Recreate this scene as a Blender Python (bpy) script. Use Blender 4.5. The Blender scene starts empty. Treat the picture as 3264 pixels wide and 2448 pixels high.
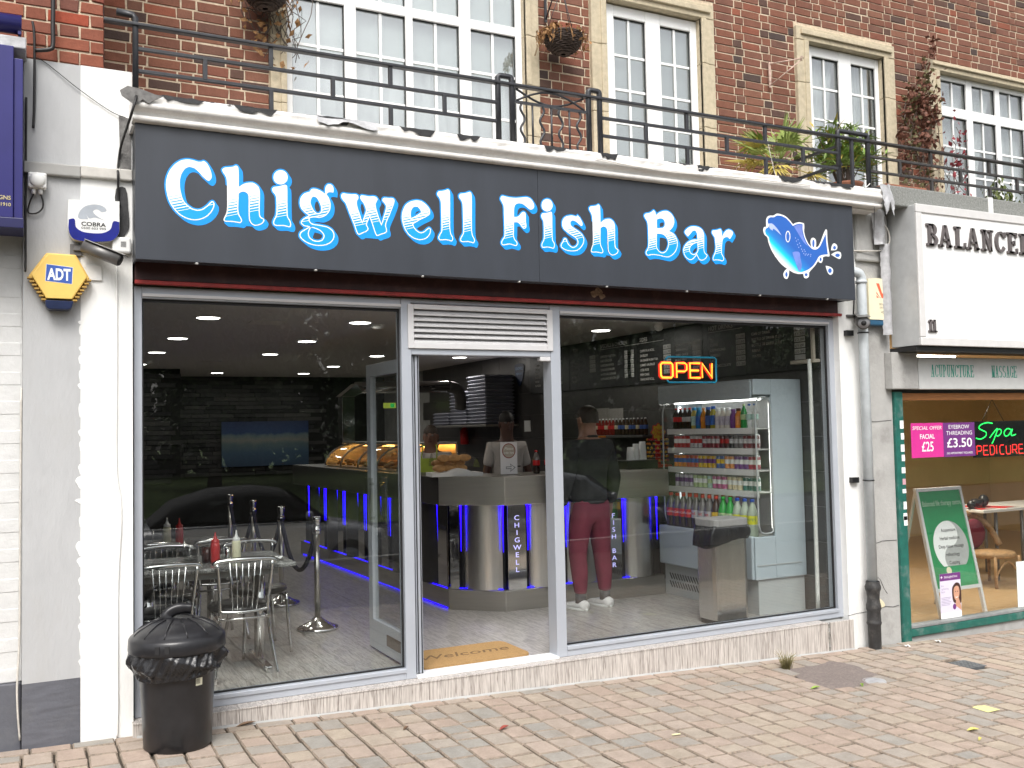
import bpy, math, random
from math import sin, cos, pi, radians, sqrt, atan2, floor, ceil, tan
from mathutils import Vector, Matrix
from mathutils.geometry import tessellate_polygon
random.seed(11)
D = bpy.data
S = bpy.context.scene
COL = S.collection
# ---------------------------------------------------------------- camera
YAW, PITCH, ROLL = 0.4671, 0.0472, -0.0208
fw = Vector((sin(YAW)*cos(PITCH), cos(YAW)*cos(PITCH), sin(PITCH)))
rt0 = Vector((cos(YAW), -sin(YAW), 0))
up0 = rt0.cross(fw)
rt = cos(ROLL)*rt0 + sin(ROLL)*up0
up = -sin(ROLL)*rt0 + cos(ROLL)*up0
cd = D.cameras.new('camera')
cam = D.objects.new('camera', cd)
COL.objects.link(cam)
cam.matrix_world = Matrix(((rt.x, up.x, -fw.x, -0.5553), (rt.y, up.y, -fw.y, -6.0), (rt.z, up.z, -fw.z, 1.613), (0, 0, 0, 1)))
cd.sensor_width = 36
cd.lens = 3067.5/3264*36
cd.clip_start = 0.05
cd.clip_end = 600
S.camera = cam
# ---------------------------------------------------------------- sky, sun, exposure (overcast day)
SUN_EL, SUN_AZ = radians(52), radians(205)     # azimuth from +y clockwise: behind the photographer
world = D.worlds.new('World')
S.world = world
world.use_nodes = True
nt = world.node_tree
nt.nodes.clear()
sky = nt.nodes.new('ShaderNodeTexSky')
sky.sky_type = 'NISHITA'
sky.sun_disc = False
sky.sun_elevation = SUN_EL
sky.sun_rotation = SUN_AZ
sky.air_density = 1.0
sky.dust_density = 5.0
sky.ozone_density = 1.0
hs = nt.nodes.new('ShaderNodeHueSaturation')     # overcast: the cloud layer takes most of the blue out
hs.inputs['Saturation'].default_value = 0.22
bg = nt.nodes.new('ShaderNodeBackground')
bg.inputs['Strength'].default_value = 0.15
wo = nt.nodes.new('ShaderNodeOutputWorld')
nt.links.new(sky.outputs[0], hs.inputs['Color'])
nt.links.new(hs.outputs[0], bg.inputs['Color'])
nt.links.new(bg.outputs[0], wo.inputs['Surface'])
sd = D.lights.new('sun', 'SUN')
sd.energy = 1.35
sd.angle = radians(28)
sd.color = (1.0, 0.965, 0.92)
sun = D.objects.new('sun', sd)
COL.objects.link(sun)
sun.location = (-4, -12, 20)
sdir = Vector((sin(SUN_AZ)*cos(SUN_EL), cos(SUN_AZ)*cos(SUN_EL), sin(SUN_EL)))
sun.rotation_euler = (-sdir).to_track_quat('-Z', 'Y').to_euler()
vs = S.view_settings
vs.view_transform = 'Standard'
vs.look = 'None'
vs.exposure = 0.72
vs.gamma = 1.0
vs.use_curve_mapping = False
S.cycles.use_denoising = True
S.cycles.max_bounces = 10
S.cycles.transparent_max_bounces = 24
S.cycles.caustics_reflective = False
S.cycles.caustics_refractive = False
S.cycles.sample_clamp_indirect = 6.0

# ---------------------------------------------------------------- helpers
def nn(t, kind, **kw):
    n = t.nodes.new(kind)
    for k, v in kw.items():
        setattr(n, k, v)
    return n

def new_mat(name):
    m = D.materials.new(name)
    m.use_nodes = True
    t = m.node_tree
    b = t.nodes['Principled BSDF']
    return m, t, b

def rgba(c):
    return (c[0], c[1], c[2], 1)

def coords(t, kind='Object', scale=(1, 1, 1)):
    tc = nn(t, 'ShaderNodeTexCoord')
    mp = nn(t, 'ShaderNodeMapping')
    mp.inputs['Scale'].default_value = scale
    t.links.new(tc.outputs[kind], mp.inputs['Vector'])
    return mp.outputs['Vector']

def noise(t, vec, scale, detail=4, rough=.6):
    n = nn(t, 'ShaderNodeTexNoise')
    n.inputs['Scale'].default_value = scale
    n.inputs['Detail'].default_value = detail
    n.inputs['Roughness'].default_value = rough
    t.links.new(vec, n.inputs['Vector'])
    return n.outputs['Fac']

def ramp(t, fac, stops, interp='LINEAR'):
    r = nn(t, 'ShaderNodeValToRGB')
    r.color_ramp.interpolation = interp
    e = r.color_ramp.elements
    while len(e) < len(stops):
        e.new(0.5)
    for i, (p, c) in enumerate(stops):
        e[i].position = p
        e[i].color = rgba(c) if len(c) == 3 else c
    t.links.new(fac, r.inputs['Fac'])
    return r.outputs['Color']

def mixc(t, fac, a, b, mode='MIX'):
    m = nn(t, 'ShaderNodeMix', data_type='RGBA', blend_type=mode)
    for sock, v in ((m.inputs[0], fac), (m.inputs[6], a), (m.inputs[7], b)):
        if hasattr(v, 'is_output'):
            t.links.new(v, sock)
        else:
            sock.default_value = v if isinstance(v, (int, float)) else rgba(v)
    return m.outputs[2]

def mth(t, op, a, b=0.0, c=0.0):
    m = nn(t, 'ShaderNodeMath', operation=op)
    for i, v in enumerate((a, b, c)):
        if hasattr(v, 'is_output'):
            t.links.new(v, m.inputs[i])
        else:
            m.inputs[i].default_value = v
    return m.outputs[0]

def bump(t, b, h, strength=.3, dist=.01):
    n = nn(t, 'ShaderNodeBump')
    n.inputs['Strength'].default_value = strength
    n.inputs['Distance'].default_value = dist
    t.links.new(h, n.inputs['Height'])
    t.links.new(n.outputs[0], b.inputs['Normal'])

def pm(name, col, rough=.5, metal=0., var=.12, scale=14, bmp=0., bscale=60, spec=None, coat=0., rvar=.0, dirt=0., dcol=(.05, .045, .04), dscale=3.0, stretch=(1, 1, 1)):
    """plain procedural material: base colour with soft variation, optional dirt stains, fine bump"""
    m, t, b = new_mat(name)
    v = coords(t, 'Object', stretch)
    f = noise(t, v, scale, 5)
    lo = tuple(max(0, c*(1-var)) for c in col)
    hi = tuple(min(1, c*(1+var)) for c in col)
    c = ramp(t, f, [(.3, lo), (.7, hi)])
    if dirt > 0:
        d = noise(t, v, dscale, 8, .7)
        dm = ramp(t, d, [(.52, (0, 0, 0)), (.72, (dirt, dirt, dirt))])
        c = mixc(t, dm, c, dcol)
    t.links.new(c, b.inputs['Base Color'])
    b.inputs['Roughness'].default_value = rough
    if rvar:
        rr = mth(t, 'MULTIPLY_ADD', noise(t, v, scale*2.3, 4), rvar*2, rough-rvar)
        t.links.new(rr, b.inputs['Roughness'])
    b.inputs['Metallic'].default_value = metal
    if spec is not None:
        b.inputs['Specular IOR Level'].default_value = spec
    if coat:
        b.inputs['Coat Weight'].default_value = coat
    if bmp:
        bump(t, b, noise(t, v, bscale, 6, .65), bmp, .01)
    return m

def emit(name, col, strength, back=(0, 0, 0)):
    m, t, b = new_mat(name)
    b.inputs['Base Color'].default_value = rgba(back)
    b.inputs['Emission Color'].default_value = rgba(col)
    b.inputs['Emission Strength'].default_value = strength
    return m

def glass(name, tint=(.93, .95, .94), f0=.04, rough=0.):
    m = D.materials.new(name)
    m.use_nodes = True
    t = m.node_tree
    t.nodes.clear()
    lw = nn(t, 'ShaderNodeLayerWeight')
    lw.inputs['Blend'].default_value = .5
    p = mth(t, 'POWER', lw.outputs['Facing'], 5.0)
    fac = mth(t, 'MULTIPLY_ADD', p, 1-f0, f0)
    tr = nn(t, 'ShaderNodeBsdfTransparent')
    tr.inputs['Color'].default_value = rgba(tint)
    gl = nn(t, 'ShaderNodeBsdfGlossy')
    gl.inputs['Roughness'].default_value = rough
    mx = nn(t, 'ShaderNodeMixShader')
    o = nn(t, 'ShaderNodeOutputMaterial')
    t.links.new(fac, mx.inputs[0])
    t.links.new(tr.outputs[0], mx.inputs[1])
    t.links.new(gl.outputs[0], mx.inputs[2])
    t.links.new(mx.outputs[0], o.inputs['Surface'])
    return m

class MB:
    def __init__(s):
        s.v = []; s.f = []; s.mi = []; s.m = 0; s.sm = []
        s.smooth = False
    def _add(s, vs, fs):
        n = len(s.v)
        s.v += [tuple(v) for v in vs]
        for f in fs:
            s.f.append(tuple(i+n for i in f))
            s.mi.append(s.m)
            s.sm.append(s.smooth)
        return s
    def quad(s, a, b, c, d):
        return s._add([a, b, c, d], [(0, 1, 2, 3)])
    def box(s, x0, x1, y0, y1, z0, z1, M=None):
        vs = [Vector((x, y, z)) for z in (z0, z1) for y in (y0, y1) for x in (x0, x1)]
        if M is not None:
            vs = [M @ v for v in vs]
        return s._add(vs, [(0, 2, 3, 1), (4, 5, 7, 6), (0, 1, 5, 4), (2, 6, 7, 3), (0, 4, 6, 2), (1, 3, 7, 5)])
    def bar(s, a, b, w, h, upv=(0, 0, 1)):
        a = Vector(a); b = Vector(b)
        d = (b-a); L = d.length; d.normalize()
        u = Vector(upv)
        if abs(d.dot(u)) > .99:
            u = Vector((0, 1, 0))
        r = d.cross(u).normalized(); u = r.cross(d).normalized()
        M = Matrix(((d.x, r.x, u.x, a.x), (d.y, r.y, u.y, a.y), (d.z, r.z, u.z, a.z), (0, 0, 0, 1)))
        return s.box(0, L, -w/2, w/2, -h/2, h/2, M)
    def tube(s, pts, r, n=8, closed=False, caps=True, sq=(1, 1)):
        pts = [Vector(p) for p in pts]
        N = len(pts)
        rs = r if isinstance(r, (list, tuple)) else [r]*N
        prev = None
        vs = []
        for i, p in enumerate(pts):
            if closed:
                d = pts[(i+1) % N]-pts[i-1]
            else:
                d = pts[min(i+1, N-1)]-pts[max(i-1, 0)]
            if d.length < 1e-9:
                d = Vector((0, 0, 1))
            d.normalize()
            if prev is None:
                a = Vector((0, 0, 1)) if abs(d.z) < .9 else Vector((0, 1, 0))
                u = (a-d*a.dot(d)).normalized()
            else:
                u = (prev-d*prev.dot(d))
                u = u.normalized() if u.length > 1e-6 else Vector((1, 0, 0))
            prev = u
            w = d.cross(u)
            for k in range(n):
                an = 2*pi*k/n+pi/n
                vs.append(p+(u*cos(an)*sq[0]+w*sin(an)*sq[1])*rs[i])
        fs = []
        R = N if closed else N-1
        for i in range(R):
            j = (i+1) % N
            for k in range(n):
                k2 = (k+1) % n
                fs.append((i*n+k, i*n+k2, j*n+k2, j*n+k))
        if caps and not closed:
            fs.append(tuple(range(n-1, -1, -1)))
            fs.append(tuple((N-1)*n+k for k in range(n)))
        old = s.smooth; s.smooth = True
        s._add(vs, fs)
        s.smooth = old
        return s
    def lathe(s, prof, n=20, c=(0, 0, 0), M=None, ang=2*pi, smooth=True):
        vs = []
        full = abs(ang-2*pi) < 1e-6
        K = n if full else n+1
        for (r, z) in prof:
            for k in range(K):
                a = ang*k/n
                v = Vector((c[0]+r*cos(a), c[1]+r*sin(a), c[2]+z))
                vs.append(M @ v if M is not None else v)
        fs = []
        for i in range(len(prof)-1):
            for k in range(n):
                k2 = (k+1) % K
                fs.append((i*K+k, i*K+k2, (i+1)*K+k2, (i+1)*K+k))
        old = s.smooth; s.smooth = smooth
        s._add(vs, fs)
        s.smooth = old
        return s
    def ball(s, c, r, n=12, m=8, M=None):
        rx, ry, rz = r if isinstance(r, (tuple, list)) else (r, r, r)
        vs = []; fs = []
        for i in range(m+1):
            th = pi*i/m
            for k in range(n):
                a = 2*pi*k/n
                v = Vector((c[0]+rx*sin(th)*cos(a), c[1]+ry*sin(th)*sin(a), c[2]-rz*cos(th)))
                vs.append(M @ v if M is not None else v)
        for i in range(m):
            for k in range(n):
                k2 = (k+1) % n
                fs.append((i*n+k, i*n+k2, (i+1)*n+k2, (i+1)*n+k))
        old = s.smooth; s.smooth = True
        s._add(vs, fs)
        s.smooth = old
        return s
    def poly(s, loops, f3, depth=None):
        """loops: list of 2-D loops (first outer, others holes); f3 maps (u,v,w) to 3-D; depth (w0,w1) extrudes"""
        if not isinstance(loops[0][0], (tuple, list)):
            loops = [loops]
        flat = [p for l in loops for p in l]
        tris = tessellate_polygon([[Vector((p[0], p[1], 0)) for p in l] for l in loops])
        n = len(flat)
        ar = sum((flat[t[1]][0]-flat[t[0]][0])*(flat[t[2]][1]-flat[t[0]][1])-(flat[t[2]][0]-flat[t[0]][0])*(flat[t[1]][1]-flat[t[0]][1]) for t in tris)
        if ar < 0:
            tris = [(a, c, b) for a, b, c in tris]
        if depth is None:
            s._add([f3(p[0], p[1], 0) for p in flat], [tuple(t) for t in tris])
            return s
        w0, w1 = depth
        vs = [f3(p[0], p[1], w0) for p in flat]+[f3(p[0], p[1], w1) for p in flat]
        fs = [tuple(t) for t in tris]+[(t[0]+n, t[2]+n, t[1]+n) for t in tris]
        o = 0
        for l in loops:
            k = len(l)
            sg = area2(l)
            first = l is loops[0]
            fl = (sg > 0) == first
            for i in range(k):
                a, b = o+i, o+(i+1) % k
                fs.append((a, a+n, b+n, b) if fl else (b, b+n, a+n, a))
            o += k
        s._add(vs, fs)
        return s
    def grid(s, fn, nu, nv, closeu=False):
        vs = [fn(i/nu, j/nv) for j in range(nv+1) for i in range(nu+1)]
        fs = [(j*(nu+1)+i, j*(nu+1)+i+1, (j+1)*(nu+1)+i+1, (j+1)*(nu+1)+i) for j in range(nv) for i in range(nu)]
        return s._add(vs, fs)
    def mesh(s, name, mats, org=(0, 0, 0)):
        me = D.meshes.new(name)
        o = Vector(org)
        me.from_pydata([tuple(Vector(v)-o) for v in s.v], [], s.f)
        for m in (mats if isinstance(mats, (list, tuple)) else [mats]):
            me.materials.append(m)
        me.polygons.foreach_set('material_index', s.mi)
        me.polygons.foreach_set('use_smooth', s.sm)
        me.update()
        return me

def area2(l):
    return sum(l[i-1][0]*l[i][1]-l[i][0]*l[i-1][1] for i in range(len(l)))/2

ORG = {}
def tag(o, label=None, cat=None, group=None, kind=None):
    if label: o['label'] = label
    if cat: o['category'] = cat
    if group: o['group'] = group
    if kind: o['kind'] = kind
    return o

def thing(name, label, cat, loc=(0, 0, 0), group=None):
    o = D.objects.new(name, None)
    o.empty_display_size = .1
    COL.objects.link(o)
    o.location = loc
    ORG[o.name] = Vector(loc)
    return tag(o, label, cat, group)

def build(name, mb, mats, parent=None, org=None, bevel=0., kind=None, label=None, seg=2):
    """one mesh object; geometry is given in scene metres, stored relative to its parent's origin (or org)"""
    base = ORG.get(parent.name, Vector((0, 0, 0))) if parent else Vector((0, 0, 0))
    og = Vector(org) if org is not None else base
    me = mb.mesh(name, mats, og)
    o = D.objects.new(name, me)
    COL.objects.link(o)
    o.location = og-base
    ORG[o.name] = og
    if parent:
        o.parent = parent
    if bevel:
        md = o.modifiers.new('bevel', 'BEVEL')
        md.width = bevel
        md.segments = seg
        md.limit_method = 'ANGLE'
    if kind: o['kind'] = kind
    if label: o['label'] = label
    return o

def single(name, mb, mats, label, cat, group=None, org=None, bevel=0., kind=None):
    if org is None:
        n = len(mb.v)
        org = (sum(v[0] for v in mb.v)/n, sum(v[1] for v in mb.v)/n, min(v[2] for v in mb.v))
    o = build(name, mb, mats, None, org, bevel, kind)
    return tag(o, label, cat, group)

def structure(name, mb, mats, parent=None, org=None, bevel=0.):
    o = build(name, mb, mats, parent, org, bevel)
    if parent is None:
        o['kind'] = 'structure'
    return o

def dup(root, loc=None, rz=None, label=None, group=None, scale=None):
    r = root.copy()
    COL.objects.link(r)
    if loc is not None: r.location = loc
    if rz is not None: r.rotation_euler = (0, 0, rz)
    if scale is not None: r.scale = scale
    if label: r['label'] = label
    if group: r['group'] = group
    for ch in list(root.children):
        c = ch.copy(); COL.objects.link(c); c.parent = r
        for g in ch.children:
            d = g.copy(); COL.objects.link(d); d.parent = c
    return r

def XZ(y):            # facing the street (-y)
    return lambda u, v, w: (u, y-w, v)

_tc = {}
def text_mb(mb, body, at, size, face='-y', sx=1., bold=0., align='LEFT', shear=0., lift=.0006, maxw=None, spacing=1.):
    """flat lettering laid into a mesh builder; at = left (or centre) of the baseline"""
    key = (body, bold, shear, spacing)
    if key not in _tc:
        cu = D.curves.new('lettering', 'FONT')
        cu.body = body
        cu.size = 1.0
        cu.offset = bold
        cu.shear = shear
        cu.space_character = spacing
        cu.resolution_u = 3
        ob = D.objects.new('lettering', cu)
        me = D.meshes.new_from_object(ob)
        vs = [tuple(v.co) for v in me.vertices]
        fs = [tuple(p.vertices) for p in me.polygons]
        D.objects.remove(ob); D.meshes.remove(me); D.curves.remove(cu)
        _tc[key] = (vs, fs)
    vs, fs = _tc[key]
    if not vs:
        return mb
    x0 = min(v[0] for v in vs); x1 = max(v[0] for v in vs)
    k = size*sx
    if maxw:
        k = maxw/(x1-x0)
    off = {'LEFT': x0, 'CENTER': (x0+x1)/2, 'RIGHT': x1}[align]
    ax, ay, az = at
    out = []
    for v in vs:
        u = (v[0]-off)*k; w = v[1]*size
        if face == '-y': out.append((ax+u, ay-lift, az+w))
        elif face == '-x': out.append((ax-lift, ay-u, az+w))
        elif face == '+z': out.append((ax+u, ay+w, az+lift))
        else: out.append(face @ Vector((u, -lift, w)))
    mb._add(out, fs)
    return mb

def cr(pts, n=5, closed=True):
    """smooth closed outline through points; a third element 1 keeps that point sharp"""
    N = len(pts)
    P = [Vector((p[0], p[1])) for p in pts]
    sharp = [len(p) > 2 and p[2] for p in pts]
    out = []
    for i in range(N):
        p1, p2 = P[i], P[(i+1) % N]
        p0 = P[i-1]; p3 = P[(i+2) % N]
        L = (p2-p1).length
        def tang(a, b, c, sh):
            if sh: return None
            d = (c-a)
            return d.normalized()*L*.85 if d.length else d
        t1 = tang(p0, p1, p2, sharp[i]) or (p2-p1)
        t2 = tang(p1, p2, p3, sharp[(i+1) % N]) or (p2-p1)
        for k in range(n):
            s = k/n
            h1 = 2*s**3-3*s**2+1; h2 = s**3-2*s**2+s; h3 = -2*s**3+3*s**2; h4 = s**3-s**2
            q = p1*h1+t1*h2+p2*h3+t2*h4
            out.append((q.x, q.y))
    return out

def offset(loop, d):
    """push a dense loop outwards by d (inwards when negative)"""
    N = len(loop)
    sg = 1 if area2(loop) > 0 else -1
    out = []
    for i in range(N):
        a = Vector(loop[i-1]); b = Vector(loop[i]); c = Vector(loop[(i+1) % N])
        e1 = (b-a); e2 = (c-b)
        if e1.length < 1e-9: e1 = e2
        if e2.length < 1e-9: e2 = e1
        n1 = Vector((e1.y, -e1.x)).normalized()*sg
        n2 = Vector((e2.y, -e2.x)).normalized()*sg
        n = n1+n2
        n = n/max(.7, n.length_squared)*2 if n.length > 1e-6 else n1
        q = b+n*d
        out.append((q.x, q.y))
    return out

def sm(pts, n=4, closed=False):
    """Catmull-Rom through 3-D points"""
    P = [Vector(p) for p in pts]
    N = len(P)
    out = []
    for i in range(N if closed else N-1):
        g = lambda j: P[j % N] if closed else P[max(0, min(N-1, j))]
        p0, p1, p2, p3 = g(i-1), g(i), g(i+1), g(i+2)
        for k in range(n):
            s = k/n
            out.append(.5*((2*p1)+(p2-p0)*s+(2*p0-5*p1+4*p2-p3)*s*s+(3*p1-p0-3*p2+p3)*s**3))
    if not closed:
        out.append(P[-1])
    return out

def rnd(a, b):
    return random.uniform(a, b)

ORD = ['first', 'second', 'third', 'fourth', 'fifth', 'sixth', 'seventh', 'eighth', 'ninth', 'tenth', 'eleventh', 'twelfth', 'thirteenth', 'fourteenth', 'fifteenth', 'sixteenth', 'seventeenth', 'eighteenth', 'nineteenth', 'twentieth']
# ---------------------------------------------------------------- materials
def brick_mat(name, island, cols, mort=None, bmp=.5):
    m, t, b = new_mat(name)
    if island:
        g = nn(t, 'ShaderNodeNewGeometry'); r = g.outputs['Random Per Island']
    else:
        g = nn(t, 'ShaderNodeObjectInfo'); r = g.outputs['Random']
    v = coords(t, 'Object')
    gi = nn(t, 'ShaderNodeNewGeometry')
    n1 = noise(t, gi.outputs['Position'], 9, 6, .7)
    n2 = noise(t, gi.outputs['Position'], 70, 5, .7)
    c = ramp(t, r, cols, 'LINEAR')
    k = mth(t, 'MULTIPLY_ADD', n1, .8, .6)
    k2 = mth(t, 'MULTIPLY_ADD', n2, .5, .75)
    kk = mth(t, 'MULTIPLY', k, k2)
    cc = nn(t, 'ShaderNodeVectorMath', operation='SCALE')
    t.links.new(c, cc.inputs[0]); t.links.new(kk, cc.inputs['Scale'])
    t.links.new(cc.outputs[0], b.inputs['Base Color'])
    b.inputs['Roughness'].default_value = .9
    b.inputs['Specular IOR Level'].default_value = .25
    bump(t, b, n2, bmp, .006)
    return m

BR = [(0, (.11, .06, .045)), (.09, (.068, .05, .046)), (.13, (.17, .074, .05)), (.4, (.20, .084, .055)), (.6, (.165, .076, .055)), (.78, (.215, .10, .066)), (.9, (.13, .068, .052)), (1, (.245, .082, .05))]
M_brick = brick_mat('red_brick', False, BR)
M_brick_i = brick_mat('red_brick_joined', True, BR)
BR2 = [(0, (.2, .07, .045)), (.5, (.27, .09, .055)), (.8, (.15, .065, .05)), (1, (.36, .07, .035))]
M_brick2 = brick_mat('old_orange_brick', False, BR2)
M_mortar = pm('sandy_mortar', (.56, .46, .34), .95, var=.22, scale=30, bmp=.5, bscale=120, dirt=.5, dcol=(.22, .18, .13), dscale=6)
PV = [(0, (.355, .275, .225)), (.25, (.37, .30, .25)), (.45, (.34, .285, .24)), (.6, (.375, .315, .25)), (.74, (.325, .285, .245)), (.86, (.275, .26, .235)), (.93, (.30, .28, .25)), (1, (.355, .275, .225))]
def paver_mat(name, island):
    m = brick_mat(name, island, PV, bmp=.6)
    t = m.node_tree; b = t.nodes['Principled BSDF']
    src = b.inputs['Base Color'].links[0].from_socket
    gi = nn(t, 'ShaderNodeNewGeometry')
    sp = nn(t, 'ShaderNodeTexVoronoi'); sp.inputs['Scale'].default_value = 95
    t.links.new(gi.outputs['Position'], sp.inputs['Vector'])
    f = ramp(t, sp.outputs['Distance'], [(.10, (1, 1, 1)), (.22, (0, 0, 0))])
    sel = ramp(t, noise(t, gi.outputs['Position'], 120, 2), [(.56, (0, 0, 0)), (.62, (.75, .75, .75))])
    f2 = mixc(t, 1.0, f, sel, 'MULTIPLY')
    c = mixc(t, f2, src, (.7, .66, .6))
    st = ramp(t, noise(t, gi.outputs['Position'], 2.2, 8, .75), [(.5, (0, 0, 0)), (.75, (.45, .45, .45))])
    c = mixc(t, st, c, (.2, .17, .13))
    t.links.new(c, b.inputs['Base Color'])
    return m
M_paver = paver_mat('block_paver', False)
M_paver_i = paver_mat('block_paver_joined', True)
M_pedge = pm('dirty_paver_edge', (.225, .18, .14), .95, var=.4, scale=50)
M_joint = pm('joint_sand', (.06, .048, .034), .95, var=.35, scale=40, bmp=.4)
M_stone = pm('window_limestone', (.49, .42, .30), .85, var=.14, scale=22, bmp=.35, bscale=160, dirt=.4, dcol=(.22, .19, .15), dscale=5)
M_upvc = pm('white_upvc', (.80, .80, .79), .3, var=.02, scale=5)
M_white = pm('white_masonry_paint', (.80, .80, .78), .75, var=.03, scale=6, bmp=.3, bscale=30, dirt=.22, dcol=(.42, .39, .34), dscale=5, stretch=(1.6, 1.6, .5))
M_greyp = pm('grey_masonry_paint', (.44, .445, .45), .8, var=.05, scale=7, bmp=.35, bscale=30, dirt=.3, dcol=(.31, .30, .28), dscale=3.5, stretch=(1.5, 1.5, .5))
M_darkp = pm('dark_grey_plinth_paint', (.105, .108, .125), .75, var=.1, scale=7, bmp=.3, bscale=35, dirt=.3, dcol=(.2, .2, .2), dscale=5)
M_iron = pm('black_painted_iron', (.028, .029, .034), .42, var=.25, scale=25, bmp=.12, bscale=60)
M_iron_old = pm('weathered_black_iron', (.04, .037, .036), .6, var=.4, scale=25, bmp=.3, bscale=80, dirt=.4, dcol=(.13, .1, .08), dscale=14)
M_alu = pm('grey_aluminium', (.44, .47, .52), .42, metal=.25, var=.04, scale=4)
M_alu_l = pm('pale_aluminium', (.66, .655, .66), .5, metal=.15, var=.04, scale=6, dirt=.12, dcol=(.4, .36, .33), dscale=8)
M_gasket = pm('black_rubber', (.012, .012, .013), .6)
M_sign = pm('anthracite_sign_panel', (.031, .036, .047), .40, var=.13, scale=5, spec=.6, stretch=(1, 1, .25), rvar=.06, bmp=.02, bscale=3)
M_pw = pm('white_print', (.86, .87, .86), .5, var=.01)
M_pb = pm('blue_print', (.0, .30, .86), .45, var=.02)
M_maroon = pm('maroon_shutter_box', (.045, .012, .012), .55, var=.3, scale=9, dirt=.45, dcol=(.09, .05, .04), dscale=9)
M_redtrim = pm('red_painted_trim', (.33, .025, .022), .5, var=.3, scale=18)
M_pink = M_redtrim
M_gl = glass('window_glass', (.93, .945, .94), .068)
M_gl_up = glass('upper_glass', (.95, .975, .97), .30)
M_case = glass('clear_acrylic', (.95, .95, .94), .05, .02)
M_black = pm('black_plastic', (.012, .012, .013), .35, var=.2)
M_blackbin = pm('black_bin_plastic', (.016, .0155, .017), .32, var=.3, scale=9, bmp=.05, bscale=30)
M_chrome = pm('chrome', (.75, .75, .74), .12, metal=1., var=.03)
M_steel = pm('brushed_steel', (.64, .62, .58), .30, metal=1., var=.06, scale=3, stretch=(14, 14, .6))
M_steel_h = pm('brushed_steel_band', (.50, .475, .43), .36, metal=1., var=.06, scale=3, stretch=(.6, .6, 14))
M_mirror = pm('mirror_steel', (.62, .61, .6), .06, metal=1., var=.02)
M_felt = pm('grey_roof_felt', (.17, .165, .16), .9, var=.3, scale=30, bmp=.5, bscale=60)
M_bitumen = pm('black_bitumen', (.03, .03, .032), .6, var=.3, scale=20, bmp=.3)
M_galv = pm('galvanised_steel', (.50, .54, .56), .5, metal=.0, var=.12, scale=9, dirt=.25, dcol=(.66, .67, .66), dscale=6)
M_lead = pm('grey_lead', (.42, .42, .43), .5, metal=.2, var=.2, scale=20, bmp=.5, bscale=25)
M_conc = pm('grey_render', (.40, .395, .38), .9, var=.1, scale=7, bmp=.4, bscale=50, dirt=.45, dcol=(.16, .15, .135), dscale=4)
M_conc_d = pm('pebbled_concrete', (.23, .235, .22), .95, var=.3, scale=60, bmp=.6, bscale=110)
M_green = pm('green_shopfront_paint', (.012, .115, .09), .45, var=.2, scale=16, dirt=.55, dcol=(.25, .27, .27), dscale=7, bmp=.1)
M_bluep = pm('royal_blue_shutter', (.02, .018, .135), .32, metal=.1, var=.1, scale=4)
M_yellow = pm('yellow_bell_box', (.78, .52, .13), .45, var=.05)
M_cream = pm('cream_bell_box', (.78, .72, .52), .45, var=.04)
M_navy = pm('navy_lens', (.012, .02, .06), .25, var=.2)
M_dblue = pm('dark_blue_lens', (.006, .012, .20), .2, var=.2)
M_wplast = pm('white_plastic', (.76, .76, .74), .4, var=.03)
M_gunm = pm('gunmetal', (.16, .155, .15), .42, metal=.5, var=.15)
M_cable = pm('black_cable', (.015, .014, .014), .5)
M_wcable = pm('dirty_white_cable', (.55, .52, .47), .6, var=.2)
M_wicker = pm('dark_wicker', (.05, .033, .025), .8, var=.4, scale=60, bmp=.4)
M_straw = pm('dry_leaf', (.28, .15, .06), .85, var=.4, scale=30)
M_leafg = pm('strap_leaf', (.22, .28, .07), .55, var=.4, scale=9)
M_leafy = pm('yellowing_leaf', (.45, .36, .08), .6, var=.3, scale=9)
M_leafd = pm('dark_leaf', (.12, .15, .04), .6, var=.4, scale=9)
M_creep = pm('russet_creeper_leaf', (.15, .058, .035), .7, var=.5, scale=40)
M_creepg = pm('olive_creeper_leaf', (.10, .085, .03), .7, var=.4, scale=40)
M_twig = pm('grey_twig', (.12, .095, .08), .85, var=.3, scale=60)
M_terra = pm('terracotta', (.27, .105, .06), .8, var=.2, scale=12, bmp=.2)
M_asph = pm('asphalt_patch', (.20, .165, .15), .95, var=.25, scale=60, bmp=.8, bscale=90, dirt=.3, dcol=(.36, .31, .27), dscale=9)
M_road = pm('road_asphalt', (.06, .06, .062), .9, var=.2, scale=30, bmp=.4)
M_grass = pm('verge_grass', (.075, .12, .022), .9, var=.4, scale=3)
M_net = pm('net_curtain', (.86, .87, .87), .9, var=.06, scale=4)
M_blind = pm('white_blind_slat', (.85, .90, .88), .6, var=.04)
M_room = pm('pale_room_paint', (.74, .76, .77), .9, var=.08)

def letter_mat():
    """printed fill: white, breaking into slanting blue bars and then solid blue below the middle"""
    m, t, b = new_mat('striped_print')
    tc = nn(t, 'ShaderNodeTexCoord'); sx = nn(t, 'ShaderNodeSeparateXYZ')
    t.links.new(tc.outputs['Object'], sx.inputs[0])
    d = mth(t, 'SUBTRACT', mth(t, 'MULTIPLY', sx.outputs['X'], .28), sx.outputs['Z'])     # depth below the first bar
    ph = mth(t, 'FRACT', mth(t, 'DIVIDE', d, .0158))
    wd = mth(t, 'MULTIPLY_ADD', mth(t, 'DIVIDE', d, .093), .62, .14)
    bar = mth(t, 'MULTIPLY', mth(t, 'LESS_THAN', ph, wd), mth(t, 'GREATER_THAN', d, 0.))
    sol = mth(t, 'GREATER_THAN', d, .094)
    f = mth(t, 'MAXIMUM', bar, sol)
    c = mixc(t, f, (.86, .87, .86), (.0, .33, .90))
    t.links.new(c, b.inputs['Base Color'])
    b.inputs['Roughness'].default_value = .45
    return m
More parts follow.
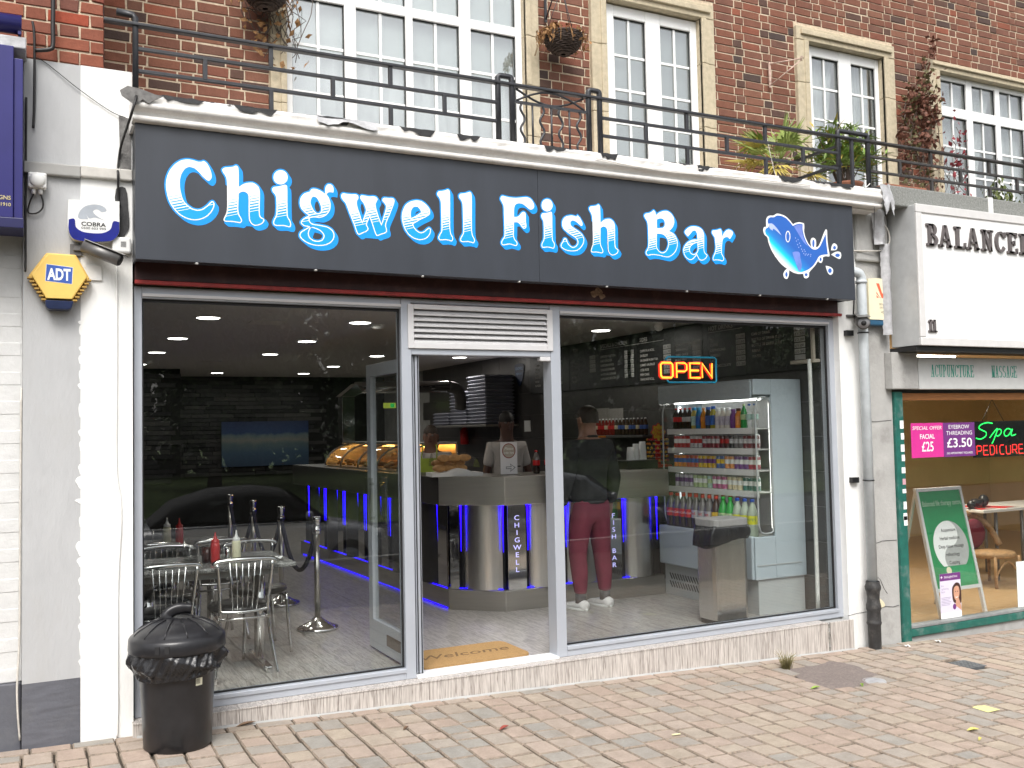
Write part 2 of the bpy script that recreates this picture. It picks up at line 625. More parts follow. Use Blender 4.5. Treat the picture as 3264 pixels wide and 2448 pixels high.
M_letter = letter_mat()

def fish_mat():
    m, t, b = new_mat('fish_print')
    tc = nn(t, 'ShaderNodeTexCoord'); sx = nn(t, 'ShaderNodeSeparateXYZ')
    t.links.new(tc.outputs['Object'], sx.inputs[0])
    f = mth(t, 'ADD', mth(t, 'MULTIPLY', sx.outputs['X'], .75), sx.outputs['Z'])
    f = mth(t, 'MULTIPLY_ADD', f, 3.0, .5)
    c = ramp(t, f, [(.06, (.85, .87, .8)), (.17, (.35, .85, .8)), (.27, (.0, .62, .8)), (.45, (.02, .22, .62)), (.7, (.02, .12, .48))])
    t.links.new(c, b.inputs['Base Color'])
    b.inputs['Roughness'].default_value = .45
    return m
M_fish = fish_mat()
M_fb = pm('fish_blue_print', (.03, .13, .5), .45, var=.08, scale=8)
M_fl = pm('fish_lilac_print', (.16, .24, .66), .45, var=.2, scale=9)

def striped_stone(name, stretch, lo=(.23, .205, .185), hi=(.58, .54, .50), rough=.35):
    m, t, b = new_mat(name)
    v = coords(t, 'Object', stretch)
    n1 = noise(t, v, 9, 6, .75)
    n2 = noise(t, v, 40, 3, .6)
    f = mth(t, 'MULTIPLY_ADD', n2, .45, mth(t, 'MULTIPLY', n1, .6))
    mid = tuple((a+c)/2 for a, c in zip(lo, hi))
    c = ramp(t, f, [(.36, lo), (.46, mid), (.50, hi), (.53, mid), (.56, lo), (.60, hi), (.66, mid), (.72, lo)])
    t.links.new(c, b.inputs['Base Color'])
    b.inputs['Roughness'].default_value = rough
    return m
M_riser = striped_stone('striped_sill_tile', (1.7, .5, .06), (.25, .22, .20), (.60, .56, .52))
M_floor = striped_stone('striped_floor_tile', (1.5, .09, 1), (.19, .178, .165), (.48, .455, .425), .30)
M_wtile = pm('grey_wall_tile', (.07, .066, .063), .35, var=.1, scale=9)
M_grout = pm('pale_grout', (.36, .36, .35), .9)
M_clad = brick_mat('dark_slate_cladding', False, [(0, (.025, .025, .027)), (.5, (.045, .045, .047)), (1, (.07, .068, .066))], bmp=.8)
M_ceil = pm('ceiling_paint', (.66, .61, .57), .9, var=.03)
M_board = pm('black_menu_board', (.012, .012, .013), .4, var=.2)
M_chalk = pm('menu_lettering', (.62, .61, .57), .8, var=.25, scale=60)
M_price = pm('price_ticket', (.55, .55, .53), .7, var=.06)
M_ink = pm('black_ink', (.012, .012, .012), .6)
M_lamp = emit('downlight_glow', (1., .97, .9), 9)
M_led = emit('blue_led', (.012, .001, 1.), 4.5)
M_led2 = emit('blue_led_line', (.012, .001, 1.), 2.6)
M_neon = emit('neon_orange', (1., .24, .02), 3.4)
M_neonr = emit('neon_red_edge', (.9, .02, .01), 1.0, (.3, .0, .0))
M_neonb = pm('neon_blue_tube', (.0, .25, .42), .3, var=.05)
M_warm = emit('warm_cabinet_lamp', (1., .5, .12), 16)
LETTERS = [[[(0.3607,3.214),(0.3801,3.2001),(0.3965,3.1669),(0.4047,3.1357),(0.4018,3.1151),(0.3906,3.1009),(0.3781,3.1025),(0.3547,3.122),(0.3328,3.1458),(0.3082,3.165),(0.2808,3.1707),(0.2562,3.1581),(0.2371,3.1273),(0.2275,3.0891),(0.2273,3.0489),(0.2339,3.0094),(0.2472,2.9705),(0.2689,2.9466),(0.296,2.9288),(0.3234,2.9239),(0.3509,2.932),(0.3787,2.9547),(0.3982,2.9767),(0.4094,2.982),(0.419,2.9698),(0.4175,2.9479),(0.4034,2.9177),(0.3783,2.8895),(0.3451,2.8695),(0.3066,2.8606),(0.2658,2.866),(0.2252,2.8856),(0.193,2.9171),(0.1691,2.9578),(0.1559,3.0022),(0.1502,3.0529),(0.1562,3.0991),(0.1724,3.1407),(0.1995,3.1779),(0.232,3.203),(0.2647,3.2137),(0.2974,3.2129),(0.3303,3.2064),(0.3469,3.2082)]],[[(0.4651,3.1741),(0.4779,3.1871),(0.5033,3.1927),(0.5289,3.1983),(0.546,3.2075),(0.5573,3.1969),(0.5599,3.1515),(0.5593,3.0792,1),(0.5823,3.0977),(0.6054,3.1082),(0.6371,3.1134),(0.6561,3.1078),(0.6749,3.0921),(0.6825,3.0673),(0.682,3.0004),(0.6814,2.9297),(0.6873,2.9112),(0.7044,2.9028),(0.7075,2.8903),(0.6981,2.8735),(0.6759,2.8608),(0.6541,2.8559),(0.6337,2.8632),(0.6186,2.8856),(0.6155,2.9355),(0.6162,3.0241),(0.6106,3.0443),(0.5935,3.0545),(0.5763,3.0529),(0.5591,3.041,1),(0.5574,3.004),(0.5555,2.9451),(0.561,2.9162),(0.5751,2.8909),(0.5764,2.8763),(0.5663,2.8652),(0.5464,2.8666),(0.5153,2.8685),(0.4786,2.8671),(0.4702,2.8766),(0.476,2.8946),(0.4874,2.9218),(0.491,2.9542),(0.4917,3.0567),(0.4901,3.1151),(0.4832,3.1378),(0.4692,3.1598)]],[[(0.7566,3.0871),(0.7662,3.0993),(0.7949,3.1069),(0.8205,3.1158),(0.8366,3.1206),(0.8461,3.1118),(0.8471,3.0406),(0.8477,2.9436),(0.8507,2.9244),(0.8634,2.9028),(0.8689,2.8806),(0.863,2.864),(0.8501,2.863),(0.8246,2.8675),(0.7863,2.8645),(0.7673,2.8679),(0.7595,2.8817),(0.7644,2.9013),(0.7757,2.9247),(0.7808,2.9541),(0.7799,3.0345),(0.7738,3.0533),(0.7596,3.0713)]],[[(1.0835,3.128),(1.0953,3.1457),(1.1121,3.1506),(1.1287,3.1423),(1.1352,3.123),(1.1333,3.0996,1),(1.1148,3.1012),(1.0981,3.0963),(1.0896,3.0857,1),(1.1044,3.0639),(1.114,3.035),(1.1136,3.002),(1.1033,2.9747),(1.0797,2.9497),(1.0463,2.9354),(1.0134,2.936),(0.9969,2.9331),(0.9837,2.9271),(0.9835,2.9091),(0.9998,2.8957),(1.0458,2.8911),(1.0955,2.8834),(1.1253,2.8643),(1.1367,2.8387),(1.1314,2.8087),(1.111,2.7842),(1.0775,2.7671),(1.0278,2.7605),(0.9787,2.7685),(0.9398,2.7886),(0.919,2.8131),(0.9241,2.8362),(0.947,2.8541),(0.9782,2.8744,1),(0.9505,2.8755),(0.9311,2.8887),(0.928,2.9014),(0.9445,2.9223),(0.9774,2.9445,1),(0.9482,2.9649),(0.9289,2.9894),(0.9227,3.0181),(0.9296,3.0513),(0.9494,3.076),(0.9756,3.0882),(0.9855,3.0924),(0.9939,3.1063),(1.0088,3.1127),(1.0351,3.1102),(1.0615,3.0995),(1.0813,3.0865,1)],[(0.9915,3.0406),(0.9983,3.0576),(1.0115,3.0637),(1.0279,3.057),(1.0442,3.0321),(1.0538,3.0067),(1.0551,2.9805),(1.0434,2.9647),(1.0269,2.9634),(1.0105,2.9767),(0.9976,2.9986),(0.9897,3.0208)],[(0.9896,2.8704,1),(1.0126,2.8672),(1.0421,2.8564),(1.0618,2.8398),(1.0682,2.8239),(1.058,2.8018),(1.0348,2.792),(1.0052,2.7948),(0.9824,2.8111),(0.9761,2.8335),(0.9813,2.8534)]],[[(1.184,3.091),(1.1948,3.1012),(1.2161,3.1005),(1.2482,3.0996),(1.2779,3.1023),(1.2913,3.0956),(1.2938,3.0801),(1.2854,3.0635),(1.2825,3.0448),(1.2875,3.019),(1.3005,2.9832),(1.316,2.9318,1),(1.3273,2.9617),(1.3415,3.0051),(1.3364,3.0284),(1.3258,3.0513),(1.3099,3.071),(1.3047,3.0863),(1.313,3.0989),(1.332,3.0994),(1.3646,3.0971),(1.392,3.1009),(1.4112,3.096),(1.4192,3.0834),(1.4107,3.0641),(1.405,3.0503),(1.4101,3.0215),(1.4232,2.9775),(1.4417,2.9285,1),(1.4562,2.9722),(1.4707,3.0187),(1.4753,3.0431),(1.4658,3.0609),(1.4522,3.0757),(1.4524,3.0891),(1.4636,3.0981),(1.4914,3.0979),(1.5193,3.1005),(1.5318,3.0909),(1.5301,3.0719),(1.5154,3.0305),(1.4952,2.9834),(1.4779,2.9447),(1.472,2.9202),(1.4772,2.8993),(1.4769,2.8807),(1.4629,2.869),(1.4352,2.859),(1.413,2.8494),(1.4022,2.8592),(1.389,2.8953),(1.3654,2.9648,1),(1.3514,2.9346),(1.3457,2.9157),(1.3536,2.9005),(1.3562,2.8875),(1.3451,2.8735),(1.3177,2.8596),(1.2933,2.8486),(1.28,2.8595),(1.2644,2.9042),(1.2333,2.9829),(1.21,3.0411),(1.1916,3.0604),(1.1838,3.0753)]],[[(1.6815,3.1008),(1.7171,3.0975),(1.747,3.0794),(1.7686,3.0552),(1.7751,3.0324),(1.7707,3.0164),(1.7483,2.999),(1.6984,2.9716),(1.6557,2.9438,1),(1.6622,2.9275),(1.6782,2.9081),(1.6971,2.8966),(1.7135,2.8953),(1.7329,2.9045),(1.7525,2.9215),(1.7664,2.929),(1.7773,2.9208),(1.7769,2.9),(1.7626,2.873),(1.7375,2.853),(1.7017,2.844),(1.6636,2.8491),(1.6287,2.8684),(1.6022,2.8998),(1.5867,2.9371),(1.5793,2.9801),(1.5854,3.0216),(1.6049,3.0618),(1.6378,3.0879)],[(1.6441,2.9815,1),(1.6404,3.0031),(1.645,3.0318),(1.6562,3.0508),(1.6726,3.0587),(1.6917,3.0564),(1.7051,3.042),(1.7131,3.0246,1),(1.6799,3.0024)]],[[(1.8261,3.1595),(1.8375,3.1737),(1.8628,3.1786),(1.8854,3.186),(1.9024,3.1929),(1.9136,3.186),(1.9172,3.1574),(1.914,2.9862),(1.9144,2.9338),(1.9194,2.9027),(1.933,2.8774),(1.9328,2.8643),(1.924,2.8505),(1.9044,2.8544),(1.8763,2.8563),(1.8399,2.8525),(1.829,2.8647),(1.835,2.886),(1.8494,2.9106),(1.8527,2.9421),(1.8521,3.0598),(1.8502,3.1067),(1.8423,3.1296),(1.8286,3.1467)]],[[(1.9805,3.1577),(1.9922,3.1719),(2.0181,3.1769),(2.0412,3.1843),(2.0586,3.1912),(2.07,3.1843),(2.0738,3.1558),(2.0702,2.9847),(2.0706,2.9323),(2.0757,2.9013),(2.0896,2.876),(2.0894,2.8629),(2.0804,2.8492),(2.0603,2.853),(2.0316,2.855),(1.9944,2.8511),(1.9832,2.8633),(1.9894,2.8846),(2.0041,2.9091),(2.0076,2.9406),(2.0071,3.0581),(2.0052,3.1051),(1.9971,3.1279),(1.9831,3.1449)]],[[(2.2852,3.1695),(2.2981,3.1863),(2.3231,3.1843),(2.3607,3.1806),(2.4018,3.1815),(2.4464,3.1884),(2.4849,3.1948),(2.5105,3.1885),(2.5294,3.1715),(2.5417,3.1466),(2.5395,3.1263),(2.528,3.1152),(2.5086,3.1107),(2.4927,3.1194),(2.4707,3.1347),(2.4486,3.1457),(2.4231,3.1463),(2.4007,3.1372),(2.3892,3.1162),(2.3851,3.076),(2.3845,3.0503,1),(2.4051,3.052),(2.4243,3.0621),(2.4407,3.0806),(2.4568,3.0906),(2.4726,3.0833),(2.4753,3.0606),(2.4745,3.0262),(2.4786,2.9979),(2.4733,2.9803),(2.4573,2.9748),(2.4416,2.9865),(2.4262,3.0052),(2.4074,3.0152),(2.3836,3.0133,1),(2.3824,2.962),(2.3799,2.9249),(2.3888,2.8972),(2.4042,2.8812),(2.407,2.8643),(2.3972,2.8523),(2.3752,2.8551),(2.3438,2.86),(2.3029,2.8502),(2.2875,2.8562),(2.2848,2.8729),(2.2978,2.8964),(2.3091,2.9141),(2.3107,2.9849),(2.3095,3.0697),(2.3075,3.1177),(2.2971,3.1423),(2.2865,3.1583)]],[[(2.595,3.0762),(2.6052,3.0929),(2.6314,3.098),(2.6578,3.1045),(2.6743,3.1103),(2.6806,3.1006),(2.6808,3.0426),(2.6802,2.9555),(2.6823,2.9122),(2.695,2.8928),(2.6961,2.8725),(2.6874,2.8546),(2.6612,2.8572),(2.6318,2.8581),(2.5991,2.8545),(2.5914,2.8683),(2.5968,2.8889),(2.6087,2.9099),(2.613,2.9506),(2.6128,3.0083),(2.6103,3.0399),(2.5979,3.062)]],[[(2.8285,3.0966),(2.8517,3.096),(2.8749,3.0915,1),(2.8854,3.1025,1),(2.8983,3.0922),(2.9124,3.0729),(2.9235,3.0509),(2.9245,3.0357),(2.9141,3.0285),(2.8968,3.0386),(2.8739,3.0546),(2.8537,3.0619),(2.8362,3.0592),(2.8257,3.0457),(2.8295,3.0283),(2.8466,3.0144),(2.8752,2.9988),(2.9069,2.9809),(2.9268,2.9594),(2.9349,2.9346),(2.9281,2.9036),(2.9038,2.8714),(2.8741,2.8517),(2.839,2.8443),(2.7986,2.8455),(2.7615,2.8569),(2.7447,2.8708),(2.7451,2.8859),(2.76,2.9096),(2.7691,2.9279),(2.7808,2.9337),(2.7921,2.927),(2.8002,2.9048),(2.817,2.8858),(2.8398,2.8747),(2.8633,2.8839),(2.8784,2.9027),(2.879,2.923),(2.8649,2.9397),(2.8363,2.9554),(2.7992,2.9754),(2.7738,2.9937),(2.7614,3.0129),(2.7591,3.038),(2.767,3.0638),(2.7906,3.0859)]],[[(2.9807,3.1604),(2.9932,3.1737),(3.0181,3.1794),(3.0431,3.1851),(3.0598,3.1944),(3.0708,3.1836),(3.0734,3.1374),(3.0728,3.0639,1),(3.0953,3.0827),(3.1178,3.0934),(3.1488,3.0987),(3.1674,3.093),(3.1857,3.077),(3.1932,3.0518),(3.1927,2.9837),(3.1921,2.9117),(3.1979,2.8929),(3.2146,2.8844),(3.2176,2.8716),(3.2084,2.8546),(3.1867,2.8416),(3.1654,2.8366),(3.1455,2.8441),(3.1307,2.8669),(3.1277,2.9176),(3.1284,3.0078),(3.1229,3.0284),(3.1062,3.0387),(3.0894,3.0371),(3.0726,3.025,1),(3.0709,2.9873),(3.0691,2.9274),(3.0744,2.898),(3.0882,2.8723),(3.0895,2.8574),(3.0796,2.8461),(3.0602,2.8475),(3.0298,2.8495),(2.9939,2.848),(2.9857,2.8577),(2.9914,2.876),(3.0025,2.9037),(3.006,2.9367),(3.0067,3.041),(3.0052,3.1004),(2.9984,3.1235),(2.9847,3.1459)]],[[(3.448,3.1455),(3.4601,3.161),(3.4912,3.1685),(3.5149,3.1802),(3.5328,3.1931),(3.5461,3.1828),(3.555,3.1592,1),(3.5811,3.1792),(3.6169,3.1937),(3.6564,3.197),(3.6876,3.1816),(3.7104,3.1539),(3.7153,3.1215),(3.7041,3.0878),(3.6834,3.0632),(3.6631,3.0486,1),(3.6984,3.0382),(3.7254,3.0139),(3.7401,2.9788),(3.7388,2.9427),(3.7215,2.9022),(3.6886,2.8706),(3.6524,2.8537),(3.6131,2.8545),(3.5664,2.8613),(3.512,2.8627),(3.4693,2.8551),(3.4542,2.8654),(3.4547,2.8816),(3.467,2.9017),(3.4773,2.9217),(3.4801,3.0091),(3.4784,3.0736),(3.4736,3.1023),(3.4589,3.1238)],[(3.5595,3.062,1),(3.5587,3.0961),(3.5617,3.1256),(3.5796,3.1351),(3.6032,3.137),(3.6225,3.1272),(3.6296,3.1049),(3.6248,3.0817),(3.6087,3.069)],[(3.5562,3.0212,1),(3.5836,3.0232),(3.6187,3.016),(3.6454,2.9918),(3.6561,2.9599),(3.647,2.9234),(3.6263,2.896),(3.5985,2.886),(3.5715,2.8956),(3.5546,2.9172),(3.5518,2.9495)]],[[(3.8069,3.0528),(3.8279,3.0775),(3.861,3.0965),(3.8978,3.1027),(3.9385,3.0992),(3.9706,3.0816),(3.986,3.0527),(3.9859,2.996),(3.9834,2.9292),(3.9928,2.9065),(4.0129,2.8928),(4.004,2.8739),(3.9827,2.8559),(3.9578,2.8478),(3.9335,2.8546),(3.9122,2.8864,1),(3.889,2.8634),(3.8682,2.8489),(3.8438,2.8458),(3.8121,2.862),(3.793,2.8904),(3.79,2.9198),(3.8032,2.9503),(3.8283,2.9751),(3.8613,2.9939),(3.8941,3.0029),(3.9247,3.0034,1),(3.9234,3.0249),(3.9203,3.0512),(3.9047,3.07),(3.8842,3.0668),(3.8674,3.0507),(3.836,3.0202,1),(3.8183,3.0338)],[(3.9218,2.9799,1),(3.8888,2.9694),(3.8596,2.9475),(3.8506,2.9238),(3.8579,2.9011),(3.8819,2.8911),(3.9066,2.901),(3.9217,2.9218),(3.9229,2.9551)]],[[(4.061,3.0683),(4.0699,3.0841),(4.0993,3.088),(4.1289,3.0969),(4.1458,3.0999),(4.1535,3.0819),(4.1562,3.0433,1),(4.1741,3.0699),(4.196,3.0918),(4.2218,3.1022),(4.2513,3.096),(4.2636,3.0833),(4.2586,3.066),(4.2406,3.041),(4.2317,3.0302,1),(4.211,3.0422),(4.1855,3.0404),(4.1638,3.022),(4.1562,2.9911),(4.15,2.9402),(4.151,2.91),(4.1669,2.8874),(4.1682,2.8673),(4.153,2.8546),(4.1239,2.8595),(4.0904,2.8592),(4.0674,2.8561),(4.0618,2.8708),(4.071,2.8948),(4.0844,2.9191),(4.092,2.9531),(4.0897,3.0033),(4.0846,3.0331),(4.0687,3.0521)]]]
DOTS = {2:[(0.8509,3.1674),(0.8448,3.1449),(0.8288,3.1273),(0.8072,3.1194),(0.7857,3.1231),(0.7701,3.1375),(0.7646,3.1587),(0.7705,3.1811),(0.7864,3.1987),(0.808,3.2068),(0.8295,3.2032),(0.8453,3.1888)],9:[(2.687,3.1564),(2.6806,3.134),(2.6641,3.1167),(2.6421,3.109),(2.6205,3.113),(2.605,3.1276),(2.5998,3.1488),(2.6061,3.1711),(2.6224,3.1884),(2.6444,3.1962),(2.6661,3.1923),(2.6817,3.1778)]}
FISH = {'out':[(4.6727,3.2478),(4.7073,3.2657),(4.746,3.2651),(4.7942,3.254),(4.8371,3.2272),(4.8725,3.1941,1),(4.9003,3.2076),(4.9404,3.2165),(4.9751,3.2135),(4.9899,3.2089,1),(4.9911,3.1823),(4.9868,3.1438),(4.9998,3.099),(5.0276,3.0514),(5.0564,3.0228,1),(5.0512,3.0721),(5.0649,3.096),(5.0853,3.1013),(5.1075,3.0876),(5.1109,3.0533),(5.107,3.0242,1),(5.1329,3.0356),(5.1602,3.0759),(5.1885,3.1319),(5.2162,3.1764),(5.2267,3.1811),(5.2339,3.17),(5.2336,3.112),(5.2402,3.0351),(5.2527,2.9741),(5.2468,2.9602),(5.2109,2.9599),(5.1771,2.9501,1),(5.176,2.9269),(5.1596,2.9029),(5.1368,2.9053),(5.1246,2.9161,1),(5.0898,2.8757),(5.0425,2.8349),(5.024,2.8148,1),(5.0201,2.7841),(4.9943,2.7676),(4.9697,2.7739),(4.9611,2.8037,1),(4.9113,2.7991),(4.8623,2.8059),(4.8165,2.8241,1),(4.8097,2.7804),(4.7914,2.7532),(4.7625,2.7611),(4.754,2.7887),(4.7698,2.8158),(4.795,2.8341,1),(4.7381,2.8664),(4.6824,2.9192),(4.6415,2.9725),(4.6151,3.0267),(4.6027,3.0705),(4.575,3.0908),(4.5643,3.1198),(4.5726,3.1465),(4.5967,3.1539,1),(4.5957,3.1855),(4.5994,3.2156),(4.6146,3.2355),(4.6389,3.245)],'body':[(4.677,3.235),(4.7115,3.251),(4.7551,3.2508),(4.8032,3.2359),(4.846,3.2052),(4.8694,3.1806,1),(4.9097,3.197),(4.9498,3.2058),(4.9745,3.2001,1),(4.9725,3.158),(4.9851,3.1056),(5.0127,3.0542),(5.0463,3.0221),(5.0758,3.0068),(5.1165,3.0115),(5.148,3.0328),(5.1754,3.0731),(5.2171,3.1417,1),(5.2198,3.0917),(5.2322,2.9766,1),(5.1806,2.9695),(5.1392,2.9554),(5.1123,2.923),(5.0696,2.8746),(5.0075,2.8367),(4.9368,2.8157),(4.8728,2.8216),(4.8054,2.8479),(4.7391,2.889),(4.6834,2.9417),(4.6427,2.9987),(4.6211,3.0532),(4.6195,3.0717),(4.5895,3.0956),(4.5834,3.1212),(4.5962,3.1408),(4.6157,3.1498),(4.6213,3.1689),(4.6126,3.1906),(4.6186,3.2172),(4.6432,3.2323)],'fin':[(4.8549,2.9677,1),(4.8898,2.9775),(4.9292,2.9725),(4.937,2.9275),(4.9493,2.8713),(4.9373,2.8252,1),(4.9124,2.8238,1),(4.8903,2.8792),(4.868,2.9308)],'dors':[(4.8792,3.1775,1),(4.9144,3.1916),(4.9496,3.2001),(4.9692,3.194,1),(4.9672,3.15),(4.9772,3.0974),(5.0073,3.0462),(5.0413,3.0218,1),(4.9874,3.0486),(4.9447,3.0951),(4.912,3.1383)],'mouth':[(4.617,3.1797,1),(4.6554,3.1827),(4.6929,3.1594),(4.7207,3.1315),(4.7482,3.096,1),(4.7105,3.1195),(4.6681,3.1425),(4.6578,3.1268,1),(4.6297,3.1434)],'eye':[(4.8394,3.0932),(4.835,3.0698),(4.8248,3.0522),(4.8118,3.0452),(4.7993,3.0505),(4.7907,3.0667),(4.7884,3.0895),(4.7928,3.1128),(4.8029,3.1304),(4.8159,3.1375),(4.8284,3.1323),(4.837,3.1161)],'eyei':[(4.8315,3.0926),(4.8283,3.0735),(4.8212,3.0592),(4.8122,3.0535),(4.8036,3.0579),(4.7977,3.0713),(4.7962,3.0901),(4.7994,3.1091),(4.8065,3.1235),(4.8156,3.1292),(4.8242,3.1248),(4.83,3.1114)],'drops':[[(5.27,3.0119,1),(5.2766,3.0414),(5.2933,3.0658),(5.3117,3.0717),(5.3345,3.0609),(5.3414,3.0419),(5.33,3.0217),(5.3063,3.0143)],[(5.2683,2.977,1),(5.3054,2.9968),(5.3423,3.007),(5.3733,3.0012),(5.3799,2.9783),(5.3708,2.9524),(5.3497,2.9472),(5.3139,2.9586)],[(5.2046,2.8824,1),(5.2479,2.8773),(5.2782,2.8635),(5.285,2.8446),(5.2761,2.8209),(5.2498,2.8099),(5.2298,2.8223),(5.2133,2.8521)]],'dropi':[[(5.324,3.0368),(5.3189,3.0261),(5.3076,3.021),(5.2968,3.0246),(5.2928,3.0348),(5.2979,3.0455),(5.3091,3.0506),(5.3199,3.047)],[(5.3642,2.9773),(5.3561,2.9663),(5.3374,2.9608),(5.3192,2.964),(5.3121,2.974),(5.3202,2.9849),(5.3388,2.9904),(5.3571,2.9873)],[(5.2685,2.8456),(5.2621,2.8316),(5.248,2.8252),(5.2344,2.8301),(5.2293,2.8434),(5.2357,2.8574),(5.2498,2.8639),(5.2634,2.859)],[(5.0928,3.0559),(5.0882,3.0339),(5.0792,3.0243),(5.071,3.0327),(5.0685,3.0542),(5.0731,3.0762),(5.0821,3.0858),(5.0903,3.0774)],[(5.1635,2.9319),(5.1597,2.9214),(5.1516,2.9166),(5.1439,2.9204),(5.1411,2.9305),(5.1448,2.9411),(5.153,2.9459),(5.1607,2.9421)],[(5.0068,2.7986),(5.002,2.7898),(4.9912,2.7856),(4.9807,2.7886),(4.9767,2.797),(4.9815,2.8059),(4.9923,2.81),(5.0028,2.807)],[(4.7974,2.7892),(4.7933,2.7751),(4.7848,2.769),(4.7767,2.7743),(4.7739,2.7879),(4.778,2.8019),(4.7865,2.8081),(4.7946,2.8028)]],'spots':[(4.8923,3.0856),(4.919,3.0742),(4.9011,3.0616),(4.9326,3.0467),(4.9122,3.0339),(4.9441,3.0266),(4.9235,3.012),(4.9528,3.0006),(4.98,2.9967),(4.962,2.9841),(4.9894,2.984),(4.9736,2.9659),(4.9986,2.9656),(4.9881,2.9554),(5.0235,2.9633),(5.0131,2.9551),(5.0486,2.963),(5.0454,2.9495)]}
# ---------------------------------------------------------------- ground
def gz(x):
    return -.077-.03*x

def ground_sheet(name, x0, x1, y0, y1, dz, mat, z=None):
    mb = MB()
    f = (lambda x: (gz(x) if z is None else z)+dz)
    mb.grid(lambda u, v: (x0+(x1-x0)*u, y0+(y1-y0)*v, f(x0+(x1-x0)*u)), 20, 2)
    return structure(name, mb, mat, None, (0, 0, 0))

# bed under the pavers, then each paver as a part of it
pav = ground_sheet('pavement', -16, 30, -6.9, 1.2, -.020, M_joint)
def paver_mesh(w, l, seed):
    """worn block: top chamfered, edges a little uneven; 20 triangles"""
    rr = random.Random(seed)
    j = lambda s: rr.uniform(-s, s)
    ch = .007
    a = [(-w/2+j(.003), -l/2+j(.003)), (w/2+j(.003), -l/2+j(.003)), (w/2+j(.003), l/2+j(.003)), (-w/2+j(.003), l/2+j(.003))]
    b = [(x-(ch if x > 0 else -ch)*rr.uniform(.7, 1.4), y-(ch if y > 0 else -ch)*rr.uniform(.7, 1.4)) for x, y in a]
    mb = MB()
    vs = [(x, y, -.03) for x, y in a]+[(x, y, -.007) for x, y in a]+[(x, y, 0) for x, y in b]
    fs = [(8, 9, 10, 11)]
    for i in range(4):
        k = (i+1) % 4
        fs += [(i, k, 4+k, 4+i), (4+i, 4+k, 8+k, 8+i)]
    mb._add(vs, fs)
    mb.mi = [0]+[1]*(len(fs)-1)
    return mb
PL = [.118, .158, .2, .238]
PM = {}
for i, l in enumerate(PL):
    for s in range(3):
        PM[(i, s)] = paver_mesh(.1465, l-.0085, i*10+s)
BM = [paver_mesh(l, .1, 90+k) for k, l in enumerate((.2, .21, .16))]
pcand = []
tilt = Matrix.Rotation(.03, 4, 'Y')
camv = cam.matrix_world.inverted()
def inview(p, m=1.04):
    q = camv @ Vector(p)
    if q.z > -.2: return False
    k = 3067.5/1632/-q.z
    return abs(q.x*k) < m and abs(q.y*k) < m*.75
def in_patch(x, y):
    return ((x-4.72-.35*(y+.65))/.33)**2+((y+.66)/.33)**2 < 1.0 or ((x-4.82)/.11)**2+((y+.955)/.1)**2 < 1 or (5.76 < x < 5.97 and -1.0 < y < -.77)
rp = random.Random(5)
ncol = 0
x = -1.35
while x < 10.5:
    xe = x+.155
    xc = x+.0775
    ytop = -.232 if 0. < xc < 5.55 else (-.175 if xc < 0 else (-.2 if xc < 6.15 else -.215))
    y = ytop
    ymin = -3.3
    while y > ymin:
        li = rp.choice([0, 1, 1, 2, 2, 3])
        yc = y-PL[li]/2
        if not in_patch(xc, yc):
            pcand.append((xc+rp.uniform(-.003, .003), yc, li, 'c'))
        y -= PL[li]
    x = xe
x = -1.35
while x < 10.4:
    k = rp.choice([0, 1, 1, 2]); l = (.2, .21, .16)[k]+.008
    xc = x+l/2
    yb = -.172 if 0 < xc < 5.55 else (-.117 if xc < 0 else (-.145 if xc < 6.15 else -.16))
    pcand.append((xc, yb, k, 'b'))
    x += l
vis = [(-(Vector((p[0], p[1], gz(p[0])))-cam.location).length, p) for p in pcand if inview((p[0], p[1], gz(p[0])))]
vis.sort(key=lambda a: -a[0])
near = [p for _, p in vis[:298]]
nearset = set(id(p) for p in near)
pmesh = {}
for k, mb in PM.items(): pmesh[k] = mb.mesh('paver', [M_paver, M_pedge])
bmesh_ = [mb.mesh('paver', [M_paver, M_pedge]) for mb in BM]
rest = MB()
for p in pcand:
    xc, yc, li, kind = p
    z = gz(xc)+rp.uniform(-.0025, .002)
    rz = rp.gauss(0, .012)+(pi if rp.random() < .5 else 0)
    s = rp.randrange(3)
    if id(p) in nearset:
        o = D.objects.new('paver', pmesh[(li, s)] if kind == 'c' else bmesh_[li])
        COL.objects.link(o)
        o.parent = pav
        o.location = (xc, yc, z)
        o.rotation_euler = (rp.gauss(0, .004), .03*cos(rz)+rp.gauss(0, .005), rz)
    else:
        mb = PM[(li, s)] if kind == 'c' else BM[li]
        M = Matrix.Translation((xc, yc, z)) @ tilt @ Matrix.Rotation(rz, 4, 'Z')
        for f_, m_i in ((mb.f[:1], 0), (mb.f[1:], 1)):
            pass
        rest._add([M @ Vector(v) for v in mb.v], mb.f)
        rest.mi[-len(mb.f):] = mb.mi
build('paver_field', rest, [M_paver_i, M_pedge], pav, (0, 0, 0), kind='stuff')
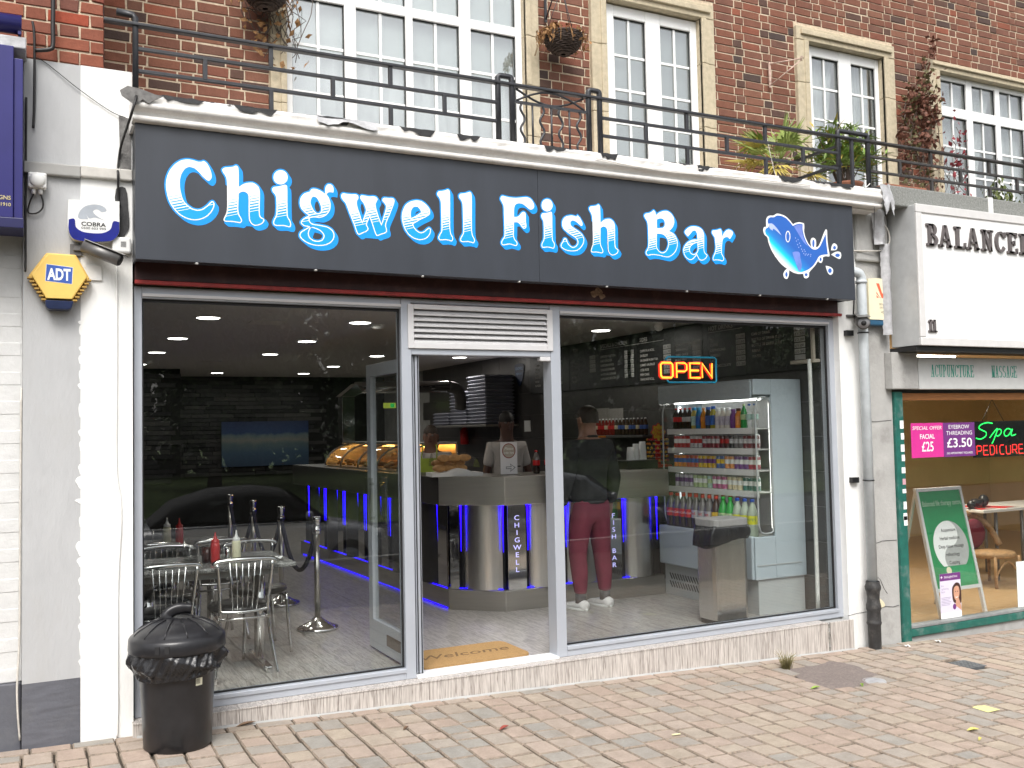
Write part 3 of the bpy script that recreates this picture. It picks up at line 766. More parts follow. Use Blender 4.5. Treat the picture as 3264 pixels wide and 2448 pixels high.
# worn asphalt patch let into the paving
pts = cr([(4.50, -.40), (4.70, -.36), (5.02, -.33), (5.10, -.45), (5.03, -.75), (4.90, -.9), (4.70, -1.0), (4.47, -1.03), (4.38, -.91), (4.40, -.72), (4.46, -.54)], 4)
mb = MB(); n = len(pts); cx, cy = 4.72, -.66
vs = []
for k in range(6):
    f = 1.06*(1-k/6)
    for (px, py) in pts:
        qx = cx+(px-cx)*f; qy = cy+(py-cy)*f
        vs.append((qx, qy, gz(qx)-.012+.014*sin(pi*min(1, (k+.4)/2.5)/2)+rnd(-.002, .002)))
vs.append((cx, cy, gz(cx)+.002))
fs = [(k*n+i, k*n+(i+1) % n, (k+1)*n+(i+1) % n, (k+1)*n+i) for k in range(5) for i in range(n)]+[(5*n+i, 5*n+(i+1) % n, 6*n) for i in range(n)]
mb.smooth = True; mb._add(vs, fs)
structure('asphalt_patch', mb, M_asph, None, (cx, cy, gz(cx)))
structure('road', MB().grid(lambda u, v: (-60+140*u, -7.05-8.5*v, -.52-.0*u), 4, 2), M_road, None, (0, 0, 0))
kb = MB()
for k in range(24):
    kb.box(-10+.92*k, -10+.92*k+.91, -7.05, -6.9, -.55, gz(0)-.05-.0*k)
structure('kerb', kb, M_conc, None, (0, 0, 0))
vb = MB().grid(lambda u, v: (-90+200*u, -15.5-90*v, -.45+.5*min(1, v*6)+.05*sin(u*60+v*9)), 40, 12)
structure('grass_verge', vb, M_grass, None, (0, 0, 0))

# things lying on or let into the paving
mb = MB()
mb.lathe([(.0, .0), (.062, .0), (.07, -.004), (.078, .002), (.084, -.01)], 24, (4.82, -.955, gz(4.82)+.001))
for k in range(-3, 4): mb.box(4.82-.05, 4.82+.05, -.955+k*.014-.002, -.955+k*.014+.002, gz(4.82)+.001, gz(4.82)+.004)
single('drain_cover', mb, M_lead, 'round grey drain cover beside the worn asphalt patch', 'drain cover')
mb = MB().box(5.765, 5.965, -.985, -.785, gz(5.87)-.02, gz(5.87)+.001)
for k in range(5):
    for j in range(5): mb.box(5.78+.037*k, 5.805+.037*k, -.97+.037*j, -.945+.037*j, gz(5.87)+.001, gz(5.87)+.004)
single('stopcock_cover', mb, pm('slate_grey_iron', (.12, .13, .14), .6, metal=.3, var=.2), 'square dark grey metal cover let into the paving at right', 'cover')
mb = MB().grid(lambda u, v: (4.82+.115*u+.01*v, -1.86+.12*v, gz(4.87)+.006+.004*sin(u*5)*v), 5, 4)
single('paper_scrap', mb, pm('yellow_paper', (.72, .68, .28), .7, var=.05), 'pale yellow paper scrap lying on the paving at right', 'paper')
def leaf_mb(x, y, L, w, a, curl=.012):
    mb = MB()
    z = gz(x)+.004
    def fn(u, v):
        s = (u-.5)*L
        ww = w*sin(pi*min(1, max(0, u*.92+.04)))*(v-.5)
        return (x+s*cos(a)-ww*sin(a), y+s*sin(a)+ww*cos(a), z+curl*abs(v-.5)*2*sin(pi*u)+curl*.8*u*u)
    return mb.grid(fn, 7, 4)
M_lred = pm('red_leaf', (.27, .05, .035), .6, var=.4, scale=50)
M_lgr = pm('green_fallen_leaf', (.2, .30, .05), .6, var=.3, scale=50)
M_lbr = pm('brown_leaf', (.16, .1, .06), .7, var=.4, scale=50)
M_lye = pm('yellow_fallen_leaf', (.5, .45, .12), .6, var=.3, scale=50)
single('fallen_leaf', leaf_mb(1.94, -.86, .075, .03, .3), M_lred, 'curled red leaf lying on the paving below the doorway', 'leaf', 'leaves fallen on the paving')
single('fallen_leaf', leaf_mb(4.27, -.95, .08, .03, -.2), M_lgr, 'green leaf just left of the asphalt patch', 'leaf', 'leaves fallen on the paving')
single('fallen_leaf', leaf_mb(4.62, -1.03, .06, .022, .9), M_lgr, 'small green leaf at the near edge of the asphalt patch', 'leaf', 'leaves fallen on the paving')
single('fallen_leaf', leaf_mb(4.40, -2.08, .07, .04, -.6), M_lye, 'yellow green leaf lying near the bottom right corner', 'leaf', 'leaves fallen on the paving')
single('fallen_leaf', leaf_mb(4.28, -2.22, .035, .02, .2), M_lye, 'tiny yellow leaf fragment nearest the bottom right corner', 'leaf', 'leaves fallen on the paving')
single('fallen_leaf', leaf_mb(.60, -.14, .12, .035, .12), M_lbr, 'dark reddish leaf against the sill beside the black bin', 'leaf', 'leaves fallen on the paving')
single('fallen_leaf', leaf_mb(1.42, -.62, .05, .02, .5), M_lbr, 'brown leaf on the paving below the left window', 'leaf', 'leaves fallen on the paving')
single('cigarette_end', MB().tube([(2.75, -1.39, gz(2.75)+.006), (2.80, -1.40, gz(2.75)+.006)], .005, 6), pm('filter_paper', (.7, .66, .4), .8), 'pale yellow cigarette end on the paving below the right window', 'litter')
for i, (a, b_) in enumerate(((5.95, -.25), (6.35, -.22))):
    single('litter_scrap', MB().grid(lambda u, v: (a+.05*u, b_+.03*v, gz(a)+.006+.01*sin(u*6+v)), 4, 3), M_wplast, ['white litter scrap at the foot of the green doorpost', 'white litter scrap below the green sill'][i], 'litter')
tf = MB()
for k in range(90):
    a = rnd(0, 6.28); r = rnd(0, .045); L = rnd(.05, .13); t_ = rnd(.1, .6)
    p = Vector((4.52+r*cos(a), -.40+r*sin(a), gz(4.5)-.004))
    q = p+Vector((cos(a)*L*t_*.6, sin(a)*L*t_*.6, L*.75)); e = p+Vector((cos(a)*L*t_*1.3, sin(a)*L*t_*1.3, L))
    tf.tube([p, q, e], [.0022, .0016, .0004], 3)
single('grass_tuft', tf, pm('dry_grass', (.25, .22, .09), .8, var=.3), 'tuft of dry grass at the corner of the asphalt patch', 'weed')

# ---------------------------------------------------------------- brick terrace: upper wall, pier, pilasters, ledge
bld = thing('brick_terrace', 'red brick terrace with white windows above the shops', 'building', (2.7, 1.0, gz(2.7)))
WY = 1.0
OPEN = [(1.03, 3.28, 3.3, 6.2), (3.80, 5.137, 3.3, 5.51), (6.15, 7.49, 3.3, 5.51), (8.01, 11.2, 3.3, 5.465)]
mb = MB()
xs = [-.6, 1.03, 3.28, 3.80, 5.137, 6.15, 7.49, 8.01, 11.2, 14]
for a, b_ in zip(xs, xs[1:]):
    top = [o for o in OPEN if abs(o[0]-a) < 1e-6]
    z0 = top[0][3] if top else 2.9
    mb.box(a, b_, WY+.0035, WY+.22, z0, 6.9)
build('mortar_wall', mb, M_mortar, bld)
def brick_mb(w, h, d, seed):
    rr = random.Random(seed)
    j = lambda: rr.uniform(-.0035, .0035)
    mb = MB()
    c = .004
    a = [(-w/2+j(), -h/2+j()), (w/2+j(), -h/2+j()), (w/2+j(), h/2+j()), (-w/2+j(), h/2+j())]
    vs = [(x, d, z) for x, z in a]+[(x, c, z) for x, z in a]+[(x-(c if x > 0 else -c), 0, z-(c if z > 0 else -c)) for x, z in a]
    fs = [(8, 9, 10, 11)]
    for i in range(4):
        k = (i+1) % 4
        fs += [(i, k, 4+k, 4+i), (4+i, 4+k, 8+k, 8+i)]
    mb._add(vs, fs)
    return mb
rb = random.Random(3)
bricks = []
CH = .0762
z = 3.50
row = 0
while z < 6.6:
    x = -.17-(.085 if row % 2 else .0)-(.0)
    st = row % 2
    while x < 12:
        L = .2125 if st == 0 else .1
        x0, x1 = x, x+L
        x += L+.0105
        st = 1-st
        segs = [(x0, x1)]
        for (a, b_, z0, z1) in OPEN:
            if z+CH/2 > z0 and z+.012 < z1:
                ns = []
                for s0, s1 in segs:
                    if s1 <= a or s0 >= b_: ns.append((s0, s1)); continue
                    if s0 < a-.02: ns.append((s0, a-.006))
                    if s1 > b_+.02: ns.append((b_+.006, s1))
                segs = ns
        for s0, s1 in segs:
            if s1-s0 > .018 and s1 > -.1: bricks.append(((s0+s1)/2, z+CH/2, s1-s0))
    z += CH
    row += 1
bv = []
for q in bricks:
    if inview((q[0], WY, q[1]), 1.02):
        dd = (Vector((q[0], WY, q[1]))-cam.location).length
        bv.append((dd/q[2]**.5, q))
bv.sort(key=lambda a: a[0])
keep = set(id(q) for _, q in bv[:285])
vis_ids = set(id(q) for _, q in bv)
bm_cache = {}
restb = MB()
for q in bricks:
    w = round(q[2], 3)
    sd_ = rb.randrange(3)
    dy = rb.uniform(-.003, .002)
    if id(q) in keep:
        if (w, sd_) not in bm_cache:
            bm_cache[(w, sd_)] = brick_mb(w, .0655, .03, int(w*1000)*7+sd_).mesh('brick', M_brick)
        o = D.objects.new('brick', bm_cache[(w, sd_)])
        COL.objects.link(o); o.parent = bld
        o.location = Vector((q[0], WY-.002+dy, q[1]))-ORG[bld.name]
        o.rotation_euler = (0, rb.gauss(0, .006), 0)
    else:
        b0 = brick_mb(w, .0655, .03, sd_+50)
        restb._add([(v[0]+q[0], v[1]+WY-.002+dy, v[2]+q[1]) for v in b0.v], b0.f)
build('brick_field', restb, M_brick_i, bld, kind='stuff')
# pier of older brick at the left
mb = MB().box(-1.6, -.168, -.046, 1.0, 3.745, 6.0)
build('mortar_pier', mb, M_mortar, bld)
z = 3.752; row = 0
while z < 4.5:
    x = -1.235 if row % 2 else -1.29
    st = row % 2
    while x < -.17:
        L = .2125 if st == 0 else .1
        x1 = min(x+L, -.165)
        if x1-x > .03:

            me = brick_mb(x1-x, .066, .04, row*9+st+int(x*100)).mesh('brick', M_brick2)
            bo = D.objects.new('brick', me); COL.objects.link(bo); bo.parent = bld
            bo.location = Vector(((x+x1)/2, -.055+rb.uniform(-.003, .003), z+CH/2))-ORG[bld.name]
        x = x1+.011; st = 1-st
    z += CH; row += 1
# pilasters (left grey and white, right white and grey)
def painted(name, x0, x1, y0, y1, z0, z1, mat, bev=.006, nx=6, nz=40, amp=.0025):
    mb = MB()
    mb.smooth = True
    rr = random.Random(int(x0*100)+7)
    h = {}
    def f(u, v):
        a = rr.uniform(-amp, amp)
        return (x0+(x1-x0)*u, y0+(a if 0 < u < 1 and 0 < v < 1 else 0), z0+(z1-z0)*v)
    mb.grid(f, nx, nz)
    mb.smooth = False
    mb.quad((x1, y0, z0), (x1, y1, z0), (x1, y1, z1), (x1, y0, z1))
    mb.quad((x0, y1, z0), (x0, y0, z0), (x0, y0, z1), (x0, y1, z1))
    mb.quad((x0, y0, z1), (x1, y0, z1), (x1, y1, z1), (x0, y1, z1))
    return build(name, mb, mat, bld)
def edged(xl, xr, z0, z1, mat_l, edge, seed):
    pass
painted('pilaster_base', -.578, -.289, -.06, .3, -.12, .285, M_darkp)
painted('pilaster', -.578, -.287, -.06, .3, .285, 3.748, M_greyp)
painted('pilaster', -.287, -.012, -.0615, .3, -.12, 3.750, M_white)
# uneven white paint edge creeping over the grey
mb = MB(); rr = random.Random(8)
zz = .35
while zz < 2.3:
    h = rr.uniform(.02, .09); w = abs(rr.gauss(0, .012))+.004
    if rr.random() < .1: w = .035
    mb.poly(cr([(-.288, zz), (-.288+.004, zz+h/2), (-.288, zz+h), (-.288-w, zz+h*.7), (-.288-w*rr.uniform(.4, 1), zz+h*.3)], 3), XZ(-.0635))
    zz += h+rr.uniform(.0, .08)
build('paint_overlap', mb, M_white, bld)
mb = MB().box(-.578, -.287, -.092, -.06, 3.092, 3.16)
build('string_course', mb, pm('grey_string_paint', (.34, .335, .32), .8, var=.08), bld, bevel=.008)
mb = MB().box(-.287, -.012, -.092, -.061, 3.099, 3.165)
build('string_course', mb, pm('dirty_white_string_paint', (.56, .54, .5), .8, var=.1, dirt=.4), bld, bevel=.008)
# neighbour's painted brick on the far left, dark plinth below
mb = MB()
for r in range(30):
    z0 = .285+r*.0815
    for k in range(-6, 0):
        x1 = -.585+(k+1)*.225-(.11 if r % 2 else 0)
        mb.box(x1-.222, min(x1, -.585), .0175, .05, z0, z0+.078)
mb.box(-2.2, -.578, .02, .2, .285, 3.7)
build('painted_brick_wall', mb, pm('pale_grey_brick_paint', (.62, .62, .61), .8, var=.05, bmp=.3, bscale=40, dirt=.2, dcol=(.4, .4, .4)), bld, bevel=.006)
build('plinth', MB().box(-2.2, -.582, -.012, .2, -.12, .283), M_darkp, bld, bevel=.006)
# right pilaster: white strip then grey, chipped at the foot
painted('pilaster', 5.515, 5.735, -.062, .4, gz(5.6)-.02, 3.40, M_white)
painted('pilaster', 5.735, 6.10, -.067, .4, gz(5.9)-.02, 3.41, M_conc)
mb = MB().box(5.72, 6.095, -.10, -.062, 2.98, 3.40)
build('pilaster_capital', mb, M_conc, bld, bevel=.02)
mb = MB()
mb.poly(cr([(5.80, .16), (5.84, .14), (5.9, .10), (5.92, .06), (5.86, .05), (5.81, .09)], 4), XZ(-.070))
build('bare_plaster_patch', mb, pm('bare_plaster', (.66, .6, .42), .9, var=.1), bld)
mb = MB()
for pl in ([(5.72, .03), (5.80, .035), (5.93, .055), (6.02, .04), (6.09, .05)], [(5.82, .33), (5.88, .28), (5.92, .2), (5.955, .16)], [(5.77, .60), (5.85, .59), (5.92, .605), (6.09, .60)], [(5.76, 1.62), (5.9, 1.615), (6.08, 1.625)], [(5.5, .02), (5.6, .028), (5.72, .03)]):
    mb.tube([(p[0], -.0685 if p[0] > 5.735 else -.0635, p[1]) for p in pl], .0022, 4)
build('crack', mb, M_ink, bld)
# cornice and balcony slab above the shop sign
prof = [(-.235, 3.395), (-.285, 3.400), (-.292, 3.425), (-.270, 3.438), (-.286, 3.455), (-.312, 3.470), (-.318, 3.492), (-.296, 3.512), (-.305, 3.530), (-.300, 3.552), (-.24, 3.560), (-.1, 3.545), (.985, 3.53)]
mb = MB(); rr = random.Random(4); mb.smooth = True
NX = 160
jit = [[rr.gauss(0, .0014)*(1.0 if 7 <= j <= 10 else .5) for j in range(len(prof))] for _ in range(NX+1)]
vs = [(-.03+5.86*i/NX, prof[j][0]+jit[i][j], prof[j][1]+jit[i][j]*.8) for i in range(NX+1) for j in range(len(prof))]
P_ = len(prof)
mb._add(vs, [(i*P_+j, (i+1)*P_+j, (i+1)*P_+j+1, i*P_+j+1) for i in range(NX) for j in range(P_-1)])
mb.smooth = False
for i in (0, NX): mb._add([vs[i*P_+j] for j in range(P_)]+[(vs[i*P_][0], .985, 3.395)], [tuple(range(P_+1))])
mb.box(-.03, 5.83, -.23, .98, 3.38, 3.396)
def cornice_mat():
    m = pm('flaking_cornice_paint', (.74, .72, .69), .75, var=.06, scale=9, bmp=.35, bscale=40, dirt=.35, dcol=(.4, .36, .32), dscale=5)
    t = m.node_tree; b = t.nodes['Principled BSDF']
    src = b.inputs['Base Color'].links[0].from_socket
    g = nn(t, 'ShaderNodeNewGeometry'); sx = nn(t, 'ShaderNodeSeparateXYZ'); t.links.new(g.outputs['Position'], sx.inputs[0])
    mp = nn(t, 'ShaderNodeMapping'); mp.inputs['Scale'].default_value = (2.6, 5, 9); t.links.new(g.outputs['Position'], mp.inputs[0])
    n = noise(t, mp.outputs[0], 1.0, 7, .65)
    hgt = mth(t, 'MULTIPLY', mth(t, 'SUBTRACT', sx.outputs['Z'], 3.528), 7.0)
    f = mth(t, 'GREATER_THAN', mth(t, 'ADD', n, hgt), .70)
    c = mixc(t, f, src, (.03, .029, .03))
    n2 = noise(t, g.outputs['Position'], 6.5, 5, .7)
    f2 = mth(t, 'MULTIPLY', mth(t, 'GREATER_THAN', n2, .74), .8)
    c = mixc(t, f2, c, (.28, .12, .05))
    t.links.new(c, b.inputs['Base Color'])
    return m
build('cornice', mb, cornice_mat(), bld)
# concrete ledge over the neighbour at right
mb = MB().box(5.93, 14, -.30, .98, 3.43, 3.60)
build('neighbour_ledge', mb, M_conc_d, bld, bevel=.01)
mb = MB().box(7.14, 7.20, -.306, -.2, 3.44, 3.606)
build('ledge_patch', mb, M_white, bld)
# torn roofing felt and flashing at the corners of the ledge
mb = MB()
mb.smooth = True
rr = random.Random(2)
def crump(x0, x1, zt, zb, y, amp, nx=12, nz=5):
    def f(u, v):
        e = amp*(rr.random()-.5)
        return (x0+(x1-x0)*u, y-.035*sin(v*1.5)+e, zt+(zb-zt)*v*(.8+.25*sin(u*9))+e)
    mb.grid(f, nx, nz)
crump(1.02, 1.40, 3.56, 3.50, -.295, .012)
build('torn_felt', mb, M_lead, bld)
mb = MB()
mb.poly([(-.10, 3.545), (-.06, 3.575), (.0, 3.57), (.09, 3.545), (.13, 3.54), (.07, 3.505), (.05, 3.49), (.02, 3.51), (-.02, 3.47), (-.05, 3.49), (-.09, 3.515)], XZ(-.322), (0, .004))
build('flashing', mb, M_felt, bld)
build('flashing', MB().poly([(-.085, 3.48), (-.02, 3.47), (-.02, 3.10), (-.075, 3.13), (-.08, 3.3)], XZ(-.066), (0, .003)), M_felt, bld)
mb = MB().poly(cr([(-.10, 3.05), (-.05, 3.06), (-.035, 2.95), (-.03, 2.83), (-.055, 2.78), (-.10, 2.70), (-.115, 2.76), (-.105, 2.9)], 3), XZ(-.066), (0, .002))
build('bitumen_patch', mb, M_bitumen, bld)
rr = random.Random(19)
for (xa, xb) in ((.12, .36), (.52, .78), (1.02, 1.24), (1.55, 1.8), (1.95, 2.12), (2.6, 2.78), (3.05, 3.2), (3.9, 4.02), (4.68, 4.95), (5.2, 5.5)):
    up_p = [(xa+(xb-xa)*k/7, 3.553+rr.uniform(-.004, .006)) for k in range(8)]; lo_p = [(xb-(xb-xa)*k/7, 3.535-rr.uniform(0, .028)) for k in range(1, 7)]
    build('bare_bitumen', MB().poly(up_p+lo_p, lambda u, v, w: (u, -.3075+max(0, 3.53-v)*.15, v)), M_bitumen, bld)
mb = MB(); mb.smooth = True
crump(5.80, 5.92, 3.60, 3.34, -.30, .03, 6, 8)
mb.grid(lambda u, v: (5.88+.12*u, -.13-.06*sin(u*pi)+rr.uniform(-.012, .012), 3.42-.30*v), 8, 10)
mb.grid(lambda u, v: (5.955+.10*u, -.13-.05*sin(u*pi)+rr.uniform(-.006, .006), 3.13-.78*v), 8, 18)
build('lead_flashing', mb, M_lead, bld)

# ---------------------------------------------------------------- upper windows (parts of the terrace)
def window(x0, x1, z0, z1, cols, transom, barz, y=1.04, tilt_=.003, blind=None, curtain=None, doors=False):
    """frame bars, glass, glazing bars; cols = list of glazed (a,b) spans"""
    F = MB()
    fy0, fy1 = y, y+.065
    top = z1
    edges = [x0]+[v for c in cols for v in c]+[x1]
    for a, b_ in zip(edges[0::2], edges[1::2]):
        F.box(a, b_, fy0, fy1, z0, z1)
    gt = transom[1] if transom else z1-.09
    for a, b_ in cols:
        F.box(a, b_, fy0+.003, fy1, z1-.055 if transom else z1-.1, z1)
        if transom: F.box(a, b_, fy0+.003, fy1, transom[0], transom[1])
        F.box(a, b_, fy0+.003, fy1, z0, z0+.09)
        # sash lip round the pane
    w = build('window', F, M_upvc, bld, ((x0+x1)/2, y, z0), bevel=.006)
    g = []
    for a, b_ in cols:
        spans = [(z0+.09, transom[0]), (transom[1], z1-.055)] if transom else [(z0+.09, z1-.1)]
        for s0, s1 in spans:
            P = MB().box(a-.002, b_+.002, y+.035, y+.041, s0-.002, s1+.002)
            build('pane', P, M_gl_up, w)
            B_ = MB()
            xm = (a+b_)/2
            B_.box(xm-.011, xm+.011, y+.024, y+.034, s0, s1)
            for bz in barz:
                if s0+.05 < bz < s1-.05:
                    B_.box(a, xm-.012, y+.024, y+.034, bz-.011, bz+.011)
                    B_.box(xm+.012, b_, y+.024, y+.034, bz-.011, bz+.011)
            build('glazing_bar', B_, M_upvc, w)
            Gk = MB()
            for (p, q) in ((a, a+.005), (b_-.005, b_)): Gk.box(p, q, y+.02, y+.034, s0, s1)
            Gk.box(a+.005, b_-.005, y+.02, y+.034, s1-.006, s1)
            build('gasket', Gk, M_gasket, w)
    if blind:
        Bm = MB()
        for (a, b_, s0, s1) in blind:
            zz = s1
            while zz > s0:
                Bm.quad((a, y+.085, zz), (b_, y+.085, zz), (b_, y+.085+tilt_, zz-.0245+tilt_*.6), (a, y+.085+tilt_, zz-.0245+tilt_*.6))
                zz -= .0245
        build('venetian_blind', Bm, M_blind, w)
    if curtain:
        for (a, b_, s0, s1, wav, gath) in curtain:
            Cm = MB(); Cm.smooth = True
            def f(u, v, a=a, b_=b_, s0=s0, s1=s1, wav=wav, gath=gath):
                xx = a+(b_-a)*u
                xx = xx+(a-xx)*gath*v if gath > 0 else xx+(b_-xx)*(-gath)*v
                return (xx, y+.115+.016*sin(u*wav)+.01*sin(u*wav*2.3+v*3), s1+(s0-s1)*v)
            Cm.grid(f, 60, 8)
            build('net_curtain', Cm, M_net, w)
    return w
def surround(xl0, xl1, xr0, xr1, zt0, zt1, z0, jz):
    y0 = .965
    segs = [z0]+jz+[zt0]
    for a, b_ in ((xl0, xl1), (xr0, xr1)):
        for s0, s1 in zip(segs, segs[1:]):
            mb = MB().box(a, b_, y0, 1.08, s0, s1-.003)
            m = a+(b_-a)*.62 if a == xl0 else a+(b_-a)*.38
            if a == xl0: mb.box(m, b_, y0-.012, 1.0, s0, s1-.003)
            else: mb.box(a, m, y0-.012, 1.0, s0, s1-.003)
            build('jamb_stone', mb, M_stone, bld, bevel=.006)
    if zt1:
        mb = MB().box(xl0, xr1, y0-.002, 1.08, zt0, zt1)
        mb.box(xl0+.05, xr1-.05, y0-.026, 1.0, zt0+.05, zt1-.035)
        build('lintel_stone', mb, M_stone, bld, bevel=.006)
surround(1.03, 1.150, 3.155, 3.28, 6.1, 0, 3.3, [3.62, 4.05, 4.48, 4.9, 5.3, 5.7])
surround(3.80, 3.952, 4.990, 5.137, 5.375, 5.51, 3.3, [3.75, 4.35, 4.95])
surround(6.15, 6.30, 7.335, 7.49, 5.375, 5.51, 3.3, [3.75, 4.35, 4.95])
surround(8.01, 8.16, 11.05, 11.2, 5.36, 5.465, 3.3, [3.75, 4.35, 4.95])
window(1.15, 3.155, 3.40, 6.1, [(1.212, 1.617), (1.71, 2.117), (2.178, 2.583), (2.685, 3.098)], (4.905, 4.985), [4.555, 4.19, 3.825],
       blind=[(1.2, 3.1, 4.52, 6.0)], curtain=[(1.2, 3.1, 3.42, 4.6, 90, 0)])
window(3.952, 4.990, 3.40, 5.36, [(4.08, 4.42), (4.58, 4.92)], None, [4.92, 4.61, 4.31, 4.0, 3.7], blind=[(4.05, 4.45, 3.45, 5.3), (4.55, 4.95, 3.45, 5.3)], tilt_=.008)
window(6.30, 7.335, 3.40, 5.37, [(6.415, 6.775), (6.945, 7.285)], None, [4.965, 4.645, 4.325, 4.0], curtain=[(6.38, 6.80, 3.42, 5.3, 40, .55), (6.92, 7.3, 3.42, 5.3, 34, -.6)])
window(8.16, 11.05, 3.40, 5.36, [(8.27, 8.67), (8.765, 9.15), (9.225, 9.63), (9.72, 10.1), (10.2, 10.6)], (4.91, 5.02), [4.59, 4.28, 3.96], curtain=[(8.2, 9.2, 3.42, 5.3, 70, .5), (9.25, 10.2, 3.42, 5.3, 70, 0)])
mb = MB().box(-.1, 14, 1.75, 1.8, 3.2, 6.2)
mb.box(-.1, 14, 1.08, 1.75, 3.15, 3.2)
structure('upper_room_wall', mb, M_room)
# white satellite-like fan ornament behind the last window
mb = MB(); mb.smooth = True
mb.lathe([(.0, .05), (.12, .04), (.22, .0), (.26, -.05)], 20, M=Matrix.Translation((8.62, 1.2, 3.76)) @ Matrix.Rotation(radians(80), 4, 'X'))
single('lamp_shade', mb, M_net, 'large white rounded shade standing inside the far right upper window', 'lamp shade')
# ---------------------------------------------------------------- shop sign
sg = thing('shop_sign', 'long dark grey fascia sign reading Chigwell Fish Bar with blue and white letters', 'sign', (2.75, -.25, 2.617))
SY = -.25
for a, b_ in ((-.0135, 2.573), (2.575, 5.523)):
    mb = MB().box(a, b_, SY, -.225, 2.617, 3.40)
    mb.box(a, b_, -.225, -.16, 2.617, 2.64)
    mb.box(a, b_, -.225, -.16, 3.375, 3.395)
    build('sign_panel', mb, M_sign, sg, bevel=.002)
mb = MB().box(-.012, 0, -.224, -.06, 2.62, 3.398)
mb.box(5.51, 5.522, -.224, -.06, 2.62, 3.398)
build('sign_return', mb, M_sign, sg)
M_screw = pm('pale_screw_cap', (.6, .6, .58), .4)
for k in range(8):
    x = .32+.70*k
    build('screw', MB().ball((x, SY+.012, 2.613), (.012, .012, .008), 8, 5), M_screw, sg)
for idx, loops in enumerate(LETTERS):
    dense = [cr(l, 4) for l in loops]
    groups = [dense]
    if idx in DOTS: groups.append([cr(DOTS[idx], 3)])
    xs_ = [p[0] for p in dense[0]]
    xc = (min(xs_)+max(xs_))/2
    mb = MB()
    for gi_, grp in enumerate(groups):
        full = [offset(l, .0085 if i == 0 else -.0085) for i, l in enumerate(grp)]
        if min(abs(area2(l)) for l in full) < 1e-5: full = [full[0]]
        N_ = 7
        for k in range(N_):
            s = (1-k/(N_-1))
            lay = [offset(l, (.0085-.004*s) if i == 0 else -(.0085-.004*s)) for i, l in enumerate(grp)]
            dx, dz = .021*s, -.023*s
            mb.m = 0
            mb.poly([[(p[0]+dx, p[1]+dz) for p in l] for l in lay], XZ(SY-.0006-.0002*k-.0002*gi_))
        mb.m = 1
        mb.poly(grp, XZ(SY-.0026))
        mb.m = 2
        inn = [offset(l, -.0062 if i == 0 else .0062) for i, l in enumerate(grp)]
        if gi_ == 0: mb.poly(inn, XZ(SY-.003))
    build('letter', mb, [M_pb, M_pw, M_letter], sg, (xc, SY, 3.020))
mb = MB()
mb.m = 1; mb.poly(cr(FISH['out'], 4), XZ(SY-.001))
for d in FISH['drops']: mb.poly(cr(d, 4), XZ(SY-.001))
mb.m = 0; mb.poly(cr(FISH['body'], 4), XZ(SY-.0016))
mb.m = 3
for d in FISH['dors'], FISH['fin']: mb.poly(cr(d, 4), XZ(SY-.002))
mb.m = 4
mb.poly(cr(FISH['mouth'], 4), XZ(SY-.002))
mb.m = 2
for d in FISH['dropi']: mb.poly(cr(d, 3), XZ(SY-.002))
mb.m = 1; mb.poly(cr(FISH['eye'], 3), XZ(SY-.002))
mb.m = 2; mb.poly(cr(FISH['eyei'], 3), XZ(SY-.0026))
mb.m = 4
for (a, b_) in FISH['spots']:
    mb.poly([(a+.004*cos(k*pi/3), b_+.005*sin(k*pi/3)) for k in range(6)], XZ(SY-.0022))
build('fish_emblem', mb, [M_fish, M_pw, M_fb, M_fl, pm('fish_pale_print', (.42, .5, .8), .45)], sg, (4.79, SY, 3.0))

# shutter box and red trim under the sign
sb = thing('shutter_box', 'dark maroon roller shutter box under the fascia sign', 'shutter box', (2.75, -.05, 2.5))
build('casing', MB().box(.0, 5.547, -.058, .12, 2.528, 2.93), M_maroon, sb, bevel=.004)
build('red_trim', MB().box(.0, 5.55, -.072, -.03, 2.505, 2.527), M_redtrim, sb, bevel=.003)
mb = MB()
for (a, c, s) in ((3.16, 2.60, .05), (3.13, 2.585, .04), (3.19, 2.57, .035)):
    mb.poly(cr([(a+s*cos(k*.9)*(.6+.5*rnd(0, 1)), c+s*.7*sin(k*.9)*(.6+.5*rnd(0, 1))) for k in range(7)], 3), XZ(-.0585-.0003*s*100))
build('rust_patch', mb, pm('rust_flakes', (.30, .19, .13), .9, var=.5, scale=60), sb)

# ---------------------------------------------------------------- aluminium shopfront
sf = thing('shopfront', 'grey aluminium shopfront with two big panes and an open doorway', 'shopfront', (2.75, .05, .0))
Z1 = 2.50
F = MB()
F.box(0, .046, 0, .10, 0, Z1)
F.box(5.46, 5.518, 0, .10, 0, Z1)
F.box(.046, 1.655, .0, .10, 2.43, Z1)
F.box(1.725, 2.79, .002, .10, 2.47, Z1)
F.box(2.864, 5.46, .0, .10, 2.43, Z1)
build('outer_frame', F, M_alu, sf, bevel=.004)
build('mullion', MB().box(1.655, 1.725, -.004, .10, 0, Z1), M_alu, sf, bevel=.004)
build('mullion', MB().box(2.785, 2.864, -.004, .12, 0, Z1), M_alu, sf, bevel=.004)
build('door_head', MB().box(1.725, 2.785, .0, .10, 2.125, 2.166), M_alu, sf, bevel=.004)
build('bead', MB().box(.046, 1.655, -.012, .0, 2.44, 2.458).box(2.864, 5.46, -.012, 0, 2.44, 2.458), M_alu_l, sf, bevel=.002)
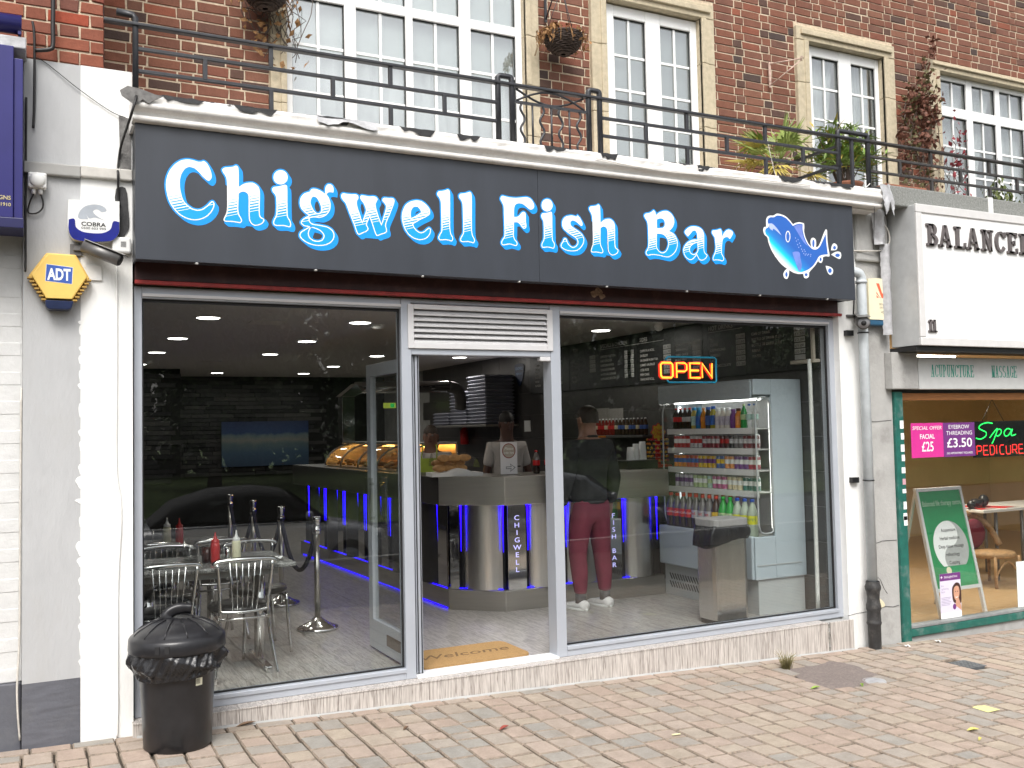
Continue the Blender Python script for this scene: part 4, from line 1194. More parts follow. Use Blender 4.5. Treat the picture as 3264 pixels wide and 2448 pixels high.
for a, b_ in ((.046, 1.655), (2.864, 5.46)):
    build('bottom_rail', MB().box(a, b_, -.002, .10, 0, .072).box(a, b_, -.012, -.002, .045, .072), M_alu, sf, bevel=.004)
    build('pane', MB().box(a, b_, .048, .056, .066, 2.436), M_gl, sf)
    G = MB()
    G.box(a, a+.010, .03, .046, .072, 2.43); G.box(b_-.010, b_, .03, .046, .072, 2.43)
    G.box(a+.01, b_-.01, .03, .046, .072, .082); G.box(a+.01, b_-.01, .03, .046, 2.412, 2.43)
    build('gasket', G, M_gasket, sf)
lv = build('louvre', MB().box(1.70, 1.742, -.016, .0, 2.166, 2.462).box(2.79-.036, 2.80, -.016, -.004, 2.166, 2.462).box(1.742, 2.754, -.016, 0, 2.43, 2.462).box(1.742, 2.754, -.016, 0, 2.166, 2.205).box(1.742, 2.754, .05, .06, 2.205, 2.43), M_alu_l, sf, bevel=.003)
for k in range(6):
    z0 = 2.207+.0375*k
    mb = MB()
    for (p, q) in (((-.014, z0), (.030, z0+.042)),):
        mb._add([(x, y+dy, z) for x in (1.742, 2.754) for (y, z) in (p, q) for dy in (0, .004)], [(0, 4, 5, 1), (2, 3, 7, 6), (0, 2, 6, 4), (1, 5, 7, 3), (0, 1, 3, 2), (4, 6, 7, 5)])
    mb.box(1.742, 2.754, -.014, -.009, z0-.006, z0+.004)
    build('slat', mb, M_alu_l, lv)
build('threshold', MB().box(1.725, 2.785, -.03, .11, .0, .016), pm('white_threshold', (.74, .75, .76), .45, var=.03), sf, bevel=.003)
dr = build('door', MB().box(1.744, 1.790, .032, .105, .02, 2.12).box(1.744, 1.790, .93, 1.02, .02, 2.12).box(1.744, 1.790, .105, .93, 2.03, 2.12).box(1.744, 1.790, .105, .93, .02, .23), M_alu, sf, bevel=.003)
build('pane', MB().box(1.763, 1.769, .10, .935, .225, 2.035), M_gl, dr)
build('seal', MB().box(1.752, 1.757, .024, .032, .02, 2.12).box(1.777, 1.782, .024, .032, .02, 2.12), M_gasket, dr)
build('letter_plate', MB().box(1.738, 1.744, .30, .62, .09, .17), pm('bronze_letter_plate', (.16, .13, .11), .4, metal=.6), dr, bevel=.003)
build('handle', MB().box(1.70, 1.712, .80, .95, .93, 1.28).box(1.712, 1.744, .86, .88, .97, .99).box(1.712, 1.744, .86, .88, 1.22, 1.24), M_case, dr)
build('handle', MB().box(1.822, 1.834, .80, .95, .93, 1.28).box(1.79, 1.822, .86, .88, .97, .99).box(1.79, 1.822, .86, .88, 1.22, 1.24), M_case, dr)
build('closer', MB().box(2.70, 2.785, .0, .05, 2.095, 2.125), M_alu_l, sf, bevel=.004)

# striped tile sill: tread and riser tiles are parts of the terrace
build('sill_core', MB().box(-.015, 5.47, -.095, .9, -.40, -.014), M_grout, bld)
xx = [-.02, .57, 1.17, 1.77, 2.37, 2.97, 3.57, 4.17, 4.77, 5.235]
for a, b_ in zip(xx, xx[1:]):
    m_ = MB()
    m_._add([(a+.0008, -.108, gz(a)-.02), (b_-.0008, -.108, gz(b_)-.02), (b_-.0008, -.095, gz(b_)-.02), (a+.0008, -.095, gz(a)-.02), (a+.0008, -.108, -.009), (b_-.0008, -.108, -.009), (b_-.0008, -.095, -.009), (a+.0008, -.095, -.009)], [(0, 1, 5, 4), (1, 2, 6, 5), (3, 0, 4, 7), (4, 5, 6, 7), (2, 3, 7, 6)])
    build('riser_tile', m_, M_riser, bld, (0, 0, 0), bevel=.0015)
    build('tread_tile', MB().box(a+.0008, b_-.0008, -.112, .02, -.0085, -.0005), M_riser, bld, (0, 0, 0), bevel=.0015)
build('riser_tile', MB().box(5.262, 5.515, -.107, -.09, gz(5.4)-.03, -.004), M_riser, bld, (0, 0, 0), bevel=.002)
mb = MB()
for k in range(7): mb.box(5.235+.004*(k % 2), 5.258-.005*((k*3) % 4), -.1075+.003*(k % 2), -.1, -.23+.031*k, -.20+.031*k)
build('mortar_crack', mb, pm('cracked_mortar', (.2, .19, .17), .9, var=.6, scale=70), bld)
build('skirt_mortar', MB().grid(lambda u, v: (.0+5.5*u, -.108-.025*v-.006*sin(u*70), gz(5.5*u)+.012*(1-v)-.004), 60, 1), M_grout, bld)

# ---------------------------------------------------------------- balcony railing
RY = -.10
rl = thing('balcony_railing', 'black iron balcony railing above the fish bar sign', 'railing', (2.7, RY, 3.55))
def rail(z, x0, x1, h=.022, y=RY, name='rail', par=None, mat=None):
    build(name, MB().bar((x0, y, z), (x1, y, z), .022, h), mat or M_iron, par or rl, bevel=.003)
zt, zm, zn, zb = 4.021, 3.881, 3.749, 3.603
build('handrail', MB().bar((-.17, RY, zt), (5.90, RY, zt), .05, .022), M_iron, rl, bevel=.006)
for z_ in (zm, zn):
    rail(z_, 0, 2.36); rail(z_, 3.19, 5.545)
build('bottom_rail', MB().bar((0, RY, zb), (5.9, RY, zb), .035, .03), M_iron, rl, bevel=.005)
def up_(x, z0, z1, w=.026, par=None, mat=None, y=RY):
    build('baluster', MB().bar((x, y, z0), (x, y, z1), w, w, (0, 1, 0)), mat or M_iron, par or rl, bevel=.003)
for x in (.395, 1.183, 1.954, 3.591, 4.358, 5.15): up_(x, zn, zm)
for x in (.79, 1.571, 3.970, 4.750): up_(x, zm, zt); up_(x, 3.54, zn)
build('corner_post', MB().tube([(.003, RY, 3.56), (.003, RY, 4.06), (-.012, RY, 4.078), (-.10, RY, 4.082)], .02, 4, sq=(1.1, 1.1)), M_iron, rl)
for a, b_ in ((2.358, 2.465), (3.091, 3.186), (5.545, 5.89)):
    pts = [(a, RY, 3.54), (a, RY, 4.055)]+[(a+.02*(1-cos(t)), RY, 4.055+.02*sin(t)) for t in (.5, 1.0, 1.57)]+[(b_-.02*(1-cos(t)), RY, 4.055+.02*sin(t)) for t in (1.57, 1.0, .5)]+[(b_, RY, 4.055), (b_, RY, 3.54)]
    build('loop_post', MB().tube(pts, .020, 4, sq=(1.05, 1.05)), M_iron, rl)
up_(5.70, 3.58, zt)
build('panel_rail', MB().bar((2.465, RY, 3.905), (3.091, RY, 3.905), .018, .018), M_iron, rl)
for k, x in enumerate((2.547, 2.627, 2.703, 2.780, 2.855, 2.928, 3.006)):
    if k % 2 == 0:
        s = 1 if k % 4 == 0 else -1
        build('wavy_bar', MB().tube([(x+s*.017*sin(t/24*4*pi), RY, 3.605+.30*t/24) for t in range(25)], .0085, 6), M_iron, rl)
    else:
        build('straight_bar', MB().tube([(x, RY, 3.605), (x, RY, 3.905)], .0085, 6), M_iron, rl)
for s in (0, 1):
    mb = MB()
    for a, b_ in ((2.50, 3.05),):
        if s: mb.tube([(a+(b_-a)*t/16, RY-.006, 3.915+.088*sin(pi*t/16)) for t in range(17)], .008, 6)
        else: mb.tube([(a+(b_-a)*t/16, RY+.006, 4.003-.088*sin(pi*t/16)) for t in range(17)], .008, 6)
    build('arched_bar', mb, M_iron, rl)
# railing of the next flat, older paint, with its return to the wall
rr_ = thing('balcony_railing', 'older flaking black railing above the white therapy sign', 'railing', (8.4, RY, 3.6))
build('handrail', MB().bar((5.90, RY, 4.024), (13.5, RY, 4.024), .05, .022), M_iron_old, rr_, bevel=.006)
for z_ in (3.893, 3.766): rail(z_, 5.89, 13.5, par=rr_, mat=M_iron_old)
build('bottom_rail', MB().bar((5.90, RY, 3.622), (13.5, RY, 3.622), .035, .03), M_iron_old, rr_, bevel=.005)
for x in (6.27, 7.049, 7.837, 8.62): up_(x, 3.766, 3.893, par=rr_, mat=M_iron_old)
for x in (6.665, 7.444, 8.23, 9.0): up_(x, 3.893, 4.024, par=rr_, mat=M_iron_old); up_(x, 3.59, 3.766, par=rr_, mat=M_iron_old)
dv = thing('railing_divider', 'short black railing running back to the wall between the two balconies', 'railing', (5.60, .4, 3.55))
for z_ in (3.965, 3.80): build('rail', MB().bar((5.60, -.08, z_), (5.60, .96, z_), .022, .022), M_iron, dv)
build('post', MB().bar((5.60, .95, 3.53), (5.60, .95, 3.99), .024, .024, (0, 1, 0)), M_iron, dv)

# ---------------------------------------------------------------- boxes, cameras, pipes and cables on the pilasters
PY = -.0625
cb = thing('alarm_box', 'white alarm bell box with grey cat emblem reading COBRA, blue lower edge', 'alarm box', (-.224, PY, 2.726))
w_ = lambda u, v: (-.362+.276*u, 2.715+.235*v)
out = cr([(-.352, 2.954, 1), (-.086, 2.967, 1), (-.086, 2.84), (-.088, 2.785), (-.12, 2.74), (-.17, 2.727), (-.28, 2.722), (-.33, 2.735), (-.352, 2.78), (-.356, 2.84)], 4)
build('casing', MB().poly(out, XZ(PY), (0, .055)), M_wplast, cb, bevel=.008)
build('lens', MB().poly(cr([(-.350, 2.842, 1), (-.322, 2.846), (-.314, 2.80), (-.275, 2.775), (-.18, 2.775), (-.135, 2.80), (-.118, 2.848), (-.088, 2.846, 1), (-.089, 2.785), (-.12, 2.741), (-.17, 2.728), (-.28, 2.723), (-.33, 2.736), (-.351, 2.78)], 4), XZ(PY-.055), (0, .004)), M_dblue, cb)
mb = MB()
mb.m = 0
mb.poly(cr([(-.30, 2.852), (-.295, 2.89), (-.27, 2.92), (-.235, 2.935), (-.195, 2.937), (-.165, 2.925), (-.155, 2.905), (-.18, 2.895, 1), (-.205, 2.91), (-.225, 2.895), (-.195, 2.865), (-.16, 2.848, 1), (-.215, 2.862), (-.245, 2.855), (-.26, 2.875, 1), (-.25, 2.85, 1)], 4), XZ(PY-.0555))
mb.m = 1
text_mb(mb, 'COBRA', (-.222, PY-.0556, 2.812), .032, bold=.02, align='CENTER', maxw=.128)
text_mb(mb, '0500 603 999', (-.222, PY-.0556, 2.793), .0185, align='CENTER', maxw=.128)
build('print', mb, [pm('grey_emblem', (.36, .39, .43), .5), M_ink], cb)
ad = thing('alarm_box', 'yellow hexagonal alarm bell box with blue ADT panel', 'alarm box', (-.395, PY, 2.334))
hexo = [(-.552, 2.519), (-.463, 2.652), (-.312, 2.650), (-.241, 2.519), (-.325, 2.378), (-.470, 2.378)]
M_amber = pm('amber_fin', (.42, .25, .05), .5)
build('casing', MB().poly(hexo, XZ(PY), (0, .02)).poly(offset(hexo, -.012), XZ(PY-.02), (0, .045)), M_yellow, ad, bevel=.006)
for (p, q) in (((-.552, 2.515), (-.47, 2.378)), ((-.241, 2.515), (-.325, 2.378))):
    for k in range(7):
        t = k/7+.07
        fm = MB()
        x_ = p[0]+(q[0]-p[0])*t; z_ = p[1]+(q[1]-p[1])*t
        fm.box(x_-.012, x_+.012, PY-.06, PY-.01, z_-.006, z_+.002)
        build('fin', fm, M_amber, ad)
build('lens', MB().poly([(-.470, 2.378), (-.325, 2.378), (-.335, 2.338), (-.355, 2.328), (-.45, 2.328), (-.465, 2.34)], XZ(PY), (0, .085)), M_navy, ad, bevel=.006)
mb = MB(); mb.m = 0
mb.poly([(-.469, 2.486), (-.333, 2.474), (-.328, 2.570), (-.464, 2.582)], XZ(PY-.0655))
mb.m = 1
mb.poly([(-.467, 2.488), (-.335, 2.476), (-.330, 2.568), (-.462, 2.580)], XZ(PY-.0662))
mb.m = 0
text_mb(mb, 'ADT', (-.400, PY-.067, 2.496), .088, bold=.035, align='CENTER', maxw=.118)
build('badge', mb, [M_pw, pm('badge_blue', (.03, .09, .38), .5)], ad)
pr = thing('floodlight_sensor', 'small square white junction box with domed front and two cable glands', 'sensor box', (-.512, PY, 3.0))
build('casing', MB().box(-.556, -.462, PY-.06, PY, 3.005, 3.093), M_wplast, pr, bevel=.01)
build('dome', MB().ball((-.509, PY-.06, 3.05), (.042, .02, .042), 14, 8), M_wplast, pr)
for x in (-.527, -.492): build('gland', MB().tube([(x, PY-.03, 3.006), (x, PY-.03, 2.975)], .012, 8), M_wplast, pr)
build('cable', MB().tube(sm([(-.527, PY-.03, 2.976), (-.545, PY-.02, 2.93), (-.556, PY-.012, 2.885), (-.545, PY-.012, 2.868), (-.51, PY-.018, 2.872), (-.483, PY-.02, 2.9), (-.480, PY-.025, 2.94), (-.492, PY-.03, 2.977)], 5), .0045, 6), M_cable, pr)
cc = thing('security_camera', 'gunmetal bullet camera on the white pilaster pointing down right', 'security camera', (-.20, -.16, 2.56))
build('bracket', MB().box(-.342, -.28, PY-.012, PY, 2.645, 2.712).box(-.325, -.255, PY-.028, PY-.012, 2.672, 2.700).bar((-.275, PY-.04, 2.69), (-.245, -.13, 2.682), .022, .022), M_gunm, cc, bevel=.003)
ca, cb_ = Vector((-.275, -.13, 2.695)), Vector((-.075, -.20, 2.607))
build('body', MB().tube([ca, ca.lerp(cb_, .92)], .037, 16, sq=(1, 1)), M_gunm, cc)
build('lens', MB().tube([ca.lerp(cb_, .92), ca.lerp(cb_, .95)], [.033, .031], 16), M_gasket, cc)
dirv = (cb_-ca).normalized()
mb = MB().bar(ca.lerp(cb_, .05)+Vector((.004, 0, .036)), ca.lerp(cb_, 1.08)+Vector((.004, 0, .036)), .078, .006)
build('sunshield', mb, M_gunm, cc, bevel=.002)
mb = MB().box(-.125, -.022, PY-.045, PY, 2.672, 2.765)
jb = single('junction_box', mb, M_wplast, 'small white plastic box with a barcode sticker beside the bullet camera', 'junction box', bevel=.012)
stk = MB()
for k in range(7): stk.box(-.078+.0042*k, -.0755+.0042*k, PY-.0458, PY-.0452, 2.705, 2.738)
ob = build('barcode', stk, M_ink, jb)
pl_ = MB().box(-.265, -.175, PY-.012, PY, 2.51, 2.60)
single('blanking_plate', pl_, M_wplast, 'off white square wall plate below the bullet camera', 'wall plate', bevel=.004)
c2 = thing('security_camera', 'gunmetal bullet camera by the drainpipe facing the street', 'security camera', (5.62, -.14, 2.42))
build('bracket', MB().box(5.60, 5.72, -.085, -.062, 2.50, 2.52).bar((5.69, -.08, 2.50), (5.69, -.14, 2.47), .02, .02), M_gunm, c2, bevel=.003)
ca, cb_ = Vector((5.72, -.10, 2.475)), Vector((5.585, -.27, 2.425))
build('body', MB().tube([ca, ca.lerp(cb_, .95)], [.05, .054], 18), M_gunm, c2)
build('lens_ring', MB().tube([ca.lerp(cb_, .95), ca.lerp(cb_, .97)], [.046, .046], 16), pm('lens_glass_ring', (.30, .30, .31), .25), c2)
build('lens', MB().tube([ca.lerp(cb_, .97), ca.lerp(cb_, .99)], [.022, .02], 14), M_gasket, c2)
build('sunshield', MB().bar(ca+Vector((0, 0, .053)), ca.lerp(cb_, 1.12)+Vector((0, 0, .055)), .10, .006), M_gunm, c2, bevel=.002)
vb_ = thing('alarm_box', 'cream alarm box with a red V emblem and blue base on the grey pilaster', 'alarm box', (5.92, -.067, 2.44))
build('casing', MB().poly(cr([(5.795, 2.48, 1), (6.045, 2.48, 1), (6.045, 2.815, 1), (5.92, 2.835), (5.795, 2.825, 1)], 4), XZ(-.069), (0, .07)), M_cream, vb_, bevel=.01)
build('lens', MB().box(5.80, 6.04, -.135, -.069, 2.43, 2.48), pm('petrol_blue_lens', (.02, .09, .17), .3), vb_, bevel=.012)
mb = MB(); yv = -.1395
mb.m = 0
mb.poly([(5.885, 2.79), (5.92, 2.79), (5.955, 2.70), (5.99, 2.79), (6.025, 2.79), (5.965, 2.665), (5.945, 2.665)], XZ(yv))
for s in (-1, 1):
    mb.poly([(5.955+s*.07, 2.72), (5.955+s*.07, 2.70), (5.955+s*.02, 2.665), (5.955+s*.028, 2.665)], XZ(yv))
    mb.poly([(5.955+s*.07, 2.69), (5.955+s*.07, 2.668), (5.955+s*.045, 2.665), (5.955+s*.05, 2.672)], XZ(yv))
mb.m = 1
text_mb(mb, 'SECURITY', (5.955, yv, 2.605), .022, align='CENTER', maxw=.085)
text_mb(mb, 'SYSTEMS', (5.955, yv, 2.575), .022, align='CENTER', maxw=.075)
text_mb(mb, '<O>', (5.955, yv, 2.535), .026, align='CENTER', bold=.02)
build('print', mb, [pm('orange_red_print', (.7, .12, .05), .5), pm('brown_print', (.16, .12, .08), .6)], vb_)
single('conduit_box', MB().box(5.765, 5.80, -.09, -.067, 2.36, 2.45), M_wplast, 'narrow white plastic cover beside the drainpipe', 'cable cover', bevel=.004)
# drainpipe
px_, py_ = 5.69, -.16
dp = thing('drainpipe', 'galvanised drainpipe with a black cast iron foot beside the right pilaster', 'drainpipe', (px_, py_, gz(px_)))
build('upper_pipe', MB().tube(sm([(5.52, py_+.02, 2.875), (5.60, py_+.01, 2.873), (5.66, py_, 2.86), (px_, py_, 2.82), (px_, py_, 2.74), (px_, py_, 2.6)], 3)+[(px_, py_, .30)], .040, 16), M_galv, dp)
build('collar', MB().tube([(px_, py_, 2.80), (px_, py_, 2.775)], .047, 16), M_galv, dp)
foot = [(.054, .30), (.058, .275), (.066, .255), (.064, .235), (.055, .215), (.05, .17), (.052, .13), (.060, .10), (.061, .075), (.054, .055), (.056, .0), (.057, -.03), (.061, -.038), (.058, -.05), (.053, -.06), (.052, gz(px_)-.02)]
build('iron_foot', MB().lathe([(r, z) for r, z in foot], 18, (px_, py_, 0)), pm('black_cast_iron', (.03, .029, .029), .55, var=.4, scale=18, bmp=.3, bscale=30, dirt=.35, dcol=(.2, .19, .17), dscale=14), dp)
for z_ in (2.36, 1.13):
    build('clip', MB().tube([(px_+.043*cos(a), py_+.043*sin(a), z_) for a in [k*2*pi/14 for k in range(14)]], .006, 5, closed=True).box(px_-.12, px_-.045, -.10, -.062, z_-.02, z_+.025), M_black, dp)
# cables
def cable(pts, r, mat, label, cat='cable', grp=None):
    return single('cable', MB().tube(sm(pts, 5), r, 6), mat, label, cat, grp)
cable([(-.535, PY-.03, 3.95), (-.525, PY-.03, 3.85), (-.525, PY-.02, 3.5), (-.530, PY-.015, 3.35)], .007, M_cable, 'black cable looping from the blue shutter roller down the grey pilaster')
cable([(-.565, PY-.01, 3.52), (-.566, PY-.008, 3.2), (-.567, PY-.008, 2.9), (-.566, PY-.008, 2.60), (-.567, PY-.03, 2.54)], .006, M_cable, 'black cable running down beside the blue shutter')
cable([(-.005, RY-.03, 3.60), (-.015, -.33, 3.52), (-.045, -.335, 3.40), (-.075, PY-.05, 3.30), (-.090, PY-.012, 3.18), (-.092, PY-.04, 3.12), (-.088, PY-.01, 3.0), (-.08, PY-.01, 2.95)], .0075, M_cable, 'thick black cable hanging from the railing corner to the white alarm box')
cable([(-.005, RY, 3.59), (.4, RY-.01, 3.575), (.9, RY-.012, 3.565), (1.56, RY-.015, 3.585), (2.0, RY-.01, 3.57), (2.4, RY-.012, 3.585)], .006, M_cable, 'thin black cable tied along the bottom rail of the balcony')
cable([(-.53, PY-.01, 3.755), (-.47, PY-.008, 3.735), (-.29, PY-.012, 3.60), (-.13, PY-.01, 3.50), (-.05, PY-.02, 3.47)], .0022, M_cable, 'thin slack wire crossing the top of the grey and white pilaster')
cable([(-.43, -.105, 4.6), (-.430, -.105, 4.2), (-.432, -.105, 3.95), (-.432, -.105, 3.83), (-.45, -.105, 3.80), (-.52, -.10, 3.785)], .012, M_cable, 'pair of black cables running down the old brick pier')
cable([(-.128, .6, 4.5), (-.128, .6, 4.0), (-.128, .6, 3.55)], .01, pm('brown_pipe_paint', (.06, .03, .028), .5), 'thin brown pipe behind the end of the railing', 'pipe')
cable([(5.735, -.29, 3.40), (5.735, -.275, 3.2), (5.738, -.26, 3.05)], .003, M_cable, 'thin black wire hanging beside the right end of the sign')
cable([(5.53, -.075, 3.06), (5.75, -.11, 3.063), (5.98, -.14, 3.08), (6.05, -.15, 3.15), (6.04, -.15, 3.25), (5.98, -.14, 3.34), (5.97, -.16, 3.40)], .006, M_wcable, 'dirty white cable looping from the pilaster capital to the ledge corner')
cable([(5.60, -.12, 2.80), (5.635, -.13, 2.73), (5.63, -.13, 2.62), (5.65, -.1, 2.52)], .006, M_cable, 'black cable feeding the bullet camera by the drainpipe')
cable([(-.097, PY-.006, 2.60), (-.098, PY-.008, 2.0), (-.10, PY-.006, 1.45), (-.075, PY-.006, 1.2), (-.093, PY-.008, .8), (-.095, PY-.006, .35), (-.095, PY-.008, .1), (-.10, PY-.012, -.07)], .0055, M_wplast, 'white painted cable clipped down the white pilaster')
cable([(-.585, -.012, 1.9), (-.588, -.016, 1.2), (-.59, -.018, .55), (-.60, -.03, .3), (-.598, -.035, .15), (-.586, -.03, -.02)], .006, M_wcable, 'old cable running down the joint at the far left pilaster edge')
cable([(3.0, -.325, 3.50), (3.35, -.327, 3.475), (3.7, -.326, 3.468), (4.2, -.327, 3.49), (5.0, -.325, 3.50)], .003, M_wcable, 'thin pale wire stapled along the white cornice')

# ---------------------------------------------------------------- neighbour's blue shutter at the far left
bs = thing('shop_shutter', 'royal blue box sign and shutter housing at the far left edge', 'shop sign', (-.9, -.3, 2.78))
build('face', MB().box(-2.2, -.625, -.30, -.06, 2.79, 3.72), M_bluep, bs, bevel=.004)
build('side_panel', MB().box(-.625, -.580, -.285, -.06, 2.78, 3.66), M_bluep, bs, bevel=.004)
build('bottom_lip', MB().box(-2.2, -.575, -.31, -.06, 2.735, 2.79), pm('navy_lip', (.012, .012, .075), .35), bs, bevel=.004)
build('roller', MB().tube([(-2.2, -.24, 3.86), (-.588, -.24, 3.86)], .052, 16).box(-.606, -.590, -.27, -.2, 3.80, 3.87), M_bluep, bs)
build('roller_cover', MB().box(-2.2, -.565, -.26, -.06, 3.725, 3.79), M_lead, bs, bevel=.006)
mb = MB()
text_mb(mb, 'GNS', (-.636, -.302, 2.885), .030, align='RIGHT', bold=.02)
text_mb(mb, '1910', (-.636, -.302, 2.850), .026, align='RIGHT', bold=.02)
build('lettering', mb, pm('gold_lettering', (.45, .38, .2), .5), bs)

# ---------------------------------------------------------------- black dustbin by the left pane
bx, by = .19, -.345
bz = gz(bx)
bn = thing('dustbin', 'black plastic dustbin with domed lid and bin liner outside the left window', 'bin', (bx, by, bz))
build('body', MB().lathe([(.0, .012), (.172, .0), (.179, .012), (.184, .15), (.195, .34), (.205, .48), (.213, .485), (.213, .50), (.2, .50), (.0, .49)], 44, (bx, by, bz)), M_blackbin, bn)
rr = random.Random(6)
ph = [rr.uniform(0, 6.28) for _ in range(9)]
def wr(a, v):
    f = 0
    for k, (n_, am) in enumerate(((5, .006), (9, .005), (14, .0045), (22, .004), (31, .0035), (47, .003))):
        f += am*(1-abs(sin(n_*a*.5+ph[k]+v*(k*2.3-4)))*2)
    return f
def bag(u, v):
    a = 2*pi*u
    prof = [(.246, .535), (.254, .515), (.262, .49), (.262, .465), (.252, .445), (.236, .428), (.226, .412), (.222, .398)]
    t = v*(len(prof)-1); i = min(len(prof)-2, int(t)); f = t-i
    r = prof[i][0]*(1-f)+prof[i+1][0]*f; z = prof[i][1]*(1-f)+prof[i+1][1]*f
    k = 1.0+(.6 if a > 4.9 or a < .6 else 0.)
    r += wr(a, v)*(.35+sin(pi*min(1, v*1.1)))*k
    return (bx+r*cos(a), by+r*sin(a), bz+z+.010*v*sin(2*a+ph[6])+.004*v*sin(5*a+ph[7]))
mb = MB(); mb.smooth = True; mb.grid(bag, 220, 26)
build('bin_liner', mb, pm('black_polythene', (.016, .016, .018), .2, var=.2, bmp=.35, bscale=45), bn)
lid = MB().lathe([(.244, .525), (.253, .528), (.257, .54), (.254, .595), (.246, .608), (.232, .615), (.222, .627), (.195, .648), (.145, .675), (.085, .692), (.0, .698)], 52, (bx, by, bz))
M_lid = pm('black_lid_plastic', (.014, .014, .016), .3, var=.25, bmp=.06, bscale=20, rvar=.06)
lo = build('lid', lid, M_lid, bn)
mb = MB()
for k in range(12):
    a = 2*pi*k/12+.1
    mb.tube([(bx+r*cos(a), by+r*sin(a), bz+z+.001) for r, z in ((.228, .619), (.195, .6495), (.145, .6765), (.08, .6945))], .0045, 4)
build('rib', mb, M_lid, lo)
mb = MB().tube(sm([(bx-.055, by, bz+.682), (bx-.05, by, bz+.715), (bx-.01, by, bz+.738), (bx+.04, by-.005, bz+.742), (bx+.075, by-.01, bz+.738)], 4), [.024]*4+[.021]*8+[.018]*5, 6, sq=(.6, 1.5))
build('handle', mb, M_lid, lo)
for a in (4.18, 4.38):
    mb = MB().box(-.012, .012, -.004, .004, -.02, .02, Matrix.Translation((bx+.2555*cos(a), by+.2555*sin(a), bz+.568)) @ Matrix.Rotation(a+pi/2, 4, 'Z'))
    build('lid_slot', mb, M_gasket, lo)
M4 = Matrix.Translation((bx, by, bz)) @ Matrix.Rotation(radians(296), 4, 'Z')
mb = MB()
for k in range(6):
    a0, a1 = -.1+.034*k, -.1+.034*(k+1)
    mb._add([M4 @ Vector((r0*cos(a), r0*sin(a), z)) for a, z, r0 in ((a0, .352, .1985), (a1, .352, .1985), (a1, .392, .2005), (a0, .392, .2005))], [(0, 1, 2, 3)])
st = build('price_sticker', mb, pm('sticker_paper', (.62, .60, .46), .6), bn)
mb = MB()
for k in range(9):
    a0 = -.09+.014*k
    mb._add([M4 @ Vector((r0*cos(a), r0*sin(a), z)) for a, z, r0 in ((a0, .362, .2005), (a0+.006, .362, .2005), (a0+.006, .388, .2015), (a0, .388, .2015))], [(0, 1, 2, 3)])
build('barcode', mb, M_ink, st)

# ---------------------------------------------------------------- hanging baskets, bracket, creepers and balcony plants
def basket(x, y, z, r, label, seed, leaves):
    rr = random.Random(seed)
    t = thing('hanging_basket', label, 'hanging basket', (x, y, z-r))
    prof = [(.02, -r*.98), (r*.35, -r*.93), (r*.62, -r*.72), (r*.85, -r*.40), (r*.97, -r*.05), (r, 0), (r*.95, .0), (r*.8, -.03), (0, -.03)]
    build('bowl', MB().lathe(prof, 24, (x, y, z)), M_wicker, t)
    mb = MB()
    for k in range(13):
        zz = -r*.94+k*r*.075; rad = r*sqrt(max(.02, 1-(zz/r)**2))*1.0+.003
        mb.tube([(x+(rad+.004*sin(a*12+k*pi))*cos(a), y+(rad+.004*sin(a*12+k*pi))*sin(a), z+zz+.004*sin(a*5+k)) for a in [2*pi*i/36 for i in range(36)]], .0065, 4, closed=True)
    mb.tube([(x+r*1.02*cos(2*pi*i/30), y+r*1.02*sin(2*pi*i/30), z+.003) for i in range(30)], .009, 5, closed=True)
    build('weave', mb, M_wicker, t)
    mb = MB()
    for a in (.5, 2.6, 4.7): mb.tube([(x+r*cos(a), y+r*sin(a), z), (x, y, z+.42)], .003, 4)
    build('chain', mb, M_iron, t)
    lf = MB()
    for k in range(leaves):
        a = rr.uniform(0, 6.28)
        if rr.random() < .7: a = rr.gauss(pi+.15, .45) if rr.random() < .62 else rr.gauss(0, .4)
        dd = rr.uniform(.75, 1.55)*r; zz = z+.03-max(0, dd-r)*rr.uniform(.5, 2.0)+rr.uniform(-.02, .04)
        c = Vector((x+dd*cos(a), y+dd*sin(a)*.8, zz)); s = rr.uniform(.011, .026)
        M = Matrix.Translation(c) @ Matrix.Rotation(rr.uniform(0, 6.28), 4, 'Z') @ Matrix.Rotation(rr.uniform(0, 3), 4, 'X')
        lf._add([M @ Vector(v) for v in ((0, -s, 0), (s*.5, 0, s*.2), (0, s, 0), (-s*.5, 0, -s*.2))], [(0, 1, 2, 3)])
    for k in range(16):
        a = rr.gauss(pi, .8) if k % 3 else rr.gauss(0, .6)
        p = [Vector((x+q*r*cos(a), y+q*r*sin(a), z+.04*sin(q*2.2)-max(0, q-1)**2*rr.uniform(.15, .6))) for q in (.5, .9, 1.2, 1.55)]
        lf.tube(sm(p, 2), .0025, 3)
    build('dead_foliage', lf, M_straw, t, kind='stuff')
    return t
basket(3.405, .78, 4.858, .155, 'dark wicker hanging basket with dried brown plants between two windows', 3, 420)
basket(.955, .78, 4.80, .155, 'dark wicker hanging basket cut off by the top edge above the railing', 4, 120)
def bracket(x, z, mat, label, w=.25, h=.2, yl=.34, sc=True, rot=0):
    t = thing('basket_bracket', label, 'bracket', (x, .965, z-h))
    build('back_plate', MB().box(x-.011, x+.011, .955, .966, z-h, z+.02), mat, t)
    ex = x+w*sin(rot); ey = .96-w*cos(rot)
    build('arm', MB().tube([(x, .96, z), (ex, ey, z+.01)], .007, 5), mat, t)
    build('brace', MB().tube([(x, .96, z-h+.02), (ex, ey, z)], .006, 5), mat, t)
    build('hook', MB().tube([(ex+.018*cos(a), ey, z+.01+.018*sin(a)) for a in [k*.6 for k in range(9)]], .005, 4), mat, t)
    return t
bracket(3.345, 5.26, M_iron, 'black iron bracket holding the wicker basket beside the large window', .19, .22)
